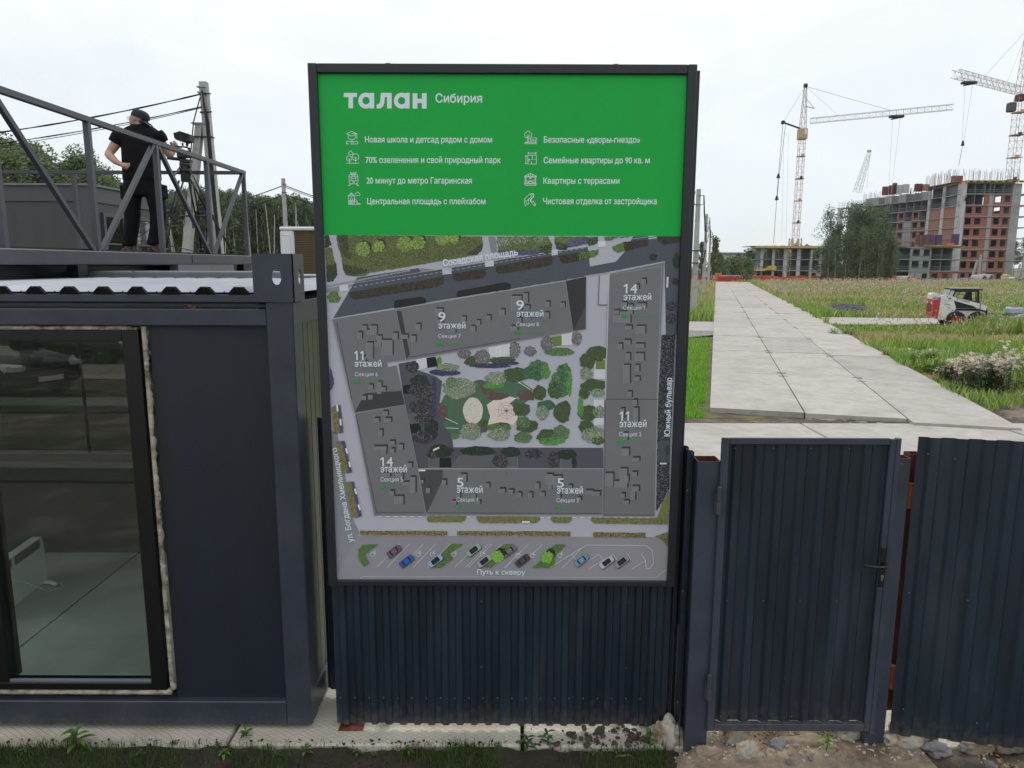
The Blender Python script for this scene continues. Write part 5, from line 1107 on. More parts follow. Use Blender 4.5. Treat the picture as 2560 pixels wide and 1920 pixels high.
icon([[(268,905),(285,940),(370,940),(382,905)], [(285,920),(370,920)], [(250,1100),(246,990)]+arc(280,985,34,180,270)+arc(378,985,34,270,360)+[(412,1100)]+arc(385,1100,26,0,90)+arc(275,1100,26,90,180), [(248,995),(412,995)], [(285,995),(285,1068)], [(372,995),(372,1068)], [(250,1070),(412,1070)], [(300,1035),(325,1018)], [(330,1035),(352,1018)], [(290,960),(305,975),(350,975),(368,960)], [(320,1090),(345,1090)], [(315,1105),(350,1105)], [(265,1130),(240,1162),(265,1162),(285,1130)], [(385,1130),(405,1162),(428,1162),(402,1130)]], I7)
icon([[(228,1362),(290,1298),(355,1362)], [(238,1370),(290,1318),(345,1370)], [(240,1370),(240,1515)], [(345,1370),(345,1515)], [(240,1438),(345,1438)], [(235,1517),(455,1517),(455,1498),(425,1498),(370,1420),(348,1420)], [(350,1440),(410,1515)], [(255,1438),(255,1515)], [(268,1438),(268,1515)], [(284,1438),(284,1515)], [(305,1438),(305,1515)], [(325,1438),(325,1515)], [(284,1460),(305,1460)], [(284,1480),(305,1480)], [(284,1498),(305,1498)], [(275,1438)]+arc(292,1410,17,180,360)+[(309,1438)], [(375,1352)]+arc(380,1333,18,90,240)+arc(402,1305,22,180,330)+arc(432,1330,20,-80,90)+[(375,1352)]], I7, [(290,1363,12)])
icon([[(160,372),(388,372)], [(160,352),(388,352)], [(218,345),(218,235),(200,222)], [(238,345),(238,235),(252,215)], [(228,235),(228,200)], [(210,262)]+arc(195,235,28,60,180)+arc(195,190,32,150,260)+arc(228,165,30,200,340)+arc(262,190,32,-80,30)+arc(262,235,28,0,120)+[(245,262)], [(268,262),(388,262),(388,300),(268,300),(268,262)], [(262,322),(392,322)], [(285,332),(285,350)], [(370,332),(370,350)], [(182,350),(195,335),(215,335)]], I8)
icon([[(222,550),(384,550)], [(240,532),(222,550),(240,570)], [(366,532),(384,550),(366,570)], [(188,590),(188,755)], [(170,608),(188,590),(208,608)], [(170,738),(188,755),(208,738)], [(222,590),(384,590),(384,755),(270,755)], [(222,590),(222,755),(245,755)], [(306,590),(306,668)], [(290,668),(325,668)], [(355,668),(384,668)], [(225,668),(262,668),(238,690)], [(238,710),(250,700)], [(290,705),(290,755)]], I8)
icon([[(160,985),(272,930),(386,985)], [(160,985),(160,1000),(386,1000),(386,985),(160,985)], [(245,945),(225,985)], [(300,945),(320,985)], [(272,930),(272,985)], [(172,1000),(172,1115)], [(186,1000),(186,1115)], [(358,1000),(358,1115)], [(372,1000),(372,1115)], [(158,1118),(384,1118),(384,1132),(158,1132),(158,1118)], [(168,1140),(172,1158),(374,1158),(378,1140)], [(230,1072),(316,1072)], [(240,1085),(305,1085)], [(245,1085),(240,1115)], [(300,1085),(305,1115)], [(205,1055),(208,1095),(230,1095),(232,1115)], [(340,1055),(336,1095),(315,1095),(313,1115)], [(258,1020),(272,1042),(290,1020)]], I8, [(272,1022,16)])
icon([[(258,1318),(300,1355),(196,1460),(155,1420),(258,1318)], [(275,1315)]+arc(305,1345,34,-110,20)+[(335,1375),(280,1430),(290,1460)], [(290,1318)]+arc(305,1345,20,-90,20)+[(322,1372),(268,1425),(278,1470)], [(290,1475),(312,1452),(378,1518),(350,1545),(290,1475)], [(345,1530),(365,1505)], [(165,1445),(165,1535)]+arc(177,1535,12,180,0)+[(190,1500)]+arc(202,1492,10,180,360)+[(212,1505)]+arc(225,1505,13,180,0)+[(238,1425)]], I8)
# ------------------------------------------------------------------ poles along the road
rp_ = [(10.25,41,6.95),(18.1,69,7.5),(28.2,105,7.7),(38.2,140,7.9),(48.,175,8.)]
lab = ['nearest square concrete pole just right of the board with a bracket box','second concrete pole right of the board, thicker than those behind','third pole of the row receding beside the road','fourth pole of the row beside the road end','farthest thin pole of the row']
for (x, y, h), lb in zip(rp_, lab):
    t = pole(x, y, h, lb, .15, .10, group='poles beside the road', base=gz(y))
mb = MB(); a = PY(1740, 643, 40.8); mb.bar(a+Vector((-.45,0,.35)), a+Vector((.55,0,.35)), .06); mb.bar(a+Vector((-.5,0,-.32)), a+Vector((.42,0,-.32)), .06); mb.bar(a+Vector((.5,0,.35)), a+Vector((.4,0,-.32)), .06); mb.bar(a+Vector((-.42,0,.35)), a+Vector((-.5,0,-.32)), .06)
obj('bracket', mb, M_cable, label='small black rectangular bracket on the nearest road pole', cat='bracket')
for i in range(4):
    a, b = rp_[i], rp_[i+1]
    for dz, dx, lb in ((.35,.3,'upper'),(.85,.34,'lower')):
        wire('overhead_cable', (a[0]+dx, a[1], gz(a[1])+a[2]-dz), (b[0]+dx, b[1], gz(b[1])+b[2]-dz), 1.6-.4*i+.3*(dz > .5), .035, 'twisted %s cable sagging between the %s and %s road poles' % (lb, ['nearest','second','third','fourth'][i], ['second','third','fourth','last'][i]), n=20, twist=.3)
# ------------------------------------------------------------------ unfinished buildings
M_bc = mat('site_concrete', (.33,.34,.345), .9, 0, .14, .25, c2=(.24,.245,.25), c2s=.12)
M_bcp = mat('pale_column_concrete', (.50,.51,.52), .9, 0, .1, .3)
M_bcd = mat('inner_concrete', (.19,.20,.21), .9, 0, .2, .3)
M_brick = mat('red_brick', (.30,.115,.085), .9, 0, .16, .5, c2=(.20,.095,.075), c2s=.16, c2t=(.5,.7))
M_brickw = mat('stained_orange_brick', (.33,.165,.125), .9, 0, .12, .5, c2=(.24,.12,.09), c2s=.22, c2t=(.5,.66))
M_yel = mat('yellow_formwork', (.58,.42,.06), .7, 0, .2, 1)
M_tube = mat('teal_guard_rail', (.10,.20,.20), .6)
M_form = mat('dark_red_formwork', (.13,.035,.035), .7, 0, .3, 1)
M_formb = mat('blue_red_formwork', (.07,.05,.13), .7, 0, .3, 1)
M_rebar = mat('rebar', (.22,.17,.16), .7)
MC = {}
def cell_mesh(kind, w, h, mats):
    key = (kind, round(w, 2), round(h, 2), mats.name)
    if key in MC: return MC[key]
    mb = MB(); t = .3
    if kind == 'win': a, b, z0, z1 = w*.20, w*.84, h*.26, h*.88
    elif kind == 'winw': a, b, z0, z1 = w*.12, w*.70, h*.30, h*.86
    elif kind == 'door': a, b, z0, z1 = w*.22, w*.78, h*.0+.02, h*.82
    if kind == 'wall': mb.box((0,0,0),(w,t,h))
    elif kind == 'sill': mb.box((0,0,0),(w,t,h*.30))
    else:
        mb.box((0,0,0),(a,t,h)); mb.box((b,0,0),(w,t,h)); mb.box((a,0.001,z1),(b,t,h))
        if kind != 'door': mb.box((a,0.001,0),(b,t,z0))
    MC[key] = mb.mesh('panel', mats); return MC[key]
def facade(par, p0, p1, z0, fh, cols, rows, wid=None, slab=True, depth=6., cross=True, rail=(), rail_c=None, z_off=0, backwall=True, slabm=None, seethru=()):
    # rows: bottom floor first; each row is a string, one letter per bay
    base = WL[par]; p0 = Vector((p0[0], p0[1], 0)); p1 = Vector((p1[0], p1[1], 0)); d = (p1-p0); Ln = d.length; d.normalize()
    nin = Vector((-d.y, d.x, 0)); rz = math.atan2(d.y, d.x); nb = len(rows[0]); ws = cols or [1]*nb; S = sum(ws); xs_ = [0]
    for q in ws: xs_.append(xs_[-1]+q*Ln/S)
    slabm = slabm or M_bc
    for f, row in enumerate(rows):
        z = z0+f*fh; ls = len(row)
        for b, k in enumerate(row):
            w = xs_[b+1]-xs_[b]; o = p0+d*xs_[b]+Vector((0,0,z))-base
            kk = {'B': ('win', M_brick), 'b': ('winw', M_brick), 'W': ('wall', M_brick), 'w': ('wall', M_brickw), 'O': ('win', M_brickw), 'G': ('win', M_bc), 'g': ('wall', M_bc), 'D': ('door', M_bc), 'd': ('door', M_brick), 's': ('sill', M_brick), 'P': ('wall', M_bcp)}.get(k)
            if kk: inst('wall_panel', cell_mesh(kk[0], w, fh-.22, kk[1]), par, o+nin*(.12 if k != 'P' else -.10)+Vector((0,0,.001)), rz)
            if k in '.' and cross:
                key = ('cross', round(depth,1), round(fh,2))
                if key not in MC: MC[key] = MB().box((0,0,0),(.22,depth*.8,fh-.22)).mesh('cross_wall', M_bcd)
                inst('cross_wall', MC[key], par, o+nin*.35+Vector((0,0,.001)), rz)
        if slab:
            mb = MB(); a = p0-d*.25-nin*.2; q = p0+d*(Ln+.25)-nin*.2
            mb.prism([(a.x,a.y,z+fh-.22),(q.x,q.y,z+fh-.22),((q+nin*depth).x,(q+nin*depth).y,z+fh-.22),((a+nin*depth).x,(a+nin*depth).y,z+fh-.22)], (0,0,.22)); obj('floor_slab', mb, slabm, par)
        if f in rail:
            mb = MB()
            for hh in (.5, 1.0): a = p0-nin*.15+Vector((0,0,z+hh)); mb.bar(a, a+d*Ln, .09)
            obj('guard_rail', mb, rail_c or M_tube, par)
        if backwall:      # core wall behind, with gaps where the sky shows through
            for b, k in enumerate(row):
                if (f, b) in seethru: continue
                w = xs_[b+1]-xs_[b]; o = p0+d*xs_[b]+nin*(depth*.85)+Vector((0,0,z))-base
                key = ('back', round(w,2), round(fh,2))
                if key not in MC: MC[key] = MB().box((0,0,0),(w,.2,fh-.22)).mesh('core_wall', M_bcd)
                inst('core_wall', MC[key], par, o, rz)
def rebar(par, p0, p1, z, n, h, seed=1):
    rnd = random.Random(seed); mb = MB(); p0 = Vector(p0); p1 = Vector(p1)
    for i in range(n):
        c = p0.lerp(p1, (i+.5)/n)
        for k in range(9):
            q = c+Vector((rnd.uniform(-.9,.9), rnd.uniform(-.5,.5), 0)); hh = h*rnd.uniform(.7,1.1); mb.bar((q.x,q.y,z), (q.x+rnd.uniform(-.1,.1), q.y, z+hh), .035)
    obj('rebar', mb, M_rebar, par, kind='stuff')
FH = 2.93; GB = -1.5
tw = thing('unfinished_tower', 'unfinished brick and concrete apartment tower, nine storeys, at the right edge', 'building', (128, 205, GB))
gz0 = GB
def Q(x, y, Y): return PY(x, y, Y)
X0 = Q(2407,560,200).x; X1 = Q(2523,560,200).x; X2 = Q(2545,560,200).x
rowsG = ['ddWgdd']+['BBWgBB']*6+['..WgBB','......']
facade(tw, (X0,200), (X1,200), gz0, FH, [1.1,1.1,.6,.45,1.1,1.0], rowsG, rail=(8,), depth=9, seethru={(8,3),(8,4),(8,5),(7,4),(7,5),(6,5),(5,5)})
mb = MB()
for f in range(9): 
    pass
for f in range(9): inst('column', MB().box((0,0,0),(X2-X1-.3,3,FH-.22)).mesh('column', M_bcp) if f == 0 else colme, tw, Vector((X1+.2,200,gz0+f*FH))-WL[tw]) if False else None
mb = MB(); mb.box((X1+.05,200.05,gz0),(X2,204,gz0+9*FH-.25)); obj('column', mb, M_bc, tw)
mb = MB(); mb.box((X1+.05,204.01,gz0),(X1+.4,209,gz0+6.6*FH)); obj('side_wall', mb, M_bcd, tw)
for x in (X0-.9,):
    mb = MB(); mb.box((x,199.7,gz0),(X0-.02,201,gz0+9*FH+.02)); obj('column', mb, M_bcp, tw)
for f in range(1, 9):      # balcony stubs on the right
    mb = MB(); mb.box((X2,200,gz0+f*FH-.2),(X2+3.4,205,gz0+f*FH)); obj('balcony_slab', mb, M_bc, tw)
# long side facing the road
C0 = (Q(2315,560,217).x, 217.); C1 = (X0-.9, 201.)
zt_ = gz0+9*FH
facade(tw, C0, C1, gz0, FH, [.35,1.5,.35,1.5,.3], ['PdPdP','PgPgP','PwPwP','PwPwP','PwPwP','PwPwP','PwPwP','P.P.P','P.P.P'], rail=(7,8), depth=7)
D0_ = (Q(2159,560,243).x, 243.)
rl = ['.........','.........','....B.BBb','....O.OOO','....O.OO','....O.OO','....O....','.........','.........']
rl = ['.........','.........','..OO.OgOO','..OO.OgOO','.OOO.OgOO','..OO.OgOO','.....O.O.','.........','.........']
facade(tw, D0_, (C0[0]-.05, C0[1]+.1), gz0, FH, None, rl[:8], rail=(5,6,7), depth=7)
facade(tw, D0_, (C0[0]-.05, C0[1]+.1), gz0+8*FH, 2.5, None, ['gg.g.g..g'], slab=False, depth=5, backwall=False)
E0 = (Q(2092,560,252).x, 252.)
facade(tw, E0, (D0_[0]-.2, D0_[1]+.5), gz0, FH, None, ['P.P..']*8, rail=(5,6,7), depth=4, backwall=False, cross=False)
mb = MB(); mb.box((Q(2128,500,246).x,244,gz0),(Q(2158,500,244).x,246,gz0+8.3*FH)); obj('column', mb, M_bc, tw)
# top deck: formwork tables, rebar, shuttering
def edge_deck(a, b, z, dep=1.2):
    a = Vector((a[0],a[1],0)); b = Vector((b[0],b[1],0)); d = (b-a).normalized(); n = Vector((-d.y,d.x,0)); mb = MB()
    mb.prism([(a-n*dep).to_tuple()[:2]+(z,), (b-n*dep).to_tuple()[:2]+(z,), (b+n*4).to_tuple()[:2]+(z,), (a+n*4).to_tuple()[:2]+(z,)], (0,0,.12)); obj('formwork_deck', mb, M_wood, tw)
    L_ = (b-a).length; i = 0.
    while i < L_: p = a+d*i; mb = MB(); mb.box((p.x,p.y-dep*.9,z-.26),(p.x+.9,p.y+.3,z-.01)); obj('formwork_beam', mb, M_yel, tw); i += 1.9
edge_deck((X0-.9,200), (X2,200), zt_+.28); edge_deck(C0, C1, zt_+.285)
rebar(tw, (X0,202,0), (X2,202,0), zt_+.4, 10, 3.2, 1); rebar(tw, (C0[0],C0[1]+2,0), (C1[0],C1[1]+2,0), zt_+.4, 9, 3.6, 2); rebar(tw, (D0_[0],D0_[1]+2,0), (C0[0],C0[1]+2,0), gz0+8*FH, 14, 4.2, 3); rebar(tw, (E0[0],E0[1],0), (D0_[0],D0_[1],0), gz0+8*FH, 6, 2., 4)
def block(par, name, x, y, Y, w, h, m, dd=1.2):
    p = Q(x, y, Y); mb = MB(); k = Y/1805.4
    mb.box((p.x, Y, p.z-h*k), (p.x+w*k, Y+dd, p.z)); 
    for i in range(1, 4): mb.box((p.x, Y-.05, p.z-h*k*i/4), (p.x+w*k, Y-.001, p.z-h*k*i/4+.1))
    obj(name, mb, m, par)
for x, y, w_, h_, m in ((2211,466,12,20,M_form),(2227,463,13,22,M_form),(2237,457,6,26,M_form),(2292,459,15,18,M_form),(2310,461,14,14,M_form),(2384,439,23,20,mat('rust_shuttering', (.24,.065,.04), .8, 0, .25, 2)),(2322,466,10,10,M_form),(2345,462,14,6,M_form)): block(tw, 'formwork_panel', x, y, 212, w_, h_, m)
for x, y, w_, h_ in ((2243,462,12,22),(2261,460,13,20)): block(tw, 'new_wall', x, y, 215, w_, h_, M_bcp)
block(tw, 'formwork_panel', 2312, 460, 211, 10, 14, M_wood)
# middle low block in front of the long side
lo = thing('low_block', 'three storey grey concrete block with yellow deck edge between birches and tower', 'building', (112, 188, GB))
M0 = (Q(2215,690,190).x,190.); M1 = (Q(2402,690,190).x,190.)
F3 = 3.0
ww = [1.2,1.6,1.4,1.2,1.3,1.3,1.3]
facade(lo, M0, M1, GB, F3, ww, ['..gDddd','..GG...','..GG...'], rail=(0,1,2), depth=6, slabm=M_bc)
for a, b in ((2215,2268),(2320,2405)):
    pa, pb = Q(a,615,189), Q(b,615,189); z = GB+3*F3
    mb = MB(); mb.box((pa.x,188.6,z+.01),(pb.x,192,z+.20)); obj('formwork_deck', mb, M_yel, lo)
    mb = MB(); mb.box((pa.x-.4,188.3,z+.21),(pb.x+.5,193,z+.34)); obj('formwork_deck', mb, M_wood, lo)
rebar(lo, (Q(2240,600,191).x,191,0), (Q(2330,600,191).x,191,0), GB+3*F3, 10, 3.2, 8)
for x, y, w_, h_, m in ((2296,587,20,24,M_form),(2323,586,13,25,M_formb),(2344,587,12,24,M_formb),(2386,585,13,26,M_formb)): block(lo, 'formwork_panel', x, y, 191, w_, h_, m)
block(lo, 'orange_box', 2371, 608, 189.5, 14, 5, mat('orange_paint', (.75,.16,.04), .6), .8)
# left low frame
lf = thing('open_frame_building', 'low open concrete frame with yellow roof deck left of the birches', 'building', (75, 196, GB))
L0 = (Q(1899,690,198).x,198.); L1 = (Q(2075,690,198).x,198.)
facade(lf, L0, L1, GB, 2.95, [.35,1.2,.35,1.2,.5,1.3,.5,1.3,1.3,1.6], ['P.P.P.P.DD','P.P.P.P..G','P.P.P.P..G'], rail=(1,), depth=8, backwall=False, seethru=())
pa = Q(1886,615,197); pb = Q(2075,613,197); z = GB+3*2.95
mb = MB(); mb.box((pa.x,195.6,z-.05),(pb.x,200,z+.36)); obj('formwork_deck', mb, M_yel, lf)
mb = MB(); mb.box((pa.x-.6,196,z+.37),(pb.x,206,z+.50)); obj('formwork_deck', mb, M_bcd, lf)
L2 = Q(1857,665,196); mb = MB(); mb.box((L2.x,195,GB+2.75),(L0[0]+.4,204,GB+2.97)); obj('terrace_slab', mb, M_bcp, lf)
for x in (1860,1873,1886): p = Q(x,690,196); mb = MB(); mb.box((p.x,196,GB),(p.x+.55,196.6,GB+2.74)); obj('column', mb, M_bcp, lf)
for i, (x, y, w_, h_, m) in enumerate(((1922,653,20,11,M_yel),(1881,656,16,8,M_yel),(1903,661,18,4,M_yel),(1864,660,14,5,M_wood))):
    p = Q(x, y, 195.5); k = .108; mb = MB(); mb.prism([(p.x,195.5,GB+2.98),(p.x+w_*k,195.5,GB+2.98),(p.x+w_*k,195.5,GB+2.98+h_*k*.8),(p.x+w_*k*.8,195.5,GB+2.98+h_*k),(p.x+w_*k*.15,195.5,GB+2.98+h_*k*.9)], (0,2,0)); obj('material_bundle', mb, m, label=['yellow pallet stack with sloping ends on the frame terrace','pale yellow heap left of it on the terrace','low yellow stack between two columns of the frame','brown timber heap at the terrace end'][i], cat='building material')
# ------------------------------------------------------------------ cranes
M_cr = mat('faded_orange_crane', (.46,.34,.28), .6, 0, .15, .3)
M_cry = mat('crane_yellow', (.50,.36,.20), .6, 0, .15, .5)
M_crw = mat('crane_pink_grey', (.50,.45,.44), .6)
def lattice(mb, a, b, w, n, t=.10, w2=None, tri=False):
    a, b = Vector(a), Vector(b); d = (b-a).normalized(); u = Vector((0,1,0)) if abs(d.y) < .9 else Vector((1,0,0)); s = d.cross(u).normalized(); u = s.cross(d).normalized(); w2 = w if w2 is None else w2
    cs = [(-1,-1),(1,-1),(1,1),(-1,1)] if not tri else [(-1,-1),(1,-1),(0,1)]
    def P(i, c): k = (w+(w2-w)*i/n)/2; return a.lerp(b, i/n)+s*c[0]*k+u*c[1]*k
    for j, c in enumerate(cs):
        mb.bar(P(0,c), P(n,c), t)
        c2_ = cs[(j+1)%len(cs)]
        for i in range(n):
            mb.bar(P(i,c), P(i,c2_), t*.55); mb.bar(P(i,c if i%2 else c2_), P(i+1,c2_ if i%2 else c), t*.55)
def crane(lbl, X, Y, z0, zj, zt, wd, jib, counter, m, trolley=None, hooks=(), nsec=26, cab=True, ballast=False):
    t = thing('tower_crane', lbl, 'crane', (X, Y, z0))
    mb = MB(); lattice(mb, (X,Y,z0), (X,Y,zj), wd, nsec, .09); obj('mast', mb, m, t)
    k = 0
    while z0+4+k*6.2 < zj-2: z = z0+4+k*6.2; mb = MB(); mb.cbox((X,Y,z), (wd*1.3,wd*1.3,.15)); mb.cbox((X+.2,Y-wd*.5,z+.4), (wd*.4,.4,.6)); obj('landing', mb, M_cry if k%2 else M_rust, t); k += 1
    mb = MB(); lattice(mb, (X,Y,zj+1.), (X,Y,zt), wd, 8, .10, wd*.35); obj('mast_top', mb, m, t)
    kk = .75 if cab else .5; mb = MB(); mb.bbox((X-wd*kk,Y-wd*kk,zj-(2.2 if cab else 1.)),(X+wd*kk,Y+wd*kk,zj+.8), .2); obj('slewing_ring', mb, M_cry if cab else M_rust, t)
    mb = MB(); mb.box((X+wd*.1,Y-wd*.78,zj-.9),(X+wd*.55,Y-wd*.76,zj+.5)); obj('cab_window', mb, M_white if cab else M_black, t)
    if ballast: mb = MB(); mb.bbox((X-wd*1.5,Y-1.,zj-4.0),(X-wd*.6,Y+1.,zj-1.4), .3); obj('cabin', mb, mat('dark_cabin', (.07,.07,.08), .6), t)
    mb = MB(); lattice(mb, (X+(jib[0]-X)*.05, Y+(jib[1]-Y)*.05, jib[2]), (jib[0], jib[1], jib[3]), jib[4], int((Vector((jib[0],jib[1]))-Vector((X,Y))).length/1.7), .09, tri=False); obj('jib', mb, M_crw, t)
    jm = Vector((X+(jib[0]-X)*.6, Y+(jib[1]-Y)*.6, jib[2]+(jib[3]-jib[2])*.6+jib[4]/2))
    mb = MB(); mb.tube([(X,Y,zt-.2), jm], .06, 4); mb.tube([(X,Y,zt-.2), Vector((X+(jib[0]-X)*.25, Y+(jib[1]-Y)*.25, jib[2]+.8))], .035, 4); obj('jib_tie', mb, M_crw, t)
    mb = MB(); mb.bar((X,Y,zj+.6), counter, .4); obj('counter_arm', mb, M_cable, t)
    mb = MB(); mb.cyl(Vector(counter)+Vector((0,-.3,0)), Vector(counter)+Vector((0,.3,0)), .55, n=10); obj('pulley', mb, M_cable, t)
    mb = MB(); mb.tube([(X,Y,zt-.2), counter], .06, 4); obj('counter_tie', mb, M_crw, t)
    mb = MB(); mb.cyl((X-.4,Y,zt),(X+.4,Y,zt), .6, n=10); obj('pulley', mb, M_cable, t)
    if trolley:
        f, zz = trolley; p = Vector((X+(jib[0]-X)*f, Y+(jib[1]-Y)*f, jib[2]+(jib[3]-jib[2])*f-jib[4]/2-.4))
        mb = MB(); mb.bbox(p-Vector((1.8,.8,.3)), p+Vector((1.8,.8,.3)), .1); mb.bar(p+Vector((-1.4,0,-.7)), p+Vector((1.4,0,-.2)), .3); obj('trolley', mb, M_cable, t)
        for dx in (-1., 1.): mb = MB(); mb.tube([p+Vector((dx,0,-.3)), Vector((p.x+dx*.2, p.y, zz))], .035, 4); obj('hoist_rope', mb, M_crw, t)
        mb = MB(); mb.cyl((p.x,p.y,zz-.8),(p.x,p.y,zz+.5), .45, .2, 8); mb.bar((p.x,p.y,zz-.8),(p.x-.5,p.y,zz-6), .07); obj('hook_block', mb, M_cable, t)
    return t
j0 = PY(2022.7,301,215); jt = PY(2384,267.5,200); cn = PY(1957.6,306,216)
c1 = crane('orange tower crane with long jib and yellow cab above the low concrete frame', 82.6, 215, GB, H+37.5, PY(2010,214,215).z, 1.55, (jt.x,200,j0.z-.3,jt.z,1.35), cn, M_cr, (.64, H+14))
mb = MB(); P = [cn, PY(1946,439,216), PY(1942,494,216), PY(1934,608,216)]
mb.tube(P, .07, 4); mb.tube([cn+Vector((.8,0,0)), PY(1948,439,216), PY(1943,494,216)], .06, 4); obj('hoist_rope', mb, M_cable, c1)
for x, y in ((1946,439),(1942,494)): p = PY(x,y,215.8); mb = MB(); mb.cyl(p-Vector((0,0,.7)), p+Vector((0,0,.5)), .6, .25, 8); obj('hook_block', mb, M_cable, c1)
for x in (1957,1968): mb = MB(); mb.tube([PY(x+3,330,216), PY(x-3,600,216)], .03, 4); obj('thin_rope', mb, M_crw, c1)
mb = MB(); lattice(mb, (82.6,215,GB), (82.6,215,GB+12), 2.6, 5, .25); obj('base_frame', mb, M_cry, c1)
mb = MB(); mb.bar((83,215,PY(2015,246,215).z), PY(2036,271,215), .12); mb.bar(PY(2014,266,215), PY(2036,271,215), .2); obj('side_arm', mb, M_crw, c1)
j0 = PY(2547,228,215); jt = PY(2388,184,197)
c2_ = crane('pale red tower crane cut by the right edge with jib over the tower', 144.4, 216, GB, H+47.2, H+66, 2.3, (jt.x,197,j0.z+.2,jt.z,1.9), (156,222,H+49), M_cr, (.80, PY(2407,352,198).z), cab=False, ballast=True)
lc = thing('luffing_crane', 'thin pale lattice boom of a small crane rising behind the tower roof', 'crane', tuple(PY(2145,471,232)))
mb = MB(); lattice(mb, PY(2143,480,232), PY(2172,384,232), 1.9, 12, .07, .9); obj('boom', mb, M_crw, lc)
mb = MB(); mb.cbox(PY(2173,378,232), (1.1,.7,.7)); obj('boom_head', mb, M_crw, lc)
mb = MB(); mb.tube([PY(2175,380,232), PY(2167,470,232)], .04, 4); obj('hoist_rope', mb, M_crw, lc)
# ------------------------------------------------------------------ site clutter
def sitepole(x, yt, yb, Y, lbl, strut=None):
    a, b = PY(x, yt, Y), PY(x, yb, Y); t = thing('site_pole', lbl, 'utility pole', (b.x, Y, gz(Y)), group=None)
    mb = MB(); mb.cyl((b.x,Y,gz(Y)), (b.x,Y,a.z), .28, .2, 8); obj('shaft', mb, M_pole, t)
    if strut: c = PY(strut[0], strut[1], Y); d = PY(strut[2], strut[3], Y); mb = MB(); mb.cyl(c, (d.x,Y,gz(Y)), .2, .26, 8); obj('strut', mb, M_pole, t)
sitepole(2025, 627, 703, 150, 'thin pale pole standing before the open concrete frame')
sitepole(2204, 657, 702, 150, 'short pale pole right of the birches')
sitepole(2445, 636, 702, 150, 'pale pole with leaning strut before the brick tower', (2443,652,2427,702))
sitepole(2553, 640, 702, 150, 'pale pole with strut at the right edge before the tower', (2551,660,2538,700))
wire('overhead_cable', PY(2204,660,150), PY(2445,640,150), .8, .05, 'thin cable from the short pole to the strutted pole')
wire('overhead_cable', PY(2025,632,150), PY(1790,630,170), 1.5, .04, 'thin cable from the frame pole towards the road poles')
wire('overhead_cable', PY(2445,640,150), PY(2600,648,150), .8, .05, 'thin cable crossing the foot of the brick tower')
M_net = mat('orange_red_net', (.50,.10,.05), .8, 0, .35, .8)
M_redf = mat('red_barrier', (.35,.035,.03), .7, 0, .2, 1)
def fence_net(x0, x1, yt, yb, Y, lbl, m):
    a, b = PY(x0, yt, Y), PY(x1, yb, Y); t = thing('safety_fence', lbl, 'fence', ((a.x+b.x)/2, Y, gz(Y)))
    n = max(2, int((b.x-a.x)/3)); mb = MB()
    for i in range(n):
        xa, xb = a.x+(b.x-a.x)*i/n, a.x+(b.x-a.x)*(i+1)/n; za, zb_ = a.z+.25*math.sin(i*2.3), a.z+.25*math.sin((i+1)*2.3); zl = gz(Y)+.05
        mb.add([(xa,Y,zl),(xb,Y,zl),(xb,Y+.03,zb_),(xa,Y+.03,za),(xa,Y+.06,zl),(xb,Y+.06,zl),(xb,Y+.09,zb_),(xa,Y+.09,za)], [(0,1,2,3),(5,4,7,6),(3,2,6,7)])
    obj('net', mb, m, t)
    for i in range(0, n+1, 2): mb = MB(); x = a.x+(b.x-a.x)*i/n; mb.box((x-.06,Y-.1,gz(Y)),(x+.06,Y-.02,a.z+.5)); obj('stake', mb, m, t)
fence_net(1722,1780,692,702,122,'bright red barrier left behind the poles', M_redf)
fence_net(1795,1862,692,704,121,'dark red barrier closing the end of the concrete road', M_redf)
fence_net(1880,2075,690,700,150,'thin red fence along the foot of the open frame', M_net)
fence_net(2074,2188,688,702,146,'orange net fence under the birches', M_net)
fence_net(2205,2285,691,702,150,'dull red fence before the grey block', mat('dull_red_net', (.20,.05,.045), .8, 0, .3, 1))
ob = thing('orange_container', 'bright orange skip standing before the grey block', 'container', tuple(PY(2268,702,140)))
a = PY(2247,690,140); b = PY(2288,703,140); mb = MB(); mb.prism([(a.x,140,b.z-.3),(b.x,140,b.z-.3),(b.x-.1,140,a.z-.2),(b.x-.4,140,a.z),(a.x,140,a.z)], (0,2.4,0)); obj('body', mb, MT['orange_paint'], ob)
def ringpipe(x, y, r, Y, lbl):
    p = PY(x, y, Y); mb = MB(); mb.smooth = True; mb.lathe([(r*.82,0),(r,0),(r,2.2),(r*.82,2.2),(r*.82,0)], (0,0,0), 20, axis='y'); 
    o = obj('pipe_ring', mb, M_pole, None, local=True, loc=(p.x,Y,p.z), label=lbl, cat='concrete pipe'); o.rotation_euler = (0,0,R(28))
ringpipe(2272,700,.75,138,'grey pipe end lying before the orange skip'); ringpipe(2461,700,.95,138,'large grey concrete pipe ring right of the strutted pole'); ringpipe(2479,697,.85,141,'second grey pipe ring behind the large one')
random.seed(5)
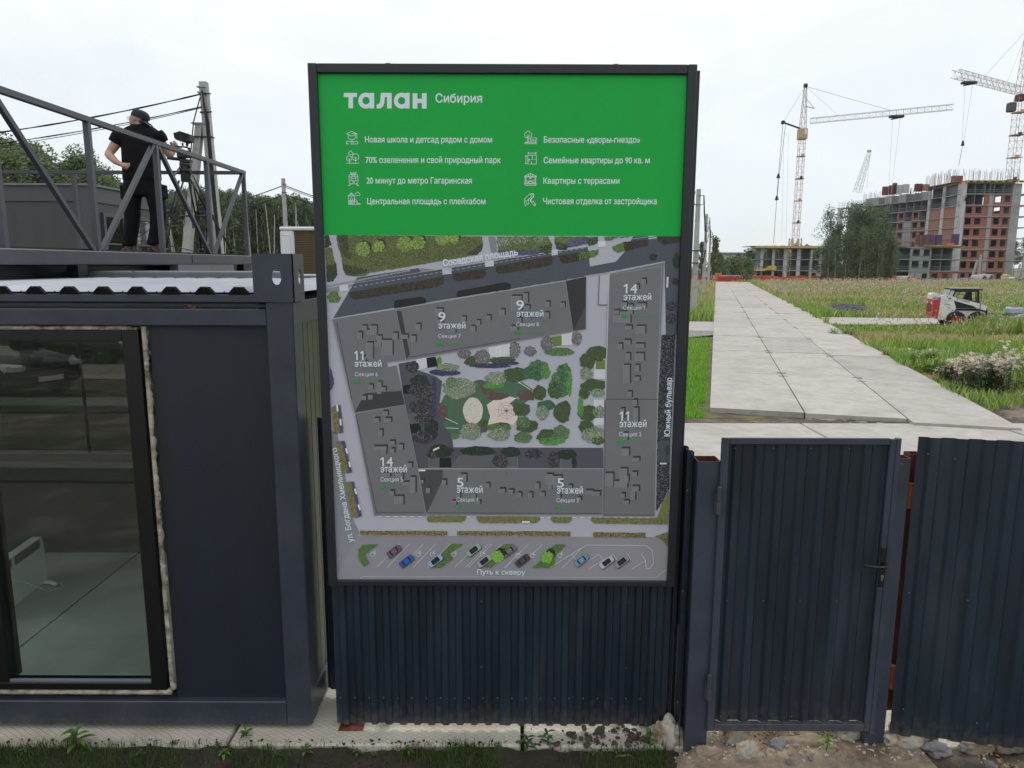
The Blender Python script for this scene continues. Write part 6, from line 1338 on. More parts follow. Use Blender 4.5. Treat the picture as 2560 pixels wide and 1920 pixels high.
for i, (x, w_, h_, m, lb) in enumerate(((2492,40,4,M_wood,'stack of pale timber lying at the field edge on the right'),(2515,22,7,M_bcp,'pale slab leaning on timber at the far right'),(2535,30,4,M_barkd,'dark timber heap by the right pole'),(2404,16,4,mat('blue_tarp', (.08,.13,.33), .6),'crumpled blue tarpaulin at the foot of the tower'),(1772,7,9,M_net,'small orange board by the road poles'),(1793,10,13,MT['orange_paint'],'bright orange cabin left of the road end'),(1844,9,7,M_net,'orange block on the barrier at the road end'),(1862,8,11,mat('blue_box', (.05,.12,.35), .6),'blue box under the frame terrace'),(1820,28,6,mat('grey_blue_steel_stack', (.16,.22,.24), .6, 0, .3, 1),'grey blue steel stack behind the barrier'),(1726,16,26,M_barkd,'brown heap behind the nearest road pole'),(2512,14,14,M_yel,'yellow lattice rack at the right foot of the tower'))):
    Y = 136 if x > 2380 and x != 2512 else 160
    if x == 1793: Y = 124
    a = PY(x, 700, Y); k = Y/1805.4; mb = MB(); z = gz(Y); n = 5; Wd, Ht = w_*k, h_*k+.6
    prof = [(a.x+Wd*j/n, Y, z+Ht*(1-.25*random.random()*(h_ > 2 and m is not MT['orange_paint']))) for j in range(n+1)]
    mb.prism([(a.x,Y,z-.2),(a.x+Wd,Y,z-.2)]+prof[::-1], (0,1.5,0)); obj('site_material', mb, m, label=lb, cat='building material')
for i, (x, y, c, lb) in enumerate(((2276,485,(.55,.62,.08),'worker in a yellow vest standing on the tower roof deck'),(2413,503,(.6,.12,.06),'worker in an orange vest in an open bay near the tower top'))):
    p = PY(x, y, 199 if i else 209); t = thing('person', lb, 'person', tuple(p))
    for nm, m_, pts, rr in (('body', mat('worker_skin', (.35,.2,.14), .6), [(0,0,1.45),(0,0,1.58),(0,0,1.72)], [.05,.1,.08]), ('vest', mat('vest%s' % 'ab'[i], c, .6), [(0,0,.85),(0,0,1.1),(0,0,1.38),(0,0,1.46)], [.17,.2,.22,.1]), ('trousers', M_cable, [(-.1,0,0),(-.1,0,.45),(0,0,.9),(.1,0,.45),(.1,0,0)], [.07,.09,.14,.09,.07]), ('helmet', M_white, [(0,0,1.7),(0,0,1.78)], [.12,.07])):
        mb = MB(); mb.smooth = True; mb.tube([p+Vector(q) for q in pts], rr, 8); obj(nm, mb, m_, t)
# far pale building behind the bushes
fb = thing('warehouse', 'long pale low building far behind the bushes at the road end', 'building', tuple(PY(1838,650,330)))
a, b = PY(1800,636,330), PY(1885,660,330)
mb = MB(); mb.box((a.x,330,-3),(b.x,345,a.z)); obj('wall', mb, mat('cream_wall', (.55,.55,.50), .8), fb)
mb = MB(); mb.box((a.x-1,329,a.z),(b.x+1,346,a.z+.9)); obj('roof', mb, M_bcd, fb)
for x in (1816,1830,1849,1860): p = PY(x,643,329.9); mb = MB(); mb.box((p.x,329.8,p.z-1.2),(p.x+2,329.95,p.z)); obj('window', mb, M_bcd, fb)
gr_ = thing('guard_rail_line', 'long pale blue guard rail crossing behind the road end', 'guard rail', tuple(PY(1830,675,185)))
a, b = PY(1740,672,185), PY(1890,678,185); mb = MB(); mb.box((a.x,185,gz(185)+.6),(b.x,185.1,gz(185)+1.5)); obj('rail', mb, mat('pale_blue_rail', (.38,.45,.48), .6), gr_)
# ------------------------------------------------------------------ trees
def leafcloud(mb, clumps, n, s, pal, rnd, flat=.75):
    for i in range(n):
        c, r = clumps[rnd.randrange(len(clumps))]
        while True:
            v = Vector((rnd.uniform(-1,1), rnd.uniform(-1,1), rnd.uniform(-1,1)))
            if .25 < v.length < 1: break
        p = Vector(c)+Vector((v.x*r[0], v.y*r[1], v.z*r[2])); a = Vector((rnd.gauss(0,1), rnd.gauss(0,1), rnd.gauss(0,1))).normalized(); b = a.orthogonal().normalized(); k = s*rnd.uniform(.55, 1.35)
        b2 = a.cross(b); b = b*k; b2 = b2*k*flat; f = rnd.uniform(.45, 1.55); cc = rnd.choice(pal); cc = tuple(min(.9, q*f) for q in cc)
        mb.add([p-b, p-b2*.7, p+b, p+b2*.7], [(0,1,2,3)], 0, cc)
def tree_proto(name, h, cr, trunkr, kind, seed, n, s, pal, multi=1):
    rnd = random.Random(seed); t = bpy.data.objects.new(name, None); col.objects.link(t); WL[t] = Vector((0,0,0))
    tb = MB(); tb.smooth = True; clumps = []
    for k in range(multi):
        bx, by = (0, 0) if multi == 1 else (rnd.uniform(-cr*.6, cr*.6), rnd.uniform(-cr*.4, cr*.4)); lx, ly = rnd.uniform(-.06,.06)*h, rnd.uniform(-.06,.06)*h; hh = h*rnd.uniform(.85, 1.)
        pts = [Vector((bx+lx*q+.1*math.sin(q*5+k), by+ly*q, hh*q*.96)) for q in [i/8 for i in range(9)]]
        tb.tube(pts, [trunkr*(1-.88*i/8) for i in range(9)], 6)
        cb = {'birch': .14, 'forest': .30, 'bush': .1, 'tall': .45, 'poplar': .15}[kind]
        nb = {'birch': 26, 'forest': 22, 'bush': 14, 'tall': 18, 'poplar': 20}[kind]
        for i in range(nb):
            q = cb+(1-cb)*(i+.5)/nb; z = hh*q; e = (1-((q-cb)/(1-cb)*1.5-.5)**2*.85) if kind != 'poplar' else 1-.7*q; rad = cr*max(.18, e)*rnd.uniform(.35, 1.)
            an = rnd.uniform(0, 6.28); c = Vector((bx+lx*q+rad*.72*math.cos(an), by+ly*q+rad*.72*math.sin(an), z))
            tb.tube([Vector((bx+lx*q*.9, by+ly*q*.9, z-.09*h*rnd.uniform(.4,1.1))), c.lerp(Vector((bx,by,z)), .4)+Vector((0,0,.02*h)), c], [trunkr*.32, trunkr*.2, .012], 4)
            rr = cr*rnd.uniform(.26, .5); clumps.append((tuple(c), (rr, rr, rr*(1.15 if kind in ('birch','forest') else .85))))
    clumps.append(((lx, ly, hh*.93), (cr*.3, cr*.3, h*.08)))
    obj('trunk', tb, M_bark if kind != 'bush' else M_barkd, t)
    cb_ = MB(); cb_.smooth = None; leafcloud(cb_, clumps, n, s, pal, rnd); obj('crown', cb_, M_fol, t); return t
G1 = [(.145,.205,.090),(.115,.170,.075),(.17,.225,.10),(.09,.135,.065)]  # greens lightened, so distance haze is put into the leaf colour
G2 = [(.15,.205,.085),(.115,.165,.07),(.18,.225,.10),(.09,.135,.06)]
G3 = [(.100,.145,.078),(.080,.12,.065),(.12,.168,.085)]
GY = [(.13,.17,.04),(.10,.15,.035),(.16,.18,.06)]
ORD = ['first','second','third','fourth','fifth','sixth','seventh','eighth','ninth','tenth','eleventh','twelfth','thirteenth','fourteenth','fifteenth','sixteenth','seventeenth','eighteenth','nineteenth','twentieth']
def ordn(i): return ORD[i] if i < 20 else 'twenty '+ORD[i-20]
protos = {'f': [tree_proto('tree', 14, 2.1, .16, 'forest', 20+i, 3000, .17, [G1, G2, G3][i%3]) for i in range(6)],
          't': [tree_proto('tree', 13, 2.9, .17, 'tall', 40+i, 5200, .13, [G1, G2][i%2]) for i in range(4)],
          'b': [tree_proto('birch_tree', 15, 3.1, .15, 'birch', 60+i, 5400, .16, [G2, G1, G3][i%3], multi=2) for i in range(4)],
          'u': [tree_proto('bush', 4, 2.2, .08, 'bush', 80+i, 1500, .17, [G1, GY][i%2]) for i in range(3)],
          'p': [tree_proto('tree', 12, 2.2, .16, 'poplar', 90+i, 3000, .20, [G1, GY][i%2]) for i in range(2)]}
used = set()
def plant(kind, x, y, h, label, cat='tree', group=None, rz=None, sx=1., v=None, z=None):
    L_ = protos[kind]; k = random.randrange(len(L_)) if v is None else v; o = L_[k]
    if (kind, k) in used: o = copy_tree(o)
    used.add((kind, k)); hp = {'f': 14, 't': 13, 'b': 15, 'u': 4, 'p': 12}[kind]; s = h/hp
    o.location = (x, y, (gz(y) if z is None else z)-.05); o.rotation_euler = (0, 0, random.uniform(0, 6.28) if rz is None else rz); o.scale = (s*sx, s*sx, s); tag(o, label, cat, group); return o
random.seed(21)
SK = [(0,495),(80,505),(200,545),(290,600),(340,680),(430,680),(500,665),(560,630),(640,700),(720,760),(800,790),(850,850)]
SK2 = [(-200,840),(0,850),(850,870),(1140,872),(1220,870),(1350,855),(1500,880),(1600,890),(1700,900),(1800,920),(1900,922),(2000,905),(2100,935),(2180,955),(2600,980)]
def sk(S, zx):
    for (a, ya), (b, yb) in zip(S[:-1], S[1:]):
        if a <= zx <= b: return 160+(ya+(yb-ya)*(zx-a)/(b-a))/2.765
    return 160+S[-1][1]/2.765
# near left trees, each a little different
nl = [(-60,470,58),(10,500,62),(75,505,60),(150,530,66),(215,550,60),(275,590,58),(325,670,64),(395,675,70),(440,680,62),(500,662,66),(560,625,60),(610,660,64),(660,705,68),(730,755,74),(790,785,76),(835,830,80),(120,600,52),(30,610,50),(230,650,54),(480,740,56),(590,730,54),(170,560,70),(250,590,72),(360,690,74),(540,650,72),(690,740,76),(770,800,78)]
for i, (zx, zy, Y) in enumerate(nl):
    p = PY(zx/2.765, 160+zy/2.765, Y); plant('t', p.x, Y, p.z+1.3, 'leafy grey green tree rising behind the railing on the left', group='trees behind the railing', v=i%4, sx=1.15)
for row_ in range(3):
    zx = -150+row_*11
    while zx < 2230:
        Y = 104+row_*7+random.uniform(-2.5,2.5); p = PY(zx/2.765, sk(SK2, zx)+random.uniform(-5,7)-row_*2, Y)
        plant('f', p.x, Y, max(6, p.z), 'tall thin trunked tree in the forest edge behind the poles', group='trees of the forest edge', sx=.78+.3*random.random()); zx += random.uniform(30, 46)
mb = MB(); mb.smooth = None; rnd = random.Random(4)
for i in range(56000):
    zx = rnd.uniform(-300, 4300); Y = rnd.uniform(126, 150); tp = sk(SK2, max(-199, min(2599, zx)))+6; p = PY(zx/2.765, tp+rnd.uniform(0,1)**.8*195, Y); s = .45*rnd.uniform(.5,1.3); c = rnd.choice(G3+G1); f = rnd.uniform(.6,1.1)
    a = Vector((rnd.gauss(0,1), rnd.gauss(0,1), rnd.gauss(0,1))).normalized(); b = a.orthogonal().normalized()*s; b2 = a.cross(b)
    if p.z > 0: mb.add([p-b, p-b2, p+b, p+b2], [(0,1,2,3)], 0, tuple(q*f for q in c))
obj('woodland', mb, M_fol, loc=(0,130,0), kind='stuff', label='dense dark wood filling in behind the forest edge', cat='woodland')
# bare pale trunks at the forest edge
for i in range(28):
    zx = rnd.uniform(1150, 2170); Y = rnd.uniform(98, 103); p = PY(zx/2.765, 560, Y); h = rnd.uniform(6, 11); mb = MB(); mb.smooth = True
    l = rnd.uniform(-.9,.9); mb.tube([(p.x, Y, 0), (p.x+l*.4, Y, h*.5), (p.x+l, Y, h)], [.11,.08,.03], 5); obj('bare_trunk', mb, M_bark, label='bare pale birch trunk standing in the forest edge', cat='tree', group='bare birch trunks of the forest edge')
# birch group on the right and the trees at the road end
for i, (x, yt, Y, v, sx) in enumerate(((2082,590,148,0,1.1),(2096,545,151,1,1.0),(2116,506,149,2,1.1),(2138,512,152,3,1.0),(2152,498,150,0,1.0),(2172,508,148,1,1.1),(2190,502,151,2,1.1),(2206,530,149,3,1.0),(2226,575,150,0,.9),(2074,600,147,2,.9),(2232,590,148,1,.9),(2125,560,145,3,1.1),(2180,565,145,0,1.1),(2110,580,144,2,1.0),(2155,560,144,3,1.0),(2200,600,145,1,1.0))):
    p = PY(x, yt, Y); plant('b', p.x, Y, p.z-gz(Y), 'birch with pale stems in the group before the unfinished tower', 'tree', 'birches before the unfinished tower', v=v, sx=sx*.92)
for x, yt, Y, kd, v, lb in ((1758,600,150,'p',0,'dark pointed tree partly behind the road poles'),(1782,588,140,'p',1,'tall pale green birch like tree right of the road poles'),(1795,610,150,'t',0,'rounded dark tree right of the tall pale one'),(1805,625,146,'t',2,'lower dark tree beside the pale building'),(1845,625,240,'t',1,'dark tree top showing over the pale building'),(1742,640,150,'p',1,'yellow green tree at the board edge'),(1712,650,140,'p',1,'yellow green tree half hidden by the board'),(1876,625,230,'t',1,'grey green tree left of the open frame'),(1893,620,225,'t',3,'dark tree behind the left end of the frame'),(1912,615,235,'t',0,'tree seen through the bays of the frame'),(1950,608,240,'t',2,'tree top just over the frame roof, left of the crane'),(2015,606,250,'t',1,'tree top over the frame roof right of the crane'),(2045,606,250,'t',3,'tree top over the frame roof near the birches'),(1870,650,160,'u',0,'dark bush before the frame terrace'),(2545,590,230,'t',0,'grey green tree right of the tower'),(2562,580,225,'t',2,'tree at the right edge beside the tower')):
    p = PY(x, yt, Y); plant(kd, p.x, Y, p.z-gz(Y), lb, v=v, sx=.95)
for i in range(26):
    x = 1880+i*7.5; p = PY(x, 626+random.uniform(-6,14), 222+i%3*5); plant('u', p.x, 222+i%3*5, p.z-gz(222), 'green bush seen through the bays of the open frame', 'bush', 'bushes behind the open frame', sx=1.3)
for i, (x, yt) in enumerate(((1815,648),(1830,643),(1848,650),(1865,645),(1800,655),(1838,655),(1856,660))):
    p = PY(x, yt, 190+3*i); plant('u', p.x, 190+3*i, p.z-gz(190), 'green bush in the row before the pale building', 'bush', 'bushes before the pale building', sx=1.1)
for g_, fmt in (('trees behind the railing', 'leafy grey green tree behind the railing, %s from the left edge of the photo'), ('birches before the unfinished tower', 'pale stemmed birch in the group before the unfinished tower, %s from its left side'), ('bushes behind the open frame', 'green bush behind the open concrete frame, %s from its left end'), ('bushes before the pale building', 'green bush before the far pale building, %s from the left')):
    M_ = sorted([o for o in col.objects if o.get('group') == g_], key=lambda o: o.location.x/o.location.y)
    for i, o in enumerate(M_): o['label'] = fmt % ordn(i)
for kd in protos:      # prototypes that were never planted are taken away
    for k, o in enumerate(protos[kd]):
        if (kd, k) not in used:
            for c in list(o.children): bpy.data.objects.remove(c)
            bpy.data.objects.remove(o)
# ------------------------------------------------------------------ meadow
def on_road(x, y):
    v = Vector((x-P0.x, y-P0.y, 0)); s = v.dot(rd_dir); t = v.dot(rd_n)
    return s > -1.6 and s < 108 and -.08 < t < 5.25+.12*math.sin(s*1.3)
PATHS = [[PZ(x, y) for x, y in q] for q in ([(1700,830),(1793,830),(1793,804),(1700,804)], [(2040,792),(2200,794),(2345,795),(2352,813),(2200,814),(2075,813)], [(1700,846),(1793,840),(1793,829),(1700,829)], [(2080,786),(2165,788),(2165,766),(2080,764)])]
def free(x, y): return not on_road(x, y) and not any(inpoly(x, y, P) for P in PATHS)
BL_G = [(.26,.42,.07),(.21,.36,.065),(.36,.46,.095),(.16,.29,.06)]
BL_Y = [(.50,.42,.20),(.42,.36,.17),(.56,.45,.26),(.36,.36,.14)]
BL_P = [(.52,.42,.33),(.60,.50,.42),(.44,.34,.25)]
rnd = np.random.default_rng(3)
def blades(name, pts, hs, ws, cols, lbl, lean=.35):
    n = len(pts); an = rnd.uniform(0, 6.28, n); dx, dy = np.cos(an), np.sin(an); lx, ly = rnd.normal(0, lean, n)*hs, rnd.normal(0, lean, n)*hs
    V = np.zeros((n, 5, 3)); x, y, z = pts[:,0], pts[:,1], pts[:,2]
    V[:,0] = np.stack([x-dx*ws/2, y-dy*ws/2, z], 1); V[:,1] = np.stack([x+dx*ws/2, y+dy*ws/2, z], 1)
    V[:,2] = np.stack([x+dx*ws*.4+lx*.35, y+dy*ws*.4+ly*.35, z+hs*.6], 1); V[:,3] = np.stack([x-dx*ws*.4+lx*.35, y-dy*ws*.4+ly*.35, z+hs*.6], 1)
    V[:,4] = np.stack([x+lx, y+ly, z+hs], 1)
    me = bpy.data.meshes.new(name); i = np.arange(n)*5; me.vertices.add(n*5); me.vertices.foreach_set('co', V.ravel())
    Lp = np.stack([i,i+1,i+2,i+3, i+3,i+2,i+4], 1).ravel(); me.loops.add(n*7); me.loops.foreach_set('vertex_index', Lp)
    me.polygons.add(n*2); st = np.stack([np.arange(n)*7, np.arange(n)*7+4], 1).ravel(); me.polygons.foreach_set('loop_start', st)
    at = me.color_attributes.new('Col', 'FLOAT_COLOR', 'CORNER'); c4 = np.concatenate([cols, np.ones((n,1))], 1); at.data.foreach_set('color', np.repeat(c4, 7, 0).astype(np.float32).ravel())
    me.materials.append(M_fol); me.update(); me.validate(); o = bpy.data.objects.new(name, me); col.objects.link(o); return tag(o, lbl, None, None, 'stuff')
def pick(pal, n, v=.3): a = np.array(pal)[rnd.integers(0, len(pal), n)]; return a*rnd.uniform(1-v, 1+v, (n,1))
def area(n, y0, y1, x0f, x1f, pw=1.6):
    Y = y0*(y1/y0)**(rnd.uniform(0,1,n)**(1/pw*1.0)); X = Y*rnd.uniform(x0f, x1f, n); k = np.array([free(a, b) for a, b in zip(X, Y)]); return X[k], Y[k]
def nz_(X, Y, s, o=0): return np.array([noise.noise(Vector((a*s, b*s, o))) for a, b in zip(X, Y)])
def gzv(Y): return np.array([gz(b) for b in Y])
X, Y = area(120000, 14, 119, .30, .80, 1.15)
near = np.clip((Y-14)/60, 0, 1); q = nz_(X, Y, .16, 2)
gp_ = (q+.15-near*.38+rnd.normal(0,.25,len(X))) > -.20
keep = ~((nz_(X, Y, .45, 9) > .36) & (Y < 70)); X, Y, near, q, gp_ = X[keep], Y[keep], near[keep], q[keep], gp_[keep]
cols = np.where(gp_[:,None], pick(BL_G, len(X)), pick(BL_Y, len(X))); sc_ = .010+Y*.0011
hs = (.16+.20*np.clip(q+.3, 0, 1)+.25*near)*rnd.uniform(.5, 1.4, len(X))
lowp = nz_(X, Y, .35, 8) > .32; hs[lowp & (Y < 32)] *= .25; hs[(Y > 28.5) & (Y < 35) & (X < 23)] *= .35
blades('meadow_grass', np.stack([X, Y, gzv(Y)-.02], 1), hs, sc_*rnd.uniform(.6,1.5,len(X)), cols, 'rough meadow grass with green and dry patches right of the road')
# left strip between board and road: lawn near, wild further off
X, Y = area(52000, 13.2, 29.5, -.12, .275, 1.)
hs = rnd.uniform(.05, .12, len(X)); hs[(nz_(X, Y, 1.1, 4) > .3)] *= .3
blades('lawn_strip', np.stack([X, Y, 0*Y-.02], 1), hs, .014+Y*.0004, pick([(.20,.46,.035),(.16,.38,.03),(.25,.50,.05)], len(X), .25), 'fresh bright green lawn between board and road', .3)
X, Y = area(34000, 30.5, 119, -.12, .277, 1.); kp = (Y > 36) | (X/Y < .12); X, Y = X[kp], Y[kp]
g_ = (nz_(X, Y, .3, 2)+rnd.normal(0,.3,len(X))) > np.clip((Y-45)/60, -.3, .5)-.1
blades('rough_grass_strip', np.stack([X, Y, gzv(Y)], 1), rnd.uniform(.2,.7,len(X)), .012+Y*.0012, np.where(g_[:,None], pick(BL_G, len(X)), pick(BL_Y, len(X))), 'rough grass with dry heads round the road poles')
# seed heads and thistle fluff
X, Y = area(15000, 42, 117, .29, .80, 1.1); k = (nz_(X, Y, .09, 5)+.10) > 0; k |= rnd.uniform(0,1,len(X)) < .25; X, Y = X[k], Y[k]; k = ~((Y < 60) & (rnd.uniform(0,1,len(X)) < .75)); X, Y = X[k], Y[k]
blades('seed_heads', np.stack([X, Y, rnd.uniform(.45, .85, len(X))], 1), .05+Y*.0010, .02+Y*.0009, pick(BL_P, len(X), .2), 'pinkish white thistle and seed heads over the far meadow', .5)
X, Y = area(1500, 27, 60, .50, .80, 1.); blades('seed_heads', np.stack([X, Y, rnd.uniform(.4,.9,len(X))], 1), .05+Y*.0008, .03+Y*.0008, pick(BL_P, len(X), .2), 'pale seed heads scattered round the loader', .5)
X, Y = area(1000, 22, 60, .35, .80, 1.); blades('yellow_flowers', np.stack([X, Y, rnd.uniform(.2,.45,len(X))], 1), .03+Y*.0003, .02+Y*.0005, pick([(.42,.36,.04),(.40,.30,.05)], len(X), .2), 'small yellow flowers in the near meadow', .5)
# weeds hiding the wheels of the loader
X = rnd.uniform(18.4, 27, 7500); Y = rnd.uniform(29.6, 32.4, 7500); k = np.array([free(a, b) for a, b in zip(X, Y)]); X, Y = X[k], Y[k]
blades('tall_weeds', np.stack([X, Y, 0*X], 1), rnd.uniform(.25,.95,len(X))*np.clip((X-18)/3,.3,1), rnd.uniform(.02,.05,len(X)), np.where(rnd.uniform(0,1,len(X))[:,None] < .8, pick(BL_G, len(X)), pick(BL_P+BL_Y, len(X))), 'tall weeds in front of the skid loader', .25)
# leafy clumps along the right road edge
def clump(name, px, py, w_, h, lbl, heads=0, pal=None, n=1500, cat='plant', hp=None):
    c = PZ(px, py); r = random.Random(int(px)); t = thing(name, lbl, cat, (c.x, c.y, 0)); pal = pal or BL_G
    mb = MB(); mb.smooth = None; stems = [(c.x+r.uniform(-w_,w_), c.y+r.uniform(-w_,w_)*.6, h*r.uniform(.6,1.05)) for i in range(26)]
    sb = MB(); 
    for x, y, hh in stems: sb.tube([(x, y, 0), (x+r.uniform(-.05,.05), y, hh*.6), (x+r.uniform(-.09,.09), y+r.uniform(-.05,.05), hh)], [.008,.006,.003], 4)
    for i in range(n):
        x, y, hh = r.choice(stems); z = hh*r.uniform(.04, .97); p = Vector((x+r.gauss(0,.06), y+r.gauss(0,.06), z)); a = r.uniform(0, 6.28); L_ = r.uniform(.04,.11)
        d = Vector((math.cos(a), math.sin(a), r.uniform(-.3,.6)))*L_; s_ = Vector((-math.sin(a), math.cos(a), 0))*L_*.22; f = r.uniform(.55,1.3)
        mb.add([p, p+d*.5+s_, p+d, p+d*.5-s_], [(0,1,2,3)], 0, tuple(q*f for q in r.choice(pal)))
    obj('stem', sb, M_leafd, t); obj('foliage', mb, M_fol, t)
    if heads:
        hb_ = MB(); hb_.smooth = None
        for i in range(heads):
            x, y, hh = r.choice(stems); k0 = Vector((x+r.gauss(0,.09), y+r.gauss(0,.08), hh*r.uniform(.82,1.12)))
            cc = r.choice(hp or [(.78,.70,.58),(.84,.77,.66),(.70,.60,.48),(.74,.66,.58)])
            for j in range(12):
                v = Vector((r.gauss(0,1), r.gauss(0,1), r.gauss(0,1))).normalized()*.055*r.uniform(.7,1.4); o = v.orthogonal().normalized()*.026
                hb_.add([k0-o, k0+v, k0+o, k0+v*.3], [(0,1,2,3)], 0, tuple(q*r.uniform(.8,1.15) for q in cc))
        obj('flower_heads', hb_, M_fol, t, kind='stuff')
DG = [(.045,.08,.028),(.06,.10,.035),(.035,.06,.024)]
clump('thistle_clump', 2462, 985, .55, .85, 'dark leafy thistle clump with cream fluffy heads at the road edge', 190, DG, 3400)
clump('thistle_clump', 2392, 958, .5, .55, 'lower left thistle clump with cream fluffy heads', 90, DG, 2000)
clump('thistle_clump', 2552, 975, .6, 1.0, 'tall pale green thistle clump with fluffy top at the right edge', 110, None, 2300)
clump('weed_clump', 2350, 930, .42, .40, 'low green weed clump beside the dirty slab edge', 0, None, 1500)
clump('weed_clump', 2300, 915, .36, .50, 'bushy green weed clump left of the gravel heap', 6, None, 1500)
clump('weed_clump', 2236, 893, .35, .32, 'yellowish weed tuft on the slab edge', 0, BL_G+BL_Y, 900)
clump('weed_clump', 2110, 838, .5, .35, 'green weed tuft at the corner of the side path', 0, None, 900)
clump('weed_clump', 2250, 700, 1.4, .6, 'grassy hump at the field edge before the orange skip', 0, BL_G+BL_Y, 700)
# gravel heaps
def heap(px0, py0, w_, d, h, lbl, n, m):
    c = PZ(px0, py0); 
    def f():
        a = random.uniform(0, 6.28); r = random.random()**.5; x, y = c.x+w_*r*math.cos(a), c.y+d*r*math.sin(a); z = h*(1-r*r)*(1+.3*noise.noise(Vector((x*2,y*2,0))))+.02; return x, y, z, random.choice((.03,.04,.055))*max(1, c.y/24)
    mb = MB(); mb.smooth = True; N_ = 18
    mb.add([(c.x+w_*1.08*(i/N_*2-1), c.y+d*1.08*(j/N_*2-1), max(-.05, h*(1-(i/N_*2-1)**2-(j/N_*2-1)**2))) for j in range(N_+1) for i in range(N_+1)], [(j*(N_+1)+i, j*(N_+1)+i+1, (j+1)*(N_+1)+i+1, (j+1)*(N_+1)+i) for j in range(N_) for i in range(N_)])
    t = thing('gravel_heap', lbl, 'gravel heap', (c.x, c.y, 0)); obj('core', mb, m, t)
    o = stones('loose_stones', n, f, m); o.parent = t; o.location = -WL[t]
heap(2370, 895, 1.5, 1.3, .16, 'grey blue gravel heap behind the thistles', 1500, mat('grey_blue_gravel', (.21,.22,.24), .9, 0, .35, 5, c2=(.30,.22,.17), c2s=1.2))
heap(2318, 895, .9, .8, .12, 'small mixed gravel heap left of the larger one', 600, mat('mixed_gravel', (.24,.22,.20), .9, 0, .35, 5))
heap(2110, 772, 1.6, 2.6, .25, 'dark grey gravel heap beside the side path', 900, mat('dark_gravel', (.10,.11,.12), .9, 0, .35, 3))
heap(2145, 782, 1.4, 1.6, .15, 'brown earth heap right of the dark gravel', 600, M_dirt)
# ------------------------------------------------------------------ weeds in the front soil
def leaf_blade(mb, p, d, L_, w_, droop, n=6):
    p = Vector(p); d = Vector(d).normalized(); s = d.cross(Vector((0,0,1))).normalized(); vs = []
    for i in range(n+1):
        t = i/n; c = p+d*L_*t+Vector((0,0,-droop*L_*t*t)); w2 = w_*math.sin(math.pi*min(.98, t*.92+.06))**.8/2; vs += [c-s*w2+Vector((0,0,w2*.5)), c, c+s*w2+Vector((0,0,w2*.5))]
    mb.add(vs, [(i*3+k, i*3+k+1, i*3+k+4, i*3+k+3) for i in range(n) for k in (0,1)]); mb.smooth = True
def weed(px, py, lbl, n, L_, w_, up, stem=0., seed=1, m=None, z=.03):
    r = random.Random(seed); c = PZ(px, py, z); t = thing('weed', lbl, 'plant', tuple(c)); m = m or M_leaf
    if stem: mb = MB(); mb.smooth = True; mb.tube([c, c+Vector((.008,0,stem*.5)), c+Vector((0,0,stem))], [.004,.003,.002], 6); obj('stem', mb, M_leafd, t)
    for i in range(n):
        a = i*2.4+r.uniform(-.3,.3); q = i/n; mb = MB(); e = up*(.5+q)
        leaf_blade(mb, c+Vector((0,0,stem*(.15+.85*q))), (math.cos(a), math.sin(a), e), L_*r.uniform(.75,1.1)*(1-.25*q), w_, r.uniform(.2,.6)); obj('leaf', mb, m, t)
weed(190,1868,'large jagged green weed in the soil near the left edge',13,.12,.030,.5,.10,1)
weed(432,1862,'tiny seedling weed on the slab edge under the container',7,.035,.010,.5,.015,2)
weed(615,1846,'broad leaved green weed beside the slab joint',7,.062,.024,.7,.06,3)
weed(560,1886,'low rosette weed in the soil below the container corner',9,.055,.018,.4,.02,4)
weed(545,1868,'pale small weed left of the rosette',5,.035,.016,.5,.02,14)
weed(765,1884,'leafy green weed below the container corner post',9,.050,.018,.6,.05,5)
weed(893,1886,'small bright weed below the left end of the fence',8,.040,.016,.5,.03,6)
weed(935,1889,'tiny clover like weed in the soil under the fence',6,.028,.014,.5,.02,16)
weed(1318,1872,'tall narrow leaved weed growing before the fence middle',10,.085,.020,.35,.085,7,M_leafd)
weed(1368,1866,'second narrow leaved weed just right of the tall one',9,.075,.019,.4,.10,8,M_leafd)
weed(1245,1868,'small round leaved weed left of the tall weeds',6,.035,.016,.6,.03,9)
weed(1622,1858,'oval leaved weed beside the concrete lump',8,.062,.024,.8,.08,10,z=.05)
weed(2066,1874,'bright green upright weed under the gate',8,.075,.020,1.1,.10,11,mat('bright_leaf', (.15,.32,.035), .5, 0, .2, 14),z=.075)
weed(1020,1880,'low leafy weed in the soil under the left third of the fence',8,.045,.017,.5,.03,21)
weed(1120,1886,'grassy small weed in the soil under the fence middle',9,.055,.008,.9,.02,22,M_leafd)
weed(60,1884,'small leafy weed in the soil at the left edge',8,.05,.018,.5,.03,23)
weed(350,1886,'pair of pale seed leaves right of the large jagged weed',4,.04,.02,.4,.02,24)
weed(690,1890,'grass like weed below the bottom beam corner',10,.06,.006,1.1,.01,25,M_leafd)
weed(1480,1886,'small round leaved weed between the sticks',7,.035,.016,.5,.03,26)
weed(1540,1882,'small ferny seedling in the dark soil',7,.030,.008,.5,.03,12)
# fine grass in the soil
n = 11000; X = rnd.uniform(-3.1, .92, n); Y = rnd.uniform(3.66, 3.87, n); k = (nz_(X, Y, 2.5, 1)+rnd.normal(0,.2,n)) > -.05; X, Y = X[k], Y[k]
Z = np.array([zs(a, min(b, 3.86)) for a, b in zip(X, Y)])
blades('fine_grass', np.stack([X, Y, Z-.004], 1), rnd.uniform(.015,.075,len(X)), rnd.uniform(.0015,.0038,len(X)), pick([(.06,.12,.02),(.08,.14,.025),(.045,.09,.018)], len(X), .3), 'fine short grass in the dark soil along the slab edge', .3)
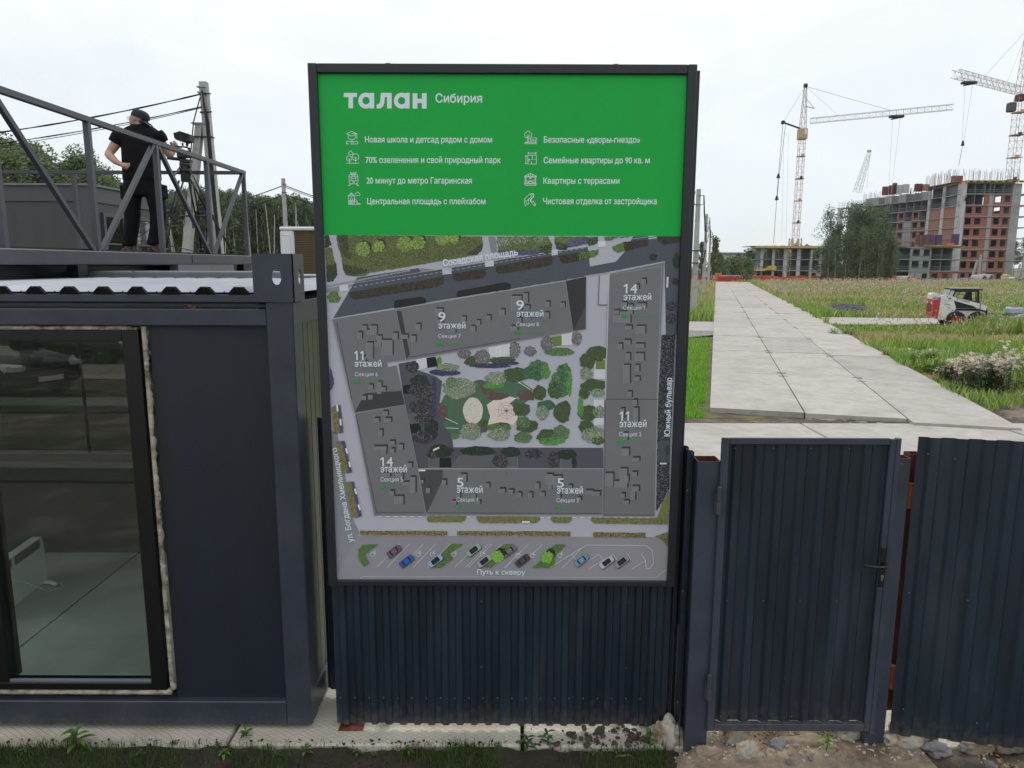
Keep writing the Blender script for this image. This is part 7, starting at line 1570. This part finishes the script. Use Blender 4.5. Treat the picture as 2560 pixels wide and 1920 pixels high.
# ------------------------------------------------------------------ the man on the platform
def fuse(name, mb, m, parent, vox=.008, sm=4, **k):
    o = obj(name, mb, m, parent, **k); r = o.modifiers.new('r', 'REMESH'); r.mode = 'VOXEL'; r.voxel_size = vox
    s = o.modifiers.new('s', 'SMOOTH'); s.iterations = sm; s.factor = .6
    dg = bpy.context.evaluated_depsgraph_get(); me = bpy.data.meshes.new_from_object(o.evaluated_get(dg)); o.modifiers.clear(); old = o.data; o.data = me
    if not me.materials: me.materials.append(m)
    me.polygons.foreach_set('use_smooth', [True]*len(me.polygons)); bpy.data.meshes.remove(old); return o
PYM = 9.5
def W(x, y, d=0.): p = PY(260+x/4.147, 250+y/4.147, PYM); return Vector((p.x, PYM+d, p.z))
def loft(mb, secs, n=22):      # secs: (x_left, x_right, y, half depth, depth offset)
    vs = []
    for xl_, xr_, y, hd2, od in secs:
        a, b = W(xl_, y), W(xr_, y); c = (a+b)/2; w2 = (b.x-a.x)/2
        for k in range(n): t = 2*math.pi*k/n; vs.append((c.x+w2*math.cos(t)*(abs(math.cos(t))**-.12 if abs(math.cos(t)) > .05 else 1), PYM+od+hd2*math.sin(t), c.z))
    m = len(secs); mb.add(vs, [(i*n+k, i*n+(k+1)%n, (i+1)*n+(k+1)%n, (i+1)*n+k) for i in range(m-1) for k in range(n)]+[tuple(range(n-1,-1,-1)), tuple(range((m-1)*n, m*n))]); return mb
def ball(mb, c, r, n=12):
    r = r if isinstance(r, (tuple,list)) else (r,r,r); vs = []; F = []
    for i in range(n+1):
        ph = math.pi*(.02+.96*i/n)
        for k in range(16): t = 2*math.pi*k/16; vs.append((c[0]+r[0]*math.sin(ph)*math.cos(t), c[1]+r[1]*math.sin(ph)*math.sin(t), c[2]+r[2]*math.cos(ph)))
    F = [(i*16+k, i*16+(k+1)%16, (i+1)*16+(k+1)%16, (i+1)*16+k) for i in range(n) for k in range(16)]+[tuple(range(15,-1,-1)), tuple(range(n*16, n*16+16))]
    return mb.add(vs, F)
M_skin = mat('skin', (.50,.30,.22), .55, 0, .08, 20, bump=.0005, bs=200)
M_shirt = mat('black_tshirt', (.009,.009,.011), .9, 0, .25, 12, bump=.03, bs=7, spec=.15)
M_trs = mat('black_cargo_trousers', (.007,.008,.010), .85, 0, .3, 10, bump=.04, bs=6, spec=.15)
man = thing('person', 'man in black t-shirt, black cargo trousers and backwards cap standing on the platform with one arm behind his back', 'person', tuple(W(390, 1580)))
man['label'] = 'man in black t-shirt, cargo trousers and backwards cap on the platform, hand behind back'
b = MB()
loft(b, [(240,550,860,.11,0),(235,560,700,.11,0),(220,565,500,.12,0),(190,560,380,.11,0),(290,470,290,.07,0)])
b.tube([W(380,320), W(378,262,-.01), W(362,215,-.01)], [.075,.062,.058], 12)
ball(b, W(368,192), (.090,.083,.092)); ball(b, W(330,205), (.075,.066,.085)); ball(b, W(300,236), (.045,.045,.035)); ball(b, W(287,250,-.005), (.022,.032,.018))
b.tube([W(296,186), W(277,206), W(271,213)], [.012,.015,.012], 8); b.tube([W(285,228), W(275,232), W(277,238)], [.012,.012,.010], 8); ball(b, W(306,180), (.02,.055,.016))
ball(b, W(348,196,-.078), (.022,.012,.034)); ball(b, W(340,190,-.084), (.012,.01,.022))
# left arm, hand on the small of the back
b.tube([W(185,385,-.01), W(120,480,-.03), W(82,552,-.05), W(75,572,-.07)], [.062,.060,.050,.048], 12)
b.tube([W(75,566,-.07), W(118,600,-.11), W(190,655,-.16), W(262,692,-.175)], [.048,.050,.040,.028], 12)
b.tube([W(262,692,-.175), W(290,700,-.185), W(322,706,-.19)], [.028,.038,.030], 10)
for i, (ex, ey) in enumerate(((348,676),(352,694),(346,714),(330,735))): b.tube([W(300,684+i*13,-.19), W(326,682+i*14,-.197), W(ex,ey,-.185)], [.0115,.0105,.008], 7)
b.tube([W(278,702,-.18), W(296,728,-.19), W(318,742,-.185)], [.013,.011,.009], 7)
# right arm raised, loose fist at the chin height
b.tube([W(560,385,-.01), W(600,470,.05), W(628,540,.10), W(632,562,.12)], [.060,.055,.047,.045], 12)
b.tube([W(632,562,.12), W(646,520,.16), W(655,470,.20)], [.045,.042,.030], 12)
b.tube([W(655,470,.20), W(652,440,.21), W(648,420,.21)], [.030,.044,.038], 10)
for i, (ox, oy) in enumerate(((676,424),(684,436),(684,450),(676,462))): b.tube([W(642+i*2,402+i*12,.20), W(ox-4,oy-14,.185), W(ox,oy,.16)], [.013,.012,.010], 7)
b.tube([W(632,446,.20), W(622,424,.17), W(640,412,.155)], [.014,.012,.010], 7)
# legs under the trousers
for pts in ([(300,860),(300,1180),(268,1500)], [(480,860),(540,1180),(538,1500)]): b.tube([W(x, y) for x, y in pts], [.08,.055,.04], 10)
fuse('body', b, M_skin, man, .0068, 3)
s_ = MB()
loft(s_, [(204,588,840,.135,0),(200,592,825,.145,0),(194,582,700,.142,0),(188,580,560,.145,.0),(176,592,450,.15,.01),(150,598,380,.14,.01),(160,580,330,.12,.01),(225,520,285,.095,.005),(300,455,255,.07,0)])
s_.tube([W(200,350,0), W(150,395,-.01), W(118,452,-.025)], [.092,.095,.080], 14); s_.tube([W(545,350,0), W(580,395,.01), W(598,436,.03)], [.088,.088,.076], 14)
fuse('t_shirt', s_, M_shirt, man, .011, 3)
t_ = MB()
loft(t_, [(206,585,815,.13,0),(206,590,880,.14,0),(212,592,960,.135,0),(225,585,1000,.12,0)])
for P in ([(305,900,.118),(292,1000,.115),(288,1130,.104),(296,1190,.098),(285,1330,.090),(268,1440,.088),(262,1490,.092),(265,1512,.080)], [(490,900,.118),(530,1000,.110),(556,1130,.102),(560,1190,.098),(552,1330,.088),(530,1440,.086),(524,1480,.094),(528,1500,.085)]):
    t_.tube([W(x, y) for x, y, r in P], [r for x, y, r in P], 14)
t_.cbox(W(212,960,0), (.05,.14,.17)); t_.cbox(W(612,950,0), (.06,.14,.17)); ball(t_, W(600,1210), (.03,.06,.12))
fuse('trousers', t_, M_trs, man, .011, 3)
M_shoe = mat('dark_trainer', (.03,.028,.03), .6, 0, .3, 20); M_shoer = mat('red_trainer_panel', (.40,.035,.045), .55); M_sole = mat('grey_sole', (.14,.12,.12), .7)
for (cx_, tx, ty) in ((262,212,1560), (530,470,1555)):
    sh = MB(); ball(sh, W(cx_,1535), (.058,.07,.05)); ball(sh, W((cx_+tx)/2,1558,.02), (.085,.05,.034)); ball(sh, W(tx+8,1566,.04), (.05,.045,.026)); ball(sh, W(cx_+30,1560,-.02), (.055,.045,.035)); o = fuse('shoe', sh, M_shoe, man, .008, 2)
    so2 = MB(); ball(so2, W((cx_+tx)/2+12,1580,.01), (.135,.05,.012)); obj('sole', so2, M_sole, o)
    rp2 = MB(); rp2.smooth = True; rp2.tube([W(cx_-10,1530,-.065), W(cx_+20,1556,-.075), W(cx_+55,1572,-.05)], [.006,.009,.005], 8); rp2.tube([W(tx,1552,0), W(tx+30,1548,-.03), W(cx_-12,1535,-.06)], [.004,.007,.006], 8); obj('red_panel', rp2, M_shoer, o)
cp = MB(); cp.smooth = True; vs = []; n = 20; cc = W(375,190); ax = Vector((.22,0,1)).normalized()
prof = [(1.,0.),(1.01,.22),(.96,.5),(.80,.76),(.52,.93),(.2,1.0),(0.01,1.01)]
X_ = Vector((1,0,-.30)).normalized()*.112; Y_ = Vector((0,1,0))*.097; Z_ = Vector((.26,0,1)).normalized()*.102
for r, h in prof: vs += [cc+X_*r*math.cos(2*math.pi*k/n)+Y_*r*math.sin(2*math.pi*k/n)+Z_*h for k in range(n)]
cp.add(vs, [(i*n+k, i*n+(k+1)%n, (i+1)*n+(k+1)%n, (i+1)*n+k) for i in range(6) for k in range(n)])
M_cap = mat('black_cap', (.012,.013,.016), .8, 0, .2, 30, bump=.001, bs=80); cpo = obj('cap', cp, M_cap, man)
br = MB(); br.smooth = True; vs = []
for i in range(6):
    for k in range(7): u = i/5; v = k/6-.5; a = W(428,212); vs.append(a+Vector((.080*u, -.02+.16*v*(1-.3*u*u), -.058*u-.10*v*v+.006)))
for i in range(6):
    for k in range(7): q = vs[i*7+k]; vs.append(q+Vector((-.002,0,-.006)))
br.add(vs, [(i*7+k, i*7+k+1, (i+1)*7+k+1, (i+1)*7+k) for i in range(5) for k in range(6)]+[(42+i*7+k, 42+(i+1)*7+k, 42+(i+1)*7+k+1, 42+i*7+k+1) for i in range(5) for k in range(6)]+[(35+k, 35+k+1, 77+k+1, 77+k) for k in range(6)]); obj('brim', br, M_cap, cpo)
hr = MB(); hr.smooth = True; ball(hr, W(405,232), (.062,.075,.05)); obj('hair', hr, mat('short_brown_hair', (.10,.06,.04), .8), man)
gl = MB(); gl.smooth = True; gl.tube([W(336,178,-.09), W(290,186,-.07), W(262,182,-.05)], .003, 5); c = W(262,198,-.03); gl.tube([c+Vector((.004*math.sin(t), .022*math.cos(t), .020*math.sin(t))) for t in [i*.45 for i in range(15)]], .0028, 5); c = W(258,196,.03); gl.tube([c+Vector((.004*math.sin(t), .022*math.cos(t), .020*math.sin(t))) for t in [i*.45 for i in range(15)]], .0028, 5); obj('glasses', gl, mat('glasses_wire', (.4,.45,.5), .3, .6), man)
# ------------------------------------------------------------------ tripod and video camera
M_tp = mat('black_tripod', (.010,.011,.013), .5); M_tp2 = mat('tripod_tube', (.02,.022,.026), .35, .2)
PYM = 9.4
tp = thing('tripod', 'black video tripod with pan handles standing beside the man', 'tripod', tuple(W(850, 1590)))
def tb(name, pts, r, par, m=None, n=8): mb = MB(); mb.smooth = True; mb.tube([W(*p) for p in pts], r, n); return obj(name, mb, m or M_tp, par)
for nm, A, Bm, F in (('leg', (820,840,-.05), (805,1210,-.28), (800,1560,-.42)), ('leg', (900,780,.0), (1060,1200,.15), (1235,1560,.3)), ('leg', (865,840,.1), (850,1210,.35), (838,1545,.5))):
    l = thing(nm, None, None, tuple(W(*A))); l.parent = tp; l.location = Vector(l.location)-WL[tp]
    for dx in (-22, 22): tb('upper_tube', [(A[0]+dx,A[1],A[2]), (Bm[0]+dx*.8,Bm[1],Bm[2])], .011, l, M_tp2)
    tb('lower_tube', [(A[0]*.2+Bm[0]*.8, A[1]*.2+Bm[1]*.8, A[2]*.2+Bm[2]*.8), F], .0125, l)
    mb = MB(); mb.cbox(W(*Bm), (.075,.04,.04)); obj('clamp', mb, M_tp, l)
    mb = MB(); mb.smooth = True; ball(mb, W(F[0],F[1]+5,F[2]), (.035,.03,.028)); obj('foot', mb, M_tp, l)
tb('spreader', [(805,1215,-.28),(845,1200,0),(850,1210,.35)], .008, tp); tb('spreader', [(845,1200,0),(1060,1195,.15)], .008, tp)
mb = MB(); mb.cyl(W(845,850), W(845,760), .052, .06, 16); obj('bowl', mb, M_tp, tp)
mb = MB(); mb.bbox(W(815,760)-Vector((.0,.05,0)), W(885,650)+Vector((0,.05,0)), .012); obj('fluid_head', mb, M_tp, tp)
for y in (675, 735): mb = MB(); mb.cyl(W(800,y,-.02), W(905,y,-.02), .035, .035, 14); obj('drag_dial', mb, M_tp2, tp)
tb('pan_handle', [(812,690,-.05),(795,760,-.12),(776,850,-.2)], [.008,.011,.014], tp, M_zincd)
tb('pan_handle', [(860,625,0),(800,618,-.03),(740,614,-.06),(685,610,-.08)], [.016,.020,.021,.018], tp)
mb = MB(); mb.cbox(W(850,632), (.13,.09,.03)); obj('quick_plate', mb, M_tp, tp)
vc = thing('video_camera', 'black video camera rig with hooded monitor mounted on the tripod', 'camera', tuple(W(840, 625)))
mb = MB(); mb.bbox(W(775,600)-Vector((0,.06,0)), W(892,528)+Vector((0,.05,0)), .008); obj('body', mb, M_tp, vc)
mb = MB(); mb.cyl(W(800,560,.05), W(760,560,.16), .04, .045, 16); obj('lens', mb, M_tp2, vc)
mb = MB(); mb.bar(W(738,482,-.02), W(870,492,-.02), .022, .016); mb.bar(W(765,496,-.02), W(765,478,.06), .02); obj('top_handle', mb, M_tp, vc)
for P in ([(815,475,0),(818,445,0)], [(858,500,0),(862,470,0),(868,440,0)], [(868,495,0),(892,530,0)]): tb('mount_arm', P, .010, vc)
for x, y in ((862,462),(882,505),(892,525)): mb = MB(); mb.smooth = True; ball(mb, W(x,y), (.018,.018,.018)); obj('joint', mb, M_tp2, vc)
a = [W(748,348,-.05), W(820,336,-.10), W(905,362,-.05), W(905,428,-.05), W(852,445,-.06), W(825,440,-.10), W(762,418,-.06)]
mb = MB(); mb.prism(a, (0,.14,0)); obj('monitor_hood', mb, M_tp, vc)
mb = MB(); mb.prism([W(758,356,-.102), W(816,346,-.104), W(818,428,-.104), W(768,410,-.102)], (0,-.003,0)); obj('monitor_shade', mb, mat('hood_cloth', (.018,.018,.02), .9), vc)
tb('red_cable', [(808,508,-.03),(830,496,-.05),(842,484,-.03),(850,500,-.02)], .0045, vc, M_shoer, 6); tb('red_cable', [(880,530,-.05),(900,534,-.05),(906,520,-.04)], .0045, vc, M_shoer, 6)
tb('cable', [(795,440,0),(805,455,-.02),(830,470,0)], .003, vc, M_cable, 5)
# ------------------------------------------------------------------ skid loader
LXc, LYc = 20.4, 33.2
ld = thing('skid_loader', 'white and red skid steer loader with black cab standing in tall weeds', 'loader', (LXc, LYc, 0), R(-17))
def l2(x, y): return ((x-815)*.00197, (960-y)*.002244)
def lpoly(name, pts, y0, y1, m, par=ld, **k):
    P = [l2(x, y) for x, y in pts]; mb = MB(); mb.prism([(a, y0, b) for a, b in P], (0, y1-y0, 0)); return obj(name, mb, m, par, local=True, **k)
M_lw = mat('loader_white', (.72,.72,.70), .4, 0, .08, 2, c2=(.48,.45,.40), c2s=1.2, c2t=(.58,.75)); M_lr = mat('loader_red', (.50,.045,.04), .4, 0, .1, 3); M_lb = mat('loader_black', (.012,.014,.018), .5); M_ty = mat('tyre_rubber', (.018,.018,.018), .85, 0, .3, 8, bump=.01, bs=14)
M_gry = mat('worn_bucket_steel', (.20,.20,.20), .5, .4, .3, 4)
Wd = 1.5
for y0 in (0., Wd-.28):
    lpoly('lift_arm', [(330 if 0 else 455,300),(545,282),(640,300),(1250,450),(1375,488),(1402,522),(1392,590),(1330,575),(1210,545),(1130,500),(720,396),(520,396),(470,420),(440,640)], y0, y0+.26, M_lw)
    for cx_ in (800, 1250):
        wh = thing('wheel', None, None, (0,0,0)); wh.parent = ld; c = l2(cx_, 786); yc = y0+(-.06 if y0 == 0 else .10)
        mb = MB(); mb.smooth = True; mb.lathe([(.20,.0),(.34,-.005),(.385,.03),(.39,.12),(.385,.21),(.34,.245),(.20,.24),(.20,0)], (c[0], yc, c[1]), 28, axis='y'); obj('tyre', mb, M_ty, wh, local=True)
        for k in range(18):
            a = 2*math.pi*k/18; mb2 = MB() if k == 0 else mb2; p = Vector((c[0]+.385*math.cos(a), yc, c[1]+.385*math.sin(a))); mb2.bar(p+Vector((0,.01,0)), p+Vector((.04*math.sin(a),.24,-.04*math.cos(a))), .05, .03)
        obj('tread', mb2, M_ty, wh, local=True)
        mb = MB(); mb.smooth = True; mb.lathe([(0,.05),(.05,.05),(.07,.03),(.15,.05),(.195,.01),(.215,.015)], (c[0], yc, c[1]), 24, axis='y'); obj('rim', mb, M_lr, wh, local=True)
lpoly('side_panel', [(462,396),(722,396),(785,560),(752,602),(752,640),(650,690),(590,790),(440,792),(425,770)], .02, Wd-.02, M_lw)
lpoly('chassis', [(752,602),(1300,600),(1400,640),(1390,800),(1340,850),(700,860),(600,800),(640,690)], .12, Wd-.12, M_lw)
lpoly('wheel_arch', [(590,780),(620,680),(700,628),(800,610),(900,640),(960,720),(968,800),(940,800),(900,700),(800,645),(700,670),(640,740),(620,790)], -.03, .1, M_lb)
lpoly('wheel_arch', [(1110,720),(1150,660),(1230,625),(1320,640),(1400,700),(1420,760),(1390,740),(1320,670),(1230,655),(1160,690),(1130,730)], -.03, .1, M_lb)
lpoly('inner_frame', [(712,400),(1130,504),(1215,560),(1262,600),(752,602),(782,560)], .10, Wd-.1, M_lb)
lpoly('hydraulic_line', [(770,560),(1200,538),(1200,546),(770,570)], .02, .06, M_gry)
lpoly('engine_cover', [(362,388),(450,385),(452,600),(425,770),(345,735)], .08, Wd-.08, M_lr)
P = [l2(350,385), l2(335,740)]
mb = MB(); x_, z1_ = l2(360,385); _, z0_ = l2(345,735)
mb.box((x_-.10,.10,z0_),(x_-.002,Wd-.10,z1_)); obj('engine_door', mb, M_lr, ld, local=True)
for i in range(11): mb = MB(); z = z0_+.14+i*.042; mb.box((x_-.108,.35,z),(x_-.101,Wd-.35,z+.022)); obj('grille_slot', mb, M_lb, ld, local=True)
for y in (.3, Wd-.42): mb = MB(); mb.bbox((x_-.112,y,z1_-.22),(x_-.101,y+.16,z1_-.10), .004); obj('headlight', mb, M_white, ld, local=True)
lpoly('rear_hood', [(335,300),(350,272),(450,262),(460,385),(335,385)], .9, Wd-.02, M_lw); lpoly('rear_hood', [(400,340),(460,330),(460,388),(380,388)], .1, .9, M_gry)
# cab
for y0 in (.16, Wd-.24):
    lpoly('cab_frame', [(742,195),(770,195),(730,320),(700,310)], y0, y0+.06, M_lb); lpoly('cab_frame', [(1195,180),(1232,180),(1272,450),(1205,432)], y0, y0+.06, M_lb)
    lpoly('cab_frame', [(742,185),(1232,178),(1235,215),(742,228)], y0, y0+.06, M_lb); lpoly('cab_frame', [(700,300),(1205,415),(1272,450),(1270,470),(700,330)], y0, y0+.06, M_lb)
    lpoly('cab_grid', [(800,270),(940,262),(944,272),(804,280)], y0+.01, y0+.03, M_lb); lpoly('cab_grid', [(1010,215),(1025,218),(930,350),(915,345)], y0+.01, y0+.03, M_lb); lpoly('cab_grid', [(1165,220),(1180,220),(1190,420),(1175,416)], y0+.01, y0+.03, M_lb)
lpoly('roof', [(655,158),(1315,155),(1290,182),(1240,196),(745,204),(660,172)], .12, Wd-.12, M_lb); lpoly('roof_skin', [(650,150),(1320,148),(1316,156),(655,158)], .12, Wd-.12, M_gry)
lpoly('rear_window', [(655,180),(665,178),(630,290),(618,290)], .2, Wd-.2, M_glassd)
lpoly('rear_window', [(672,182),(752,190),(712,310),(640,292)], .165, .18, mat('pale_glass', (.45,.52,.55), .15))
lpoly('seat', [(1040,300),(1110,290),(1130,400),(1050,385)], .5, 1.0, M_lb); lpoly('seat', [(1060,240),(1120,230),(1130,300),(1070,310)], .55, .95, M_lb)
lpoly('work_light', [(700,172),(742,172),(738,206),(704,206)], .13, .25, mat('orange_lens', (.75,.16,.04), .3)); lpoly('work_light', [(1215,168),(1275,166),(1262,186),(1222,192)], .12, .25, MT['orange_lens'])
mb = MB(); mb.smooth = True; mb.tube([Vector((l2(x,y)[0], .10, l2(x,y)[1])) for x, y in ((1240,228),(1270,240),(1282,320),(1288,400),(1270,420))], .012, 6); obj('mirror_bar', mb, M_lb, ld, local=True)
mb = MB(); mb.smooth = True; mb.tube([Vector((l2(x,y)[0], -.01, l2(x,y)[1])) for x, y in ((1262,450),(1268,560),(1250,600),(1290,630))], .014, 6); obj('hose', mb, M_lb, ld, local=True)
lpoly('coupler', [(1392,525),(1418,520),(1450,640),(1462,700),(1430,740),(1405,700)], .1, Wd-.1, M_lb)
lpoly('bucket', [(1430,622),(1560,628),(1640,650),(1650,690),(1600,760),(1460,800),(1440,740)], .0, Wd, M_gry)
lpoly('arm_pin', [(566,310),(584,308),(586,326),(568,328)], -.01, 0, M_lb); lpoly('arm_pin', [(704,584),(722,584),(722,604),(704,604)], -.0, .02, M_lb); lpoly('vent', [(598,338),(660,336),(664,368),(600,370)], -.006, 0, M_gry)
def ltext(s, x, y, h, ang, y0, m, L_):
    G = outlines(s, .02); w0 = max(p.x for g in G for p in g[0]); c, s_ = math.cos(R(ang)), math.sin(R(ang)); X, Z = l2(x, y); mb2 = MB(); mb2.smooth = None
    for k, (V, T) in enumerate(G):
        q = [(p.x/w0*L_+p.y*h*.25, p.y*h) for p in V]; mb2.add([(X+a*c-b*s_, y0-.0002*(k%4), Z+a*s_+b*c) for a, b in q], [tuple(t) for t in T])
    obj('lettering', mb2, m, ld, local=True)
ltext('龙工 LONKING', 760, 372, .10, -15.5, -.003, M_lb, .56); ltext('CDM312', 532, 476, .075, -14, .016, M_lb, .27)
mb = MB(); mb.prism([(l2(x,y)[0], .017, l2(x,y)[1]) for x, y in ((560,505),(640,535),(690,570),(640,555))], (0,-.002,0)); obj('stripe', mb, mat('violet_stripe', (.25,.20,.50), .5), ld, local=True)
# tank, drum mixer and green rag right of it
M_tank = mat('blue_grey_tank', (.36,.42,.52), .45, 0, .15, 4)
a = PY(2525,768,31.5); b_ = PY(2557,786,31.5); tk = thing('water_tank', 'blue grey plastic tank with red cap near the right edge beyond the weeds', 'tank', (a.x+.28, 31.6, 0))
mb = MB(); mb.bbox((a.x, 31.4, b_.z), (b_.x, 31.9, a.z), .07); obj('body', mb, M_tank, tk); mb = MB(); mb.cyl((a.x+.27,31.6,a.z-.01),(a.x+.27,31.6,a.z+.04), .14, n=14); obj('cap', mb, M_lr, tk)
mb = MB()
for x in (a.x+.06, b_.x-.1): mb.box((x,31.45,0),(x+.05,31.5,b_.z)); mb.box((x,31.8,0),(x+.05,31.85,b_.z))
obj('stand', mb, M_gry, tk)
c = PY(2556,800,30.8); dr = thing('concrete_mixer', 'grey drum of a small mixer cut by the right edge', 'mixer', (c.x, 30.8, 0))
mb = MB(); mb.smooth = True; mb.lathe([(.02,-.45),(.18,-.42),(.30,-.1),(.31,.15),(.22,.4),(.16,.42)], (c.x,30.8,c.z-.05), 20, axis='x'); obj('drum', mb, M_gry, dr); mb = MB(); mb.bar((c.x-.5,30.6,0),(c.x+.3,30.6,.45), .04); mb.bar((c.x-.5,31,0),(c.x+.3,31,.45), .04); obj('frame', mb, M_gry, dr)
p = PY(2510,786,32); mb = MB(); mb.smooth = True; mb.tube([p+Vector((-.28,0,.06)), p+Vector((-.1,0,.04)), p+Vector((.1,0,0)), p+Vector((.3,0,-.05))], [.02,.05,.07,.03], 6); obj('green_bag', mb, mat('vivid_green', (.06,.45,.06), .5), label='vivid green bag lying in the weeds right of the bucket', cat='bag')
for i, (x, y, Y) in enumerate(((2318,704,100),(1862+80,0,0),(2063,706,105))):
    if Y: c = PY(x, y, Y); mb = MB(); mb.cyl((c.x,Y,0),(c.x,Y,c.z+.3), .38, n=12); obj('concrete_stub', mb, M_pole, label=['small grey concrete stub in the meadow left of the tower','','grey stub post at the meadow edge near the birches'][i], cat='post')
# ------------------------------------------------------------------ dark car in the yard (seen mirrored in the window)
ca = thing('parked_car', 'dark suv with five spoke wheels and chrome grille mirrored in the container window', 'car', (-11.6, -7.4, 0), R(22))
M_cp = mat('dark_car_paint', (.006,.007,.007), .25, .0, coat=.4); M_chr = mat('chrome', (.6,.6,.6), .15, 1.); M_hl = mat('headlamp', (.55,.6,.6), .12)
S = [(-2.35,.82,.45,.85,.0),(-2.3,.86,.35,1.05,.0),(-1.9,.90,.28,1.10,.0),(-.9,.91,.26,1.08,0),(.4,.91,.26,1.06,0),(1.2,.90,.28,1.02,0),(1.9,.86,.30,.92,0),(2.2,.78,.34,.80,0),(2.3,.70,.42,.66,0)]
mb = MB(); mb.smooth = True; n = 20; vs = []
for x, hw, z0_, z1_, _ in S:
    for k in range(n):
        t = 2*math.pi*k/n; cx_ = abs(math.cos(t))**.5*(1 if math.cos(t) > 0 else -1); sz = abs(math.sin(t))**.5*(1 if math.sin(t) > 0 else -1); vs.append((x, hw*cx_, (z0_+z1_)/2+(z1_-z0_)/2*sz))
mb.add(vs, [(i*n+k, i*n+(k+1)%n, (i+1)*n+(k+1)%n, (i+1)*n+k) for i in range(8) for k in range(n)]+[tuple(range(n-1,-1,-1)), tuple(range(8*n,9*n))]); obj('body', mb, M_cp, ca, local=True)
mb = MB(); mb.prism([(-2.1,-.70,1.05),(-1.6,-.66,1.55),(-.9,-.64,1.66),(.3,-.64,1.62),(1.15,-.72,1.02)], (0,1.40,0)); obj('cabin', mb, mat('tinted_glass', (.01,.012,.014), .08), ca, local=True)
mb = MB(); mb.prism([(-1.6,-.67,1.55),(-.9,-.65,1.67),(.3,-.65,1.635),(.3,-.65,1.58),(-.9,-.65,1.60)], (0,1.33,0)); obj('roof', mb, M_cp, ca, local=True)
for x in (-1.45, 1.35):
    for y in (-.93, .72):
        wh = thing('wheel', None, None, (0,0,0)); wh.parent = ca
        mb = MB(); mb.smooth = True; mb.lathe([(.22,0),(.33,0),(.36,.05),(.36,.17),(.33,.21),(.22,.21)], (x,y,.36), 24, axis='y'); obj('tyre', mb, M_ty, wh, local=True)
        mb = MB(); yy = y-.005 if y < 0 else y+.215
        for k in range(5): a = 2*math.pi*k/5; mb.bar((x,yy,.36), (x+.23*math.cos(a),yy,.36+.23*math.sin(a)), .05, .03)
        obj('spokes', mb, M_chr, wh, local=True); mb = MB(); mb.lathe([(.20,.09),(.235,.09),(.235,.11),(.20,.11)], (x,y,.36), 24, axis='y'); obj('rim', mb, M_chr, wh, local=True)
for y in (-1, 1):
    mb = MB(); mb.prism([(2.12,y*.80,.70),(2.24,y*.55,.70),(2.20,y*.50,.80),(1.85,y*.84,.86)], (.01,0,.03)); mb.cbox((2.2,y*.62,.76), (.14,.26,.09)); obj('headlight', mb, M_hl, ca, local=True)
for z in (.60,.66,.72): mb = MB(); mb.box((2.27,-.38,z),(2.32,.38,z+.025)); obj('grille_bar', mb, M_chr, ca, local=True)
mb = MB(); mb.box((2.30,-.26,.46),(2.325,.26,.56)); obj('number_plate', mb, M_white, ca, local=True)
# ------------------------------------------------------------------ the air: distance fades slightly
hz = bpy.data.materials.new('thin_haze'); hz.use_nodes = True; t = hz.node_tree; t.nodes.clear(); o_ = t.nodes.new('ShaderNodeOutputMaterial'); pv = t.nodes.new('ShaderNodeVolumePrincipled')
pv.inputs['Color'].default_value = (.92, .95, 1, 1); pv.inputs['Density'].default_value = .00013; pv.inputs['Anisotropy'].default_value = .2; t.links.new(pv.outputs[0], o_.inputs['Volume'])
mb = MB(); mb.box((-920, -320, -3), (920, 1520, 75)); obj('haze', mb, hz, kind='stuff')
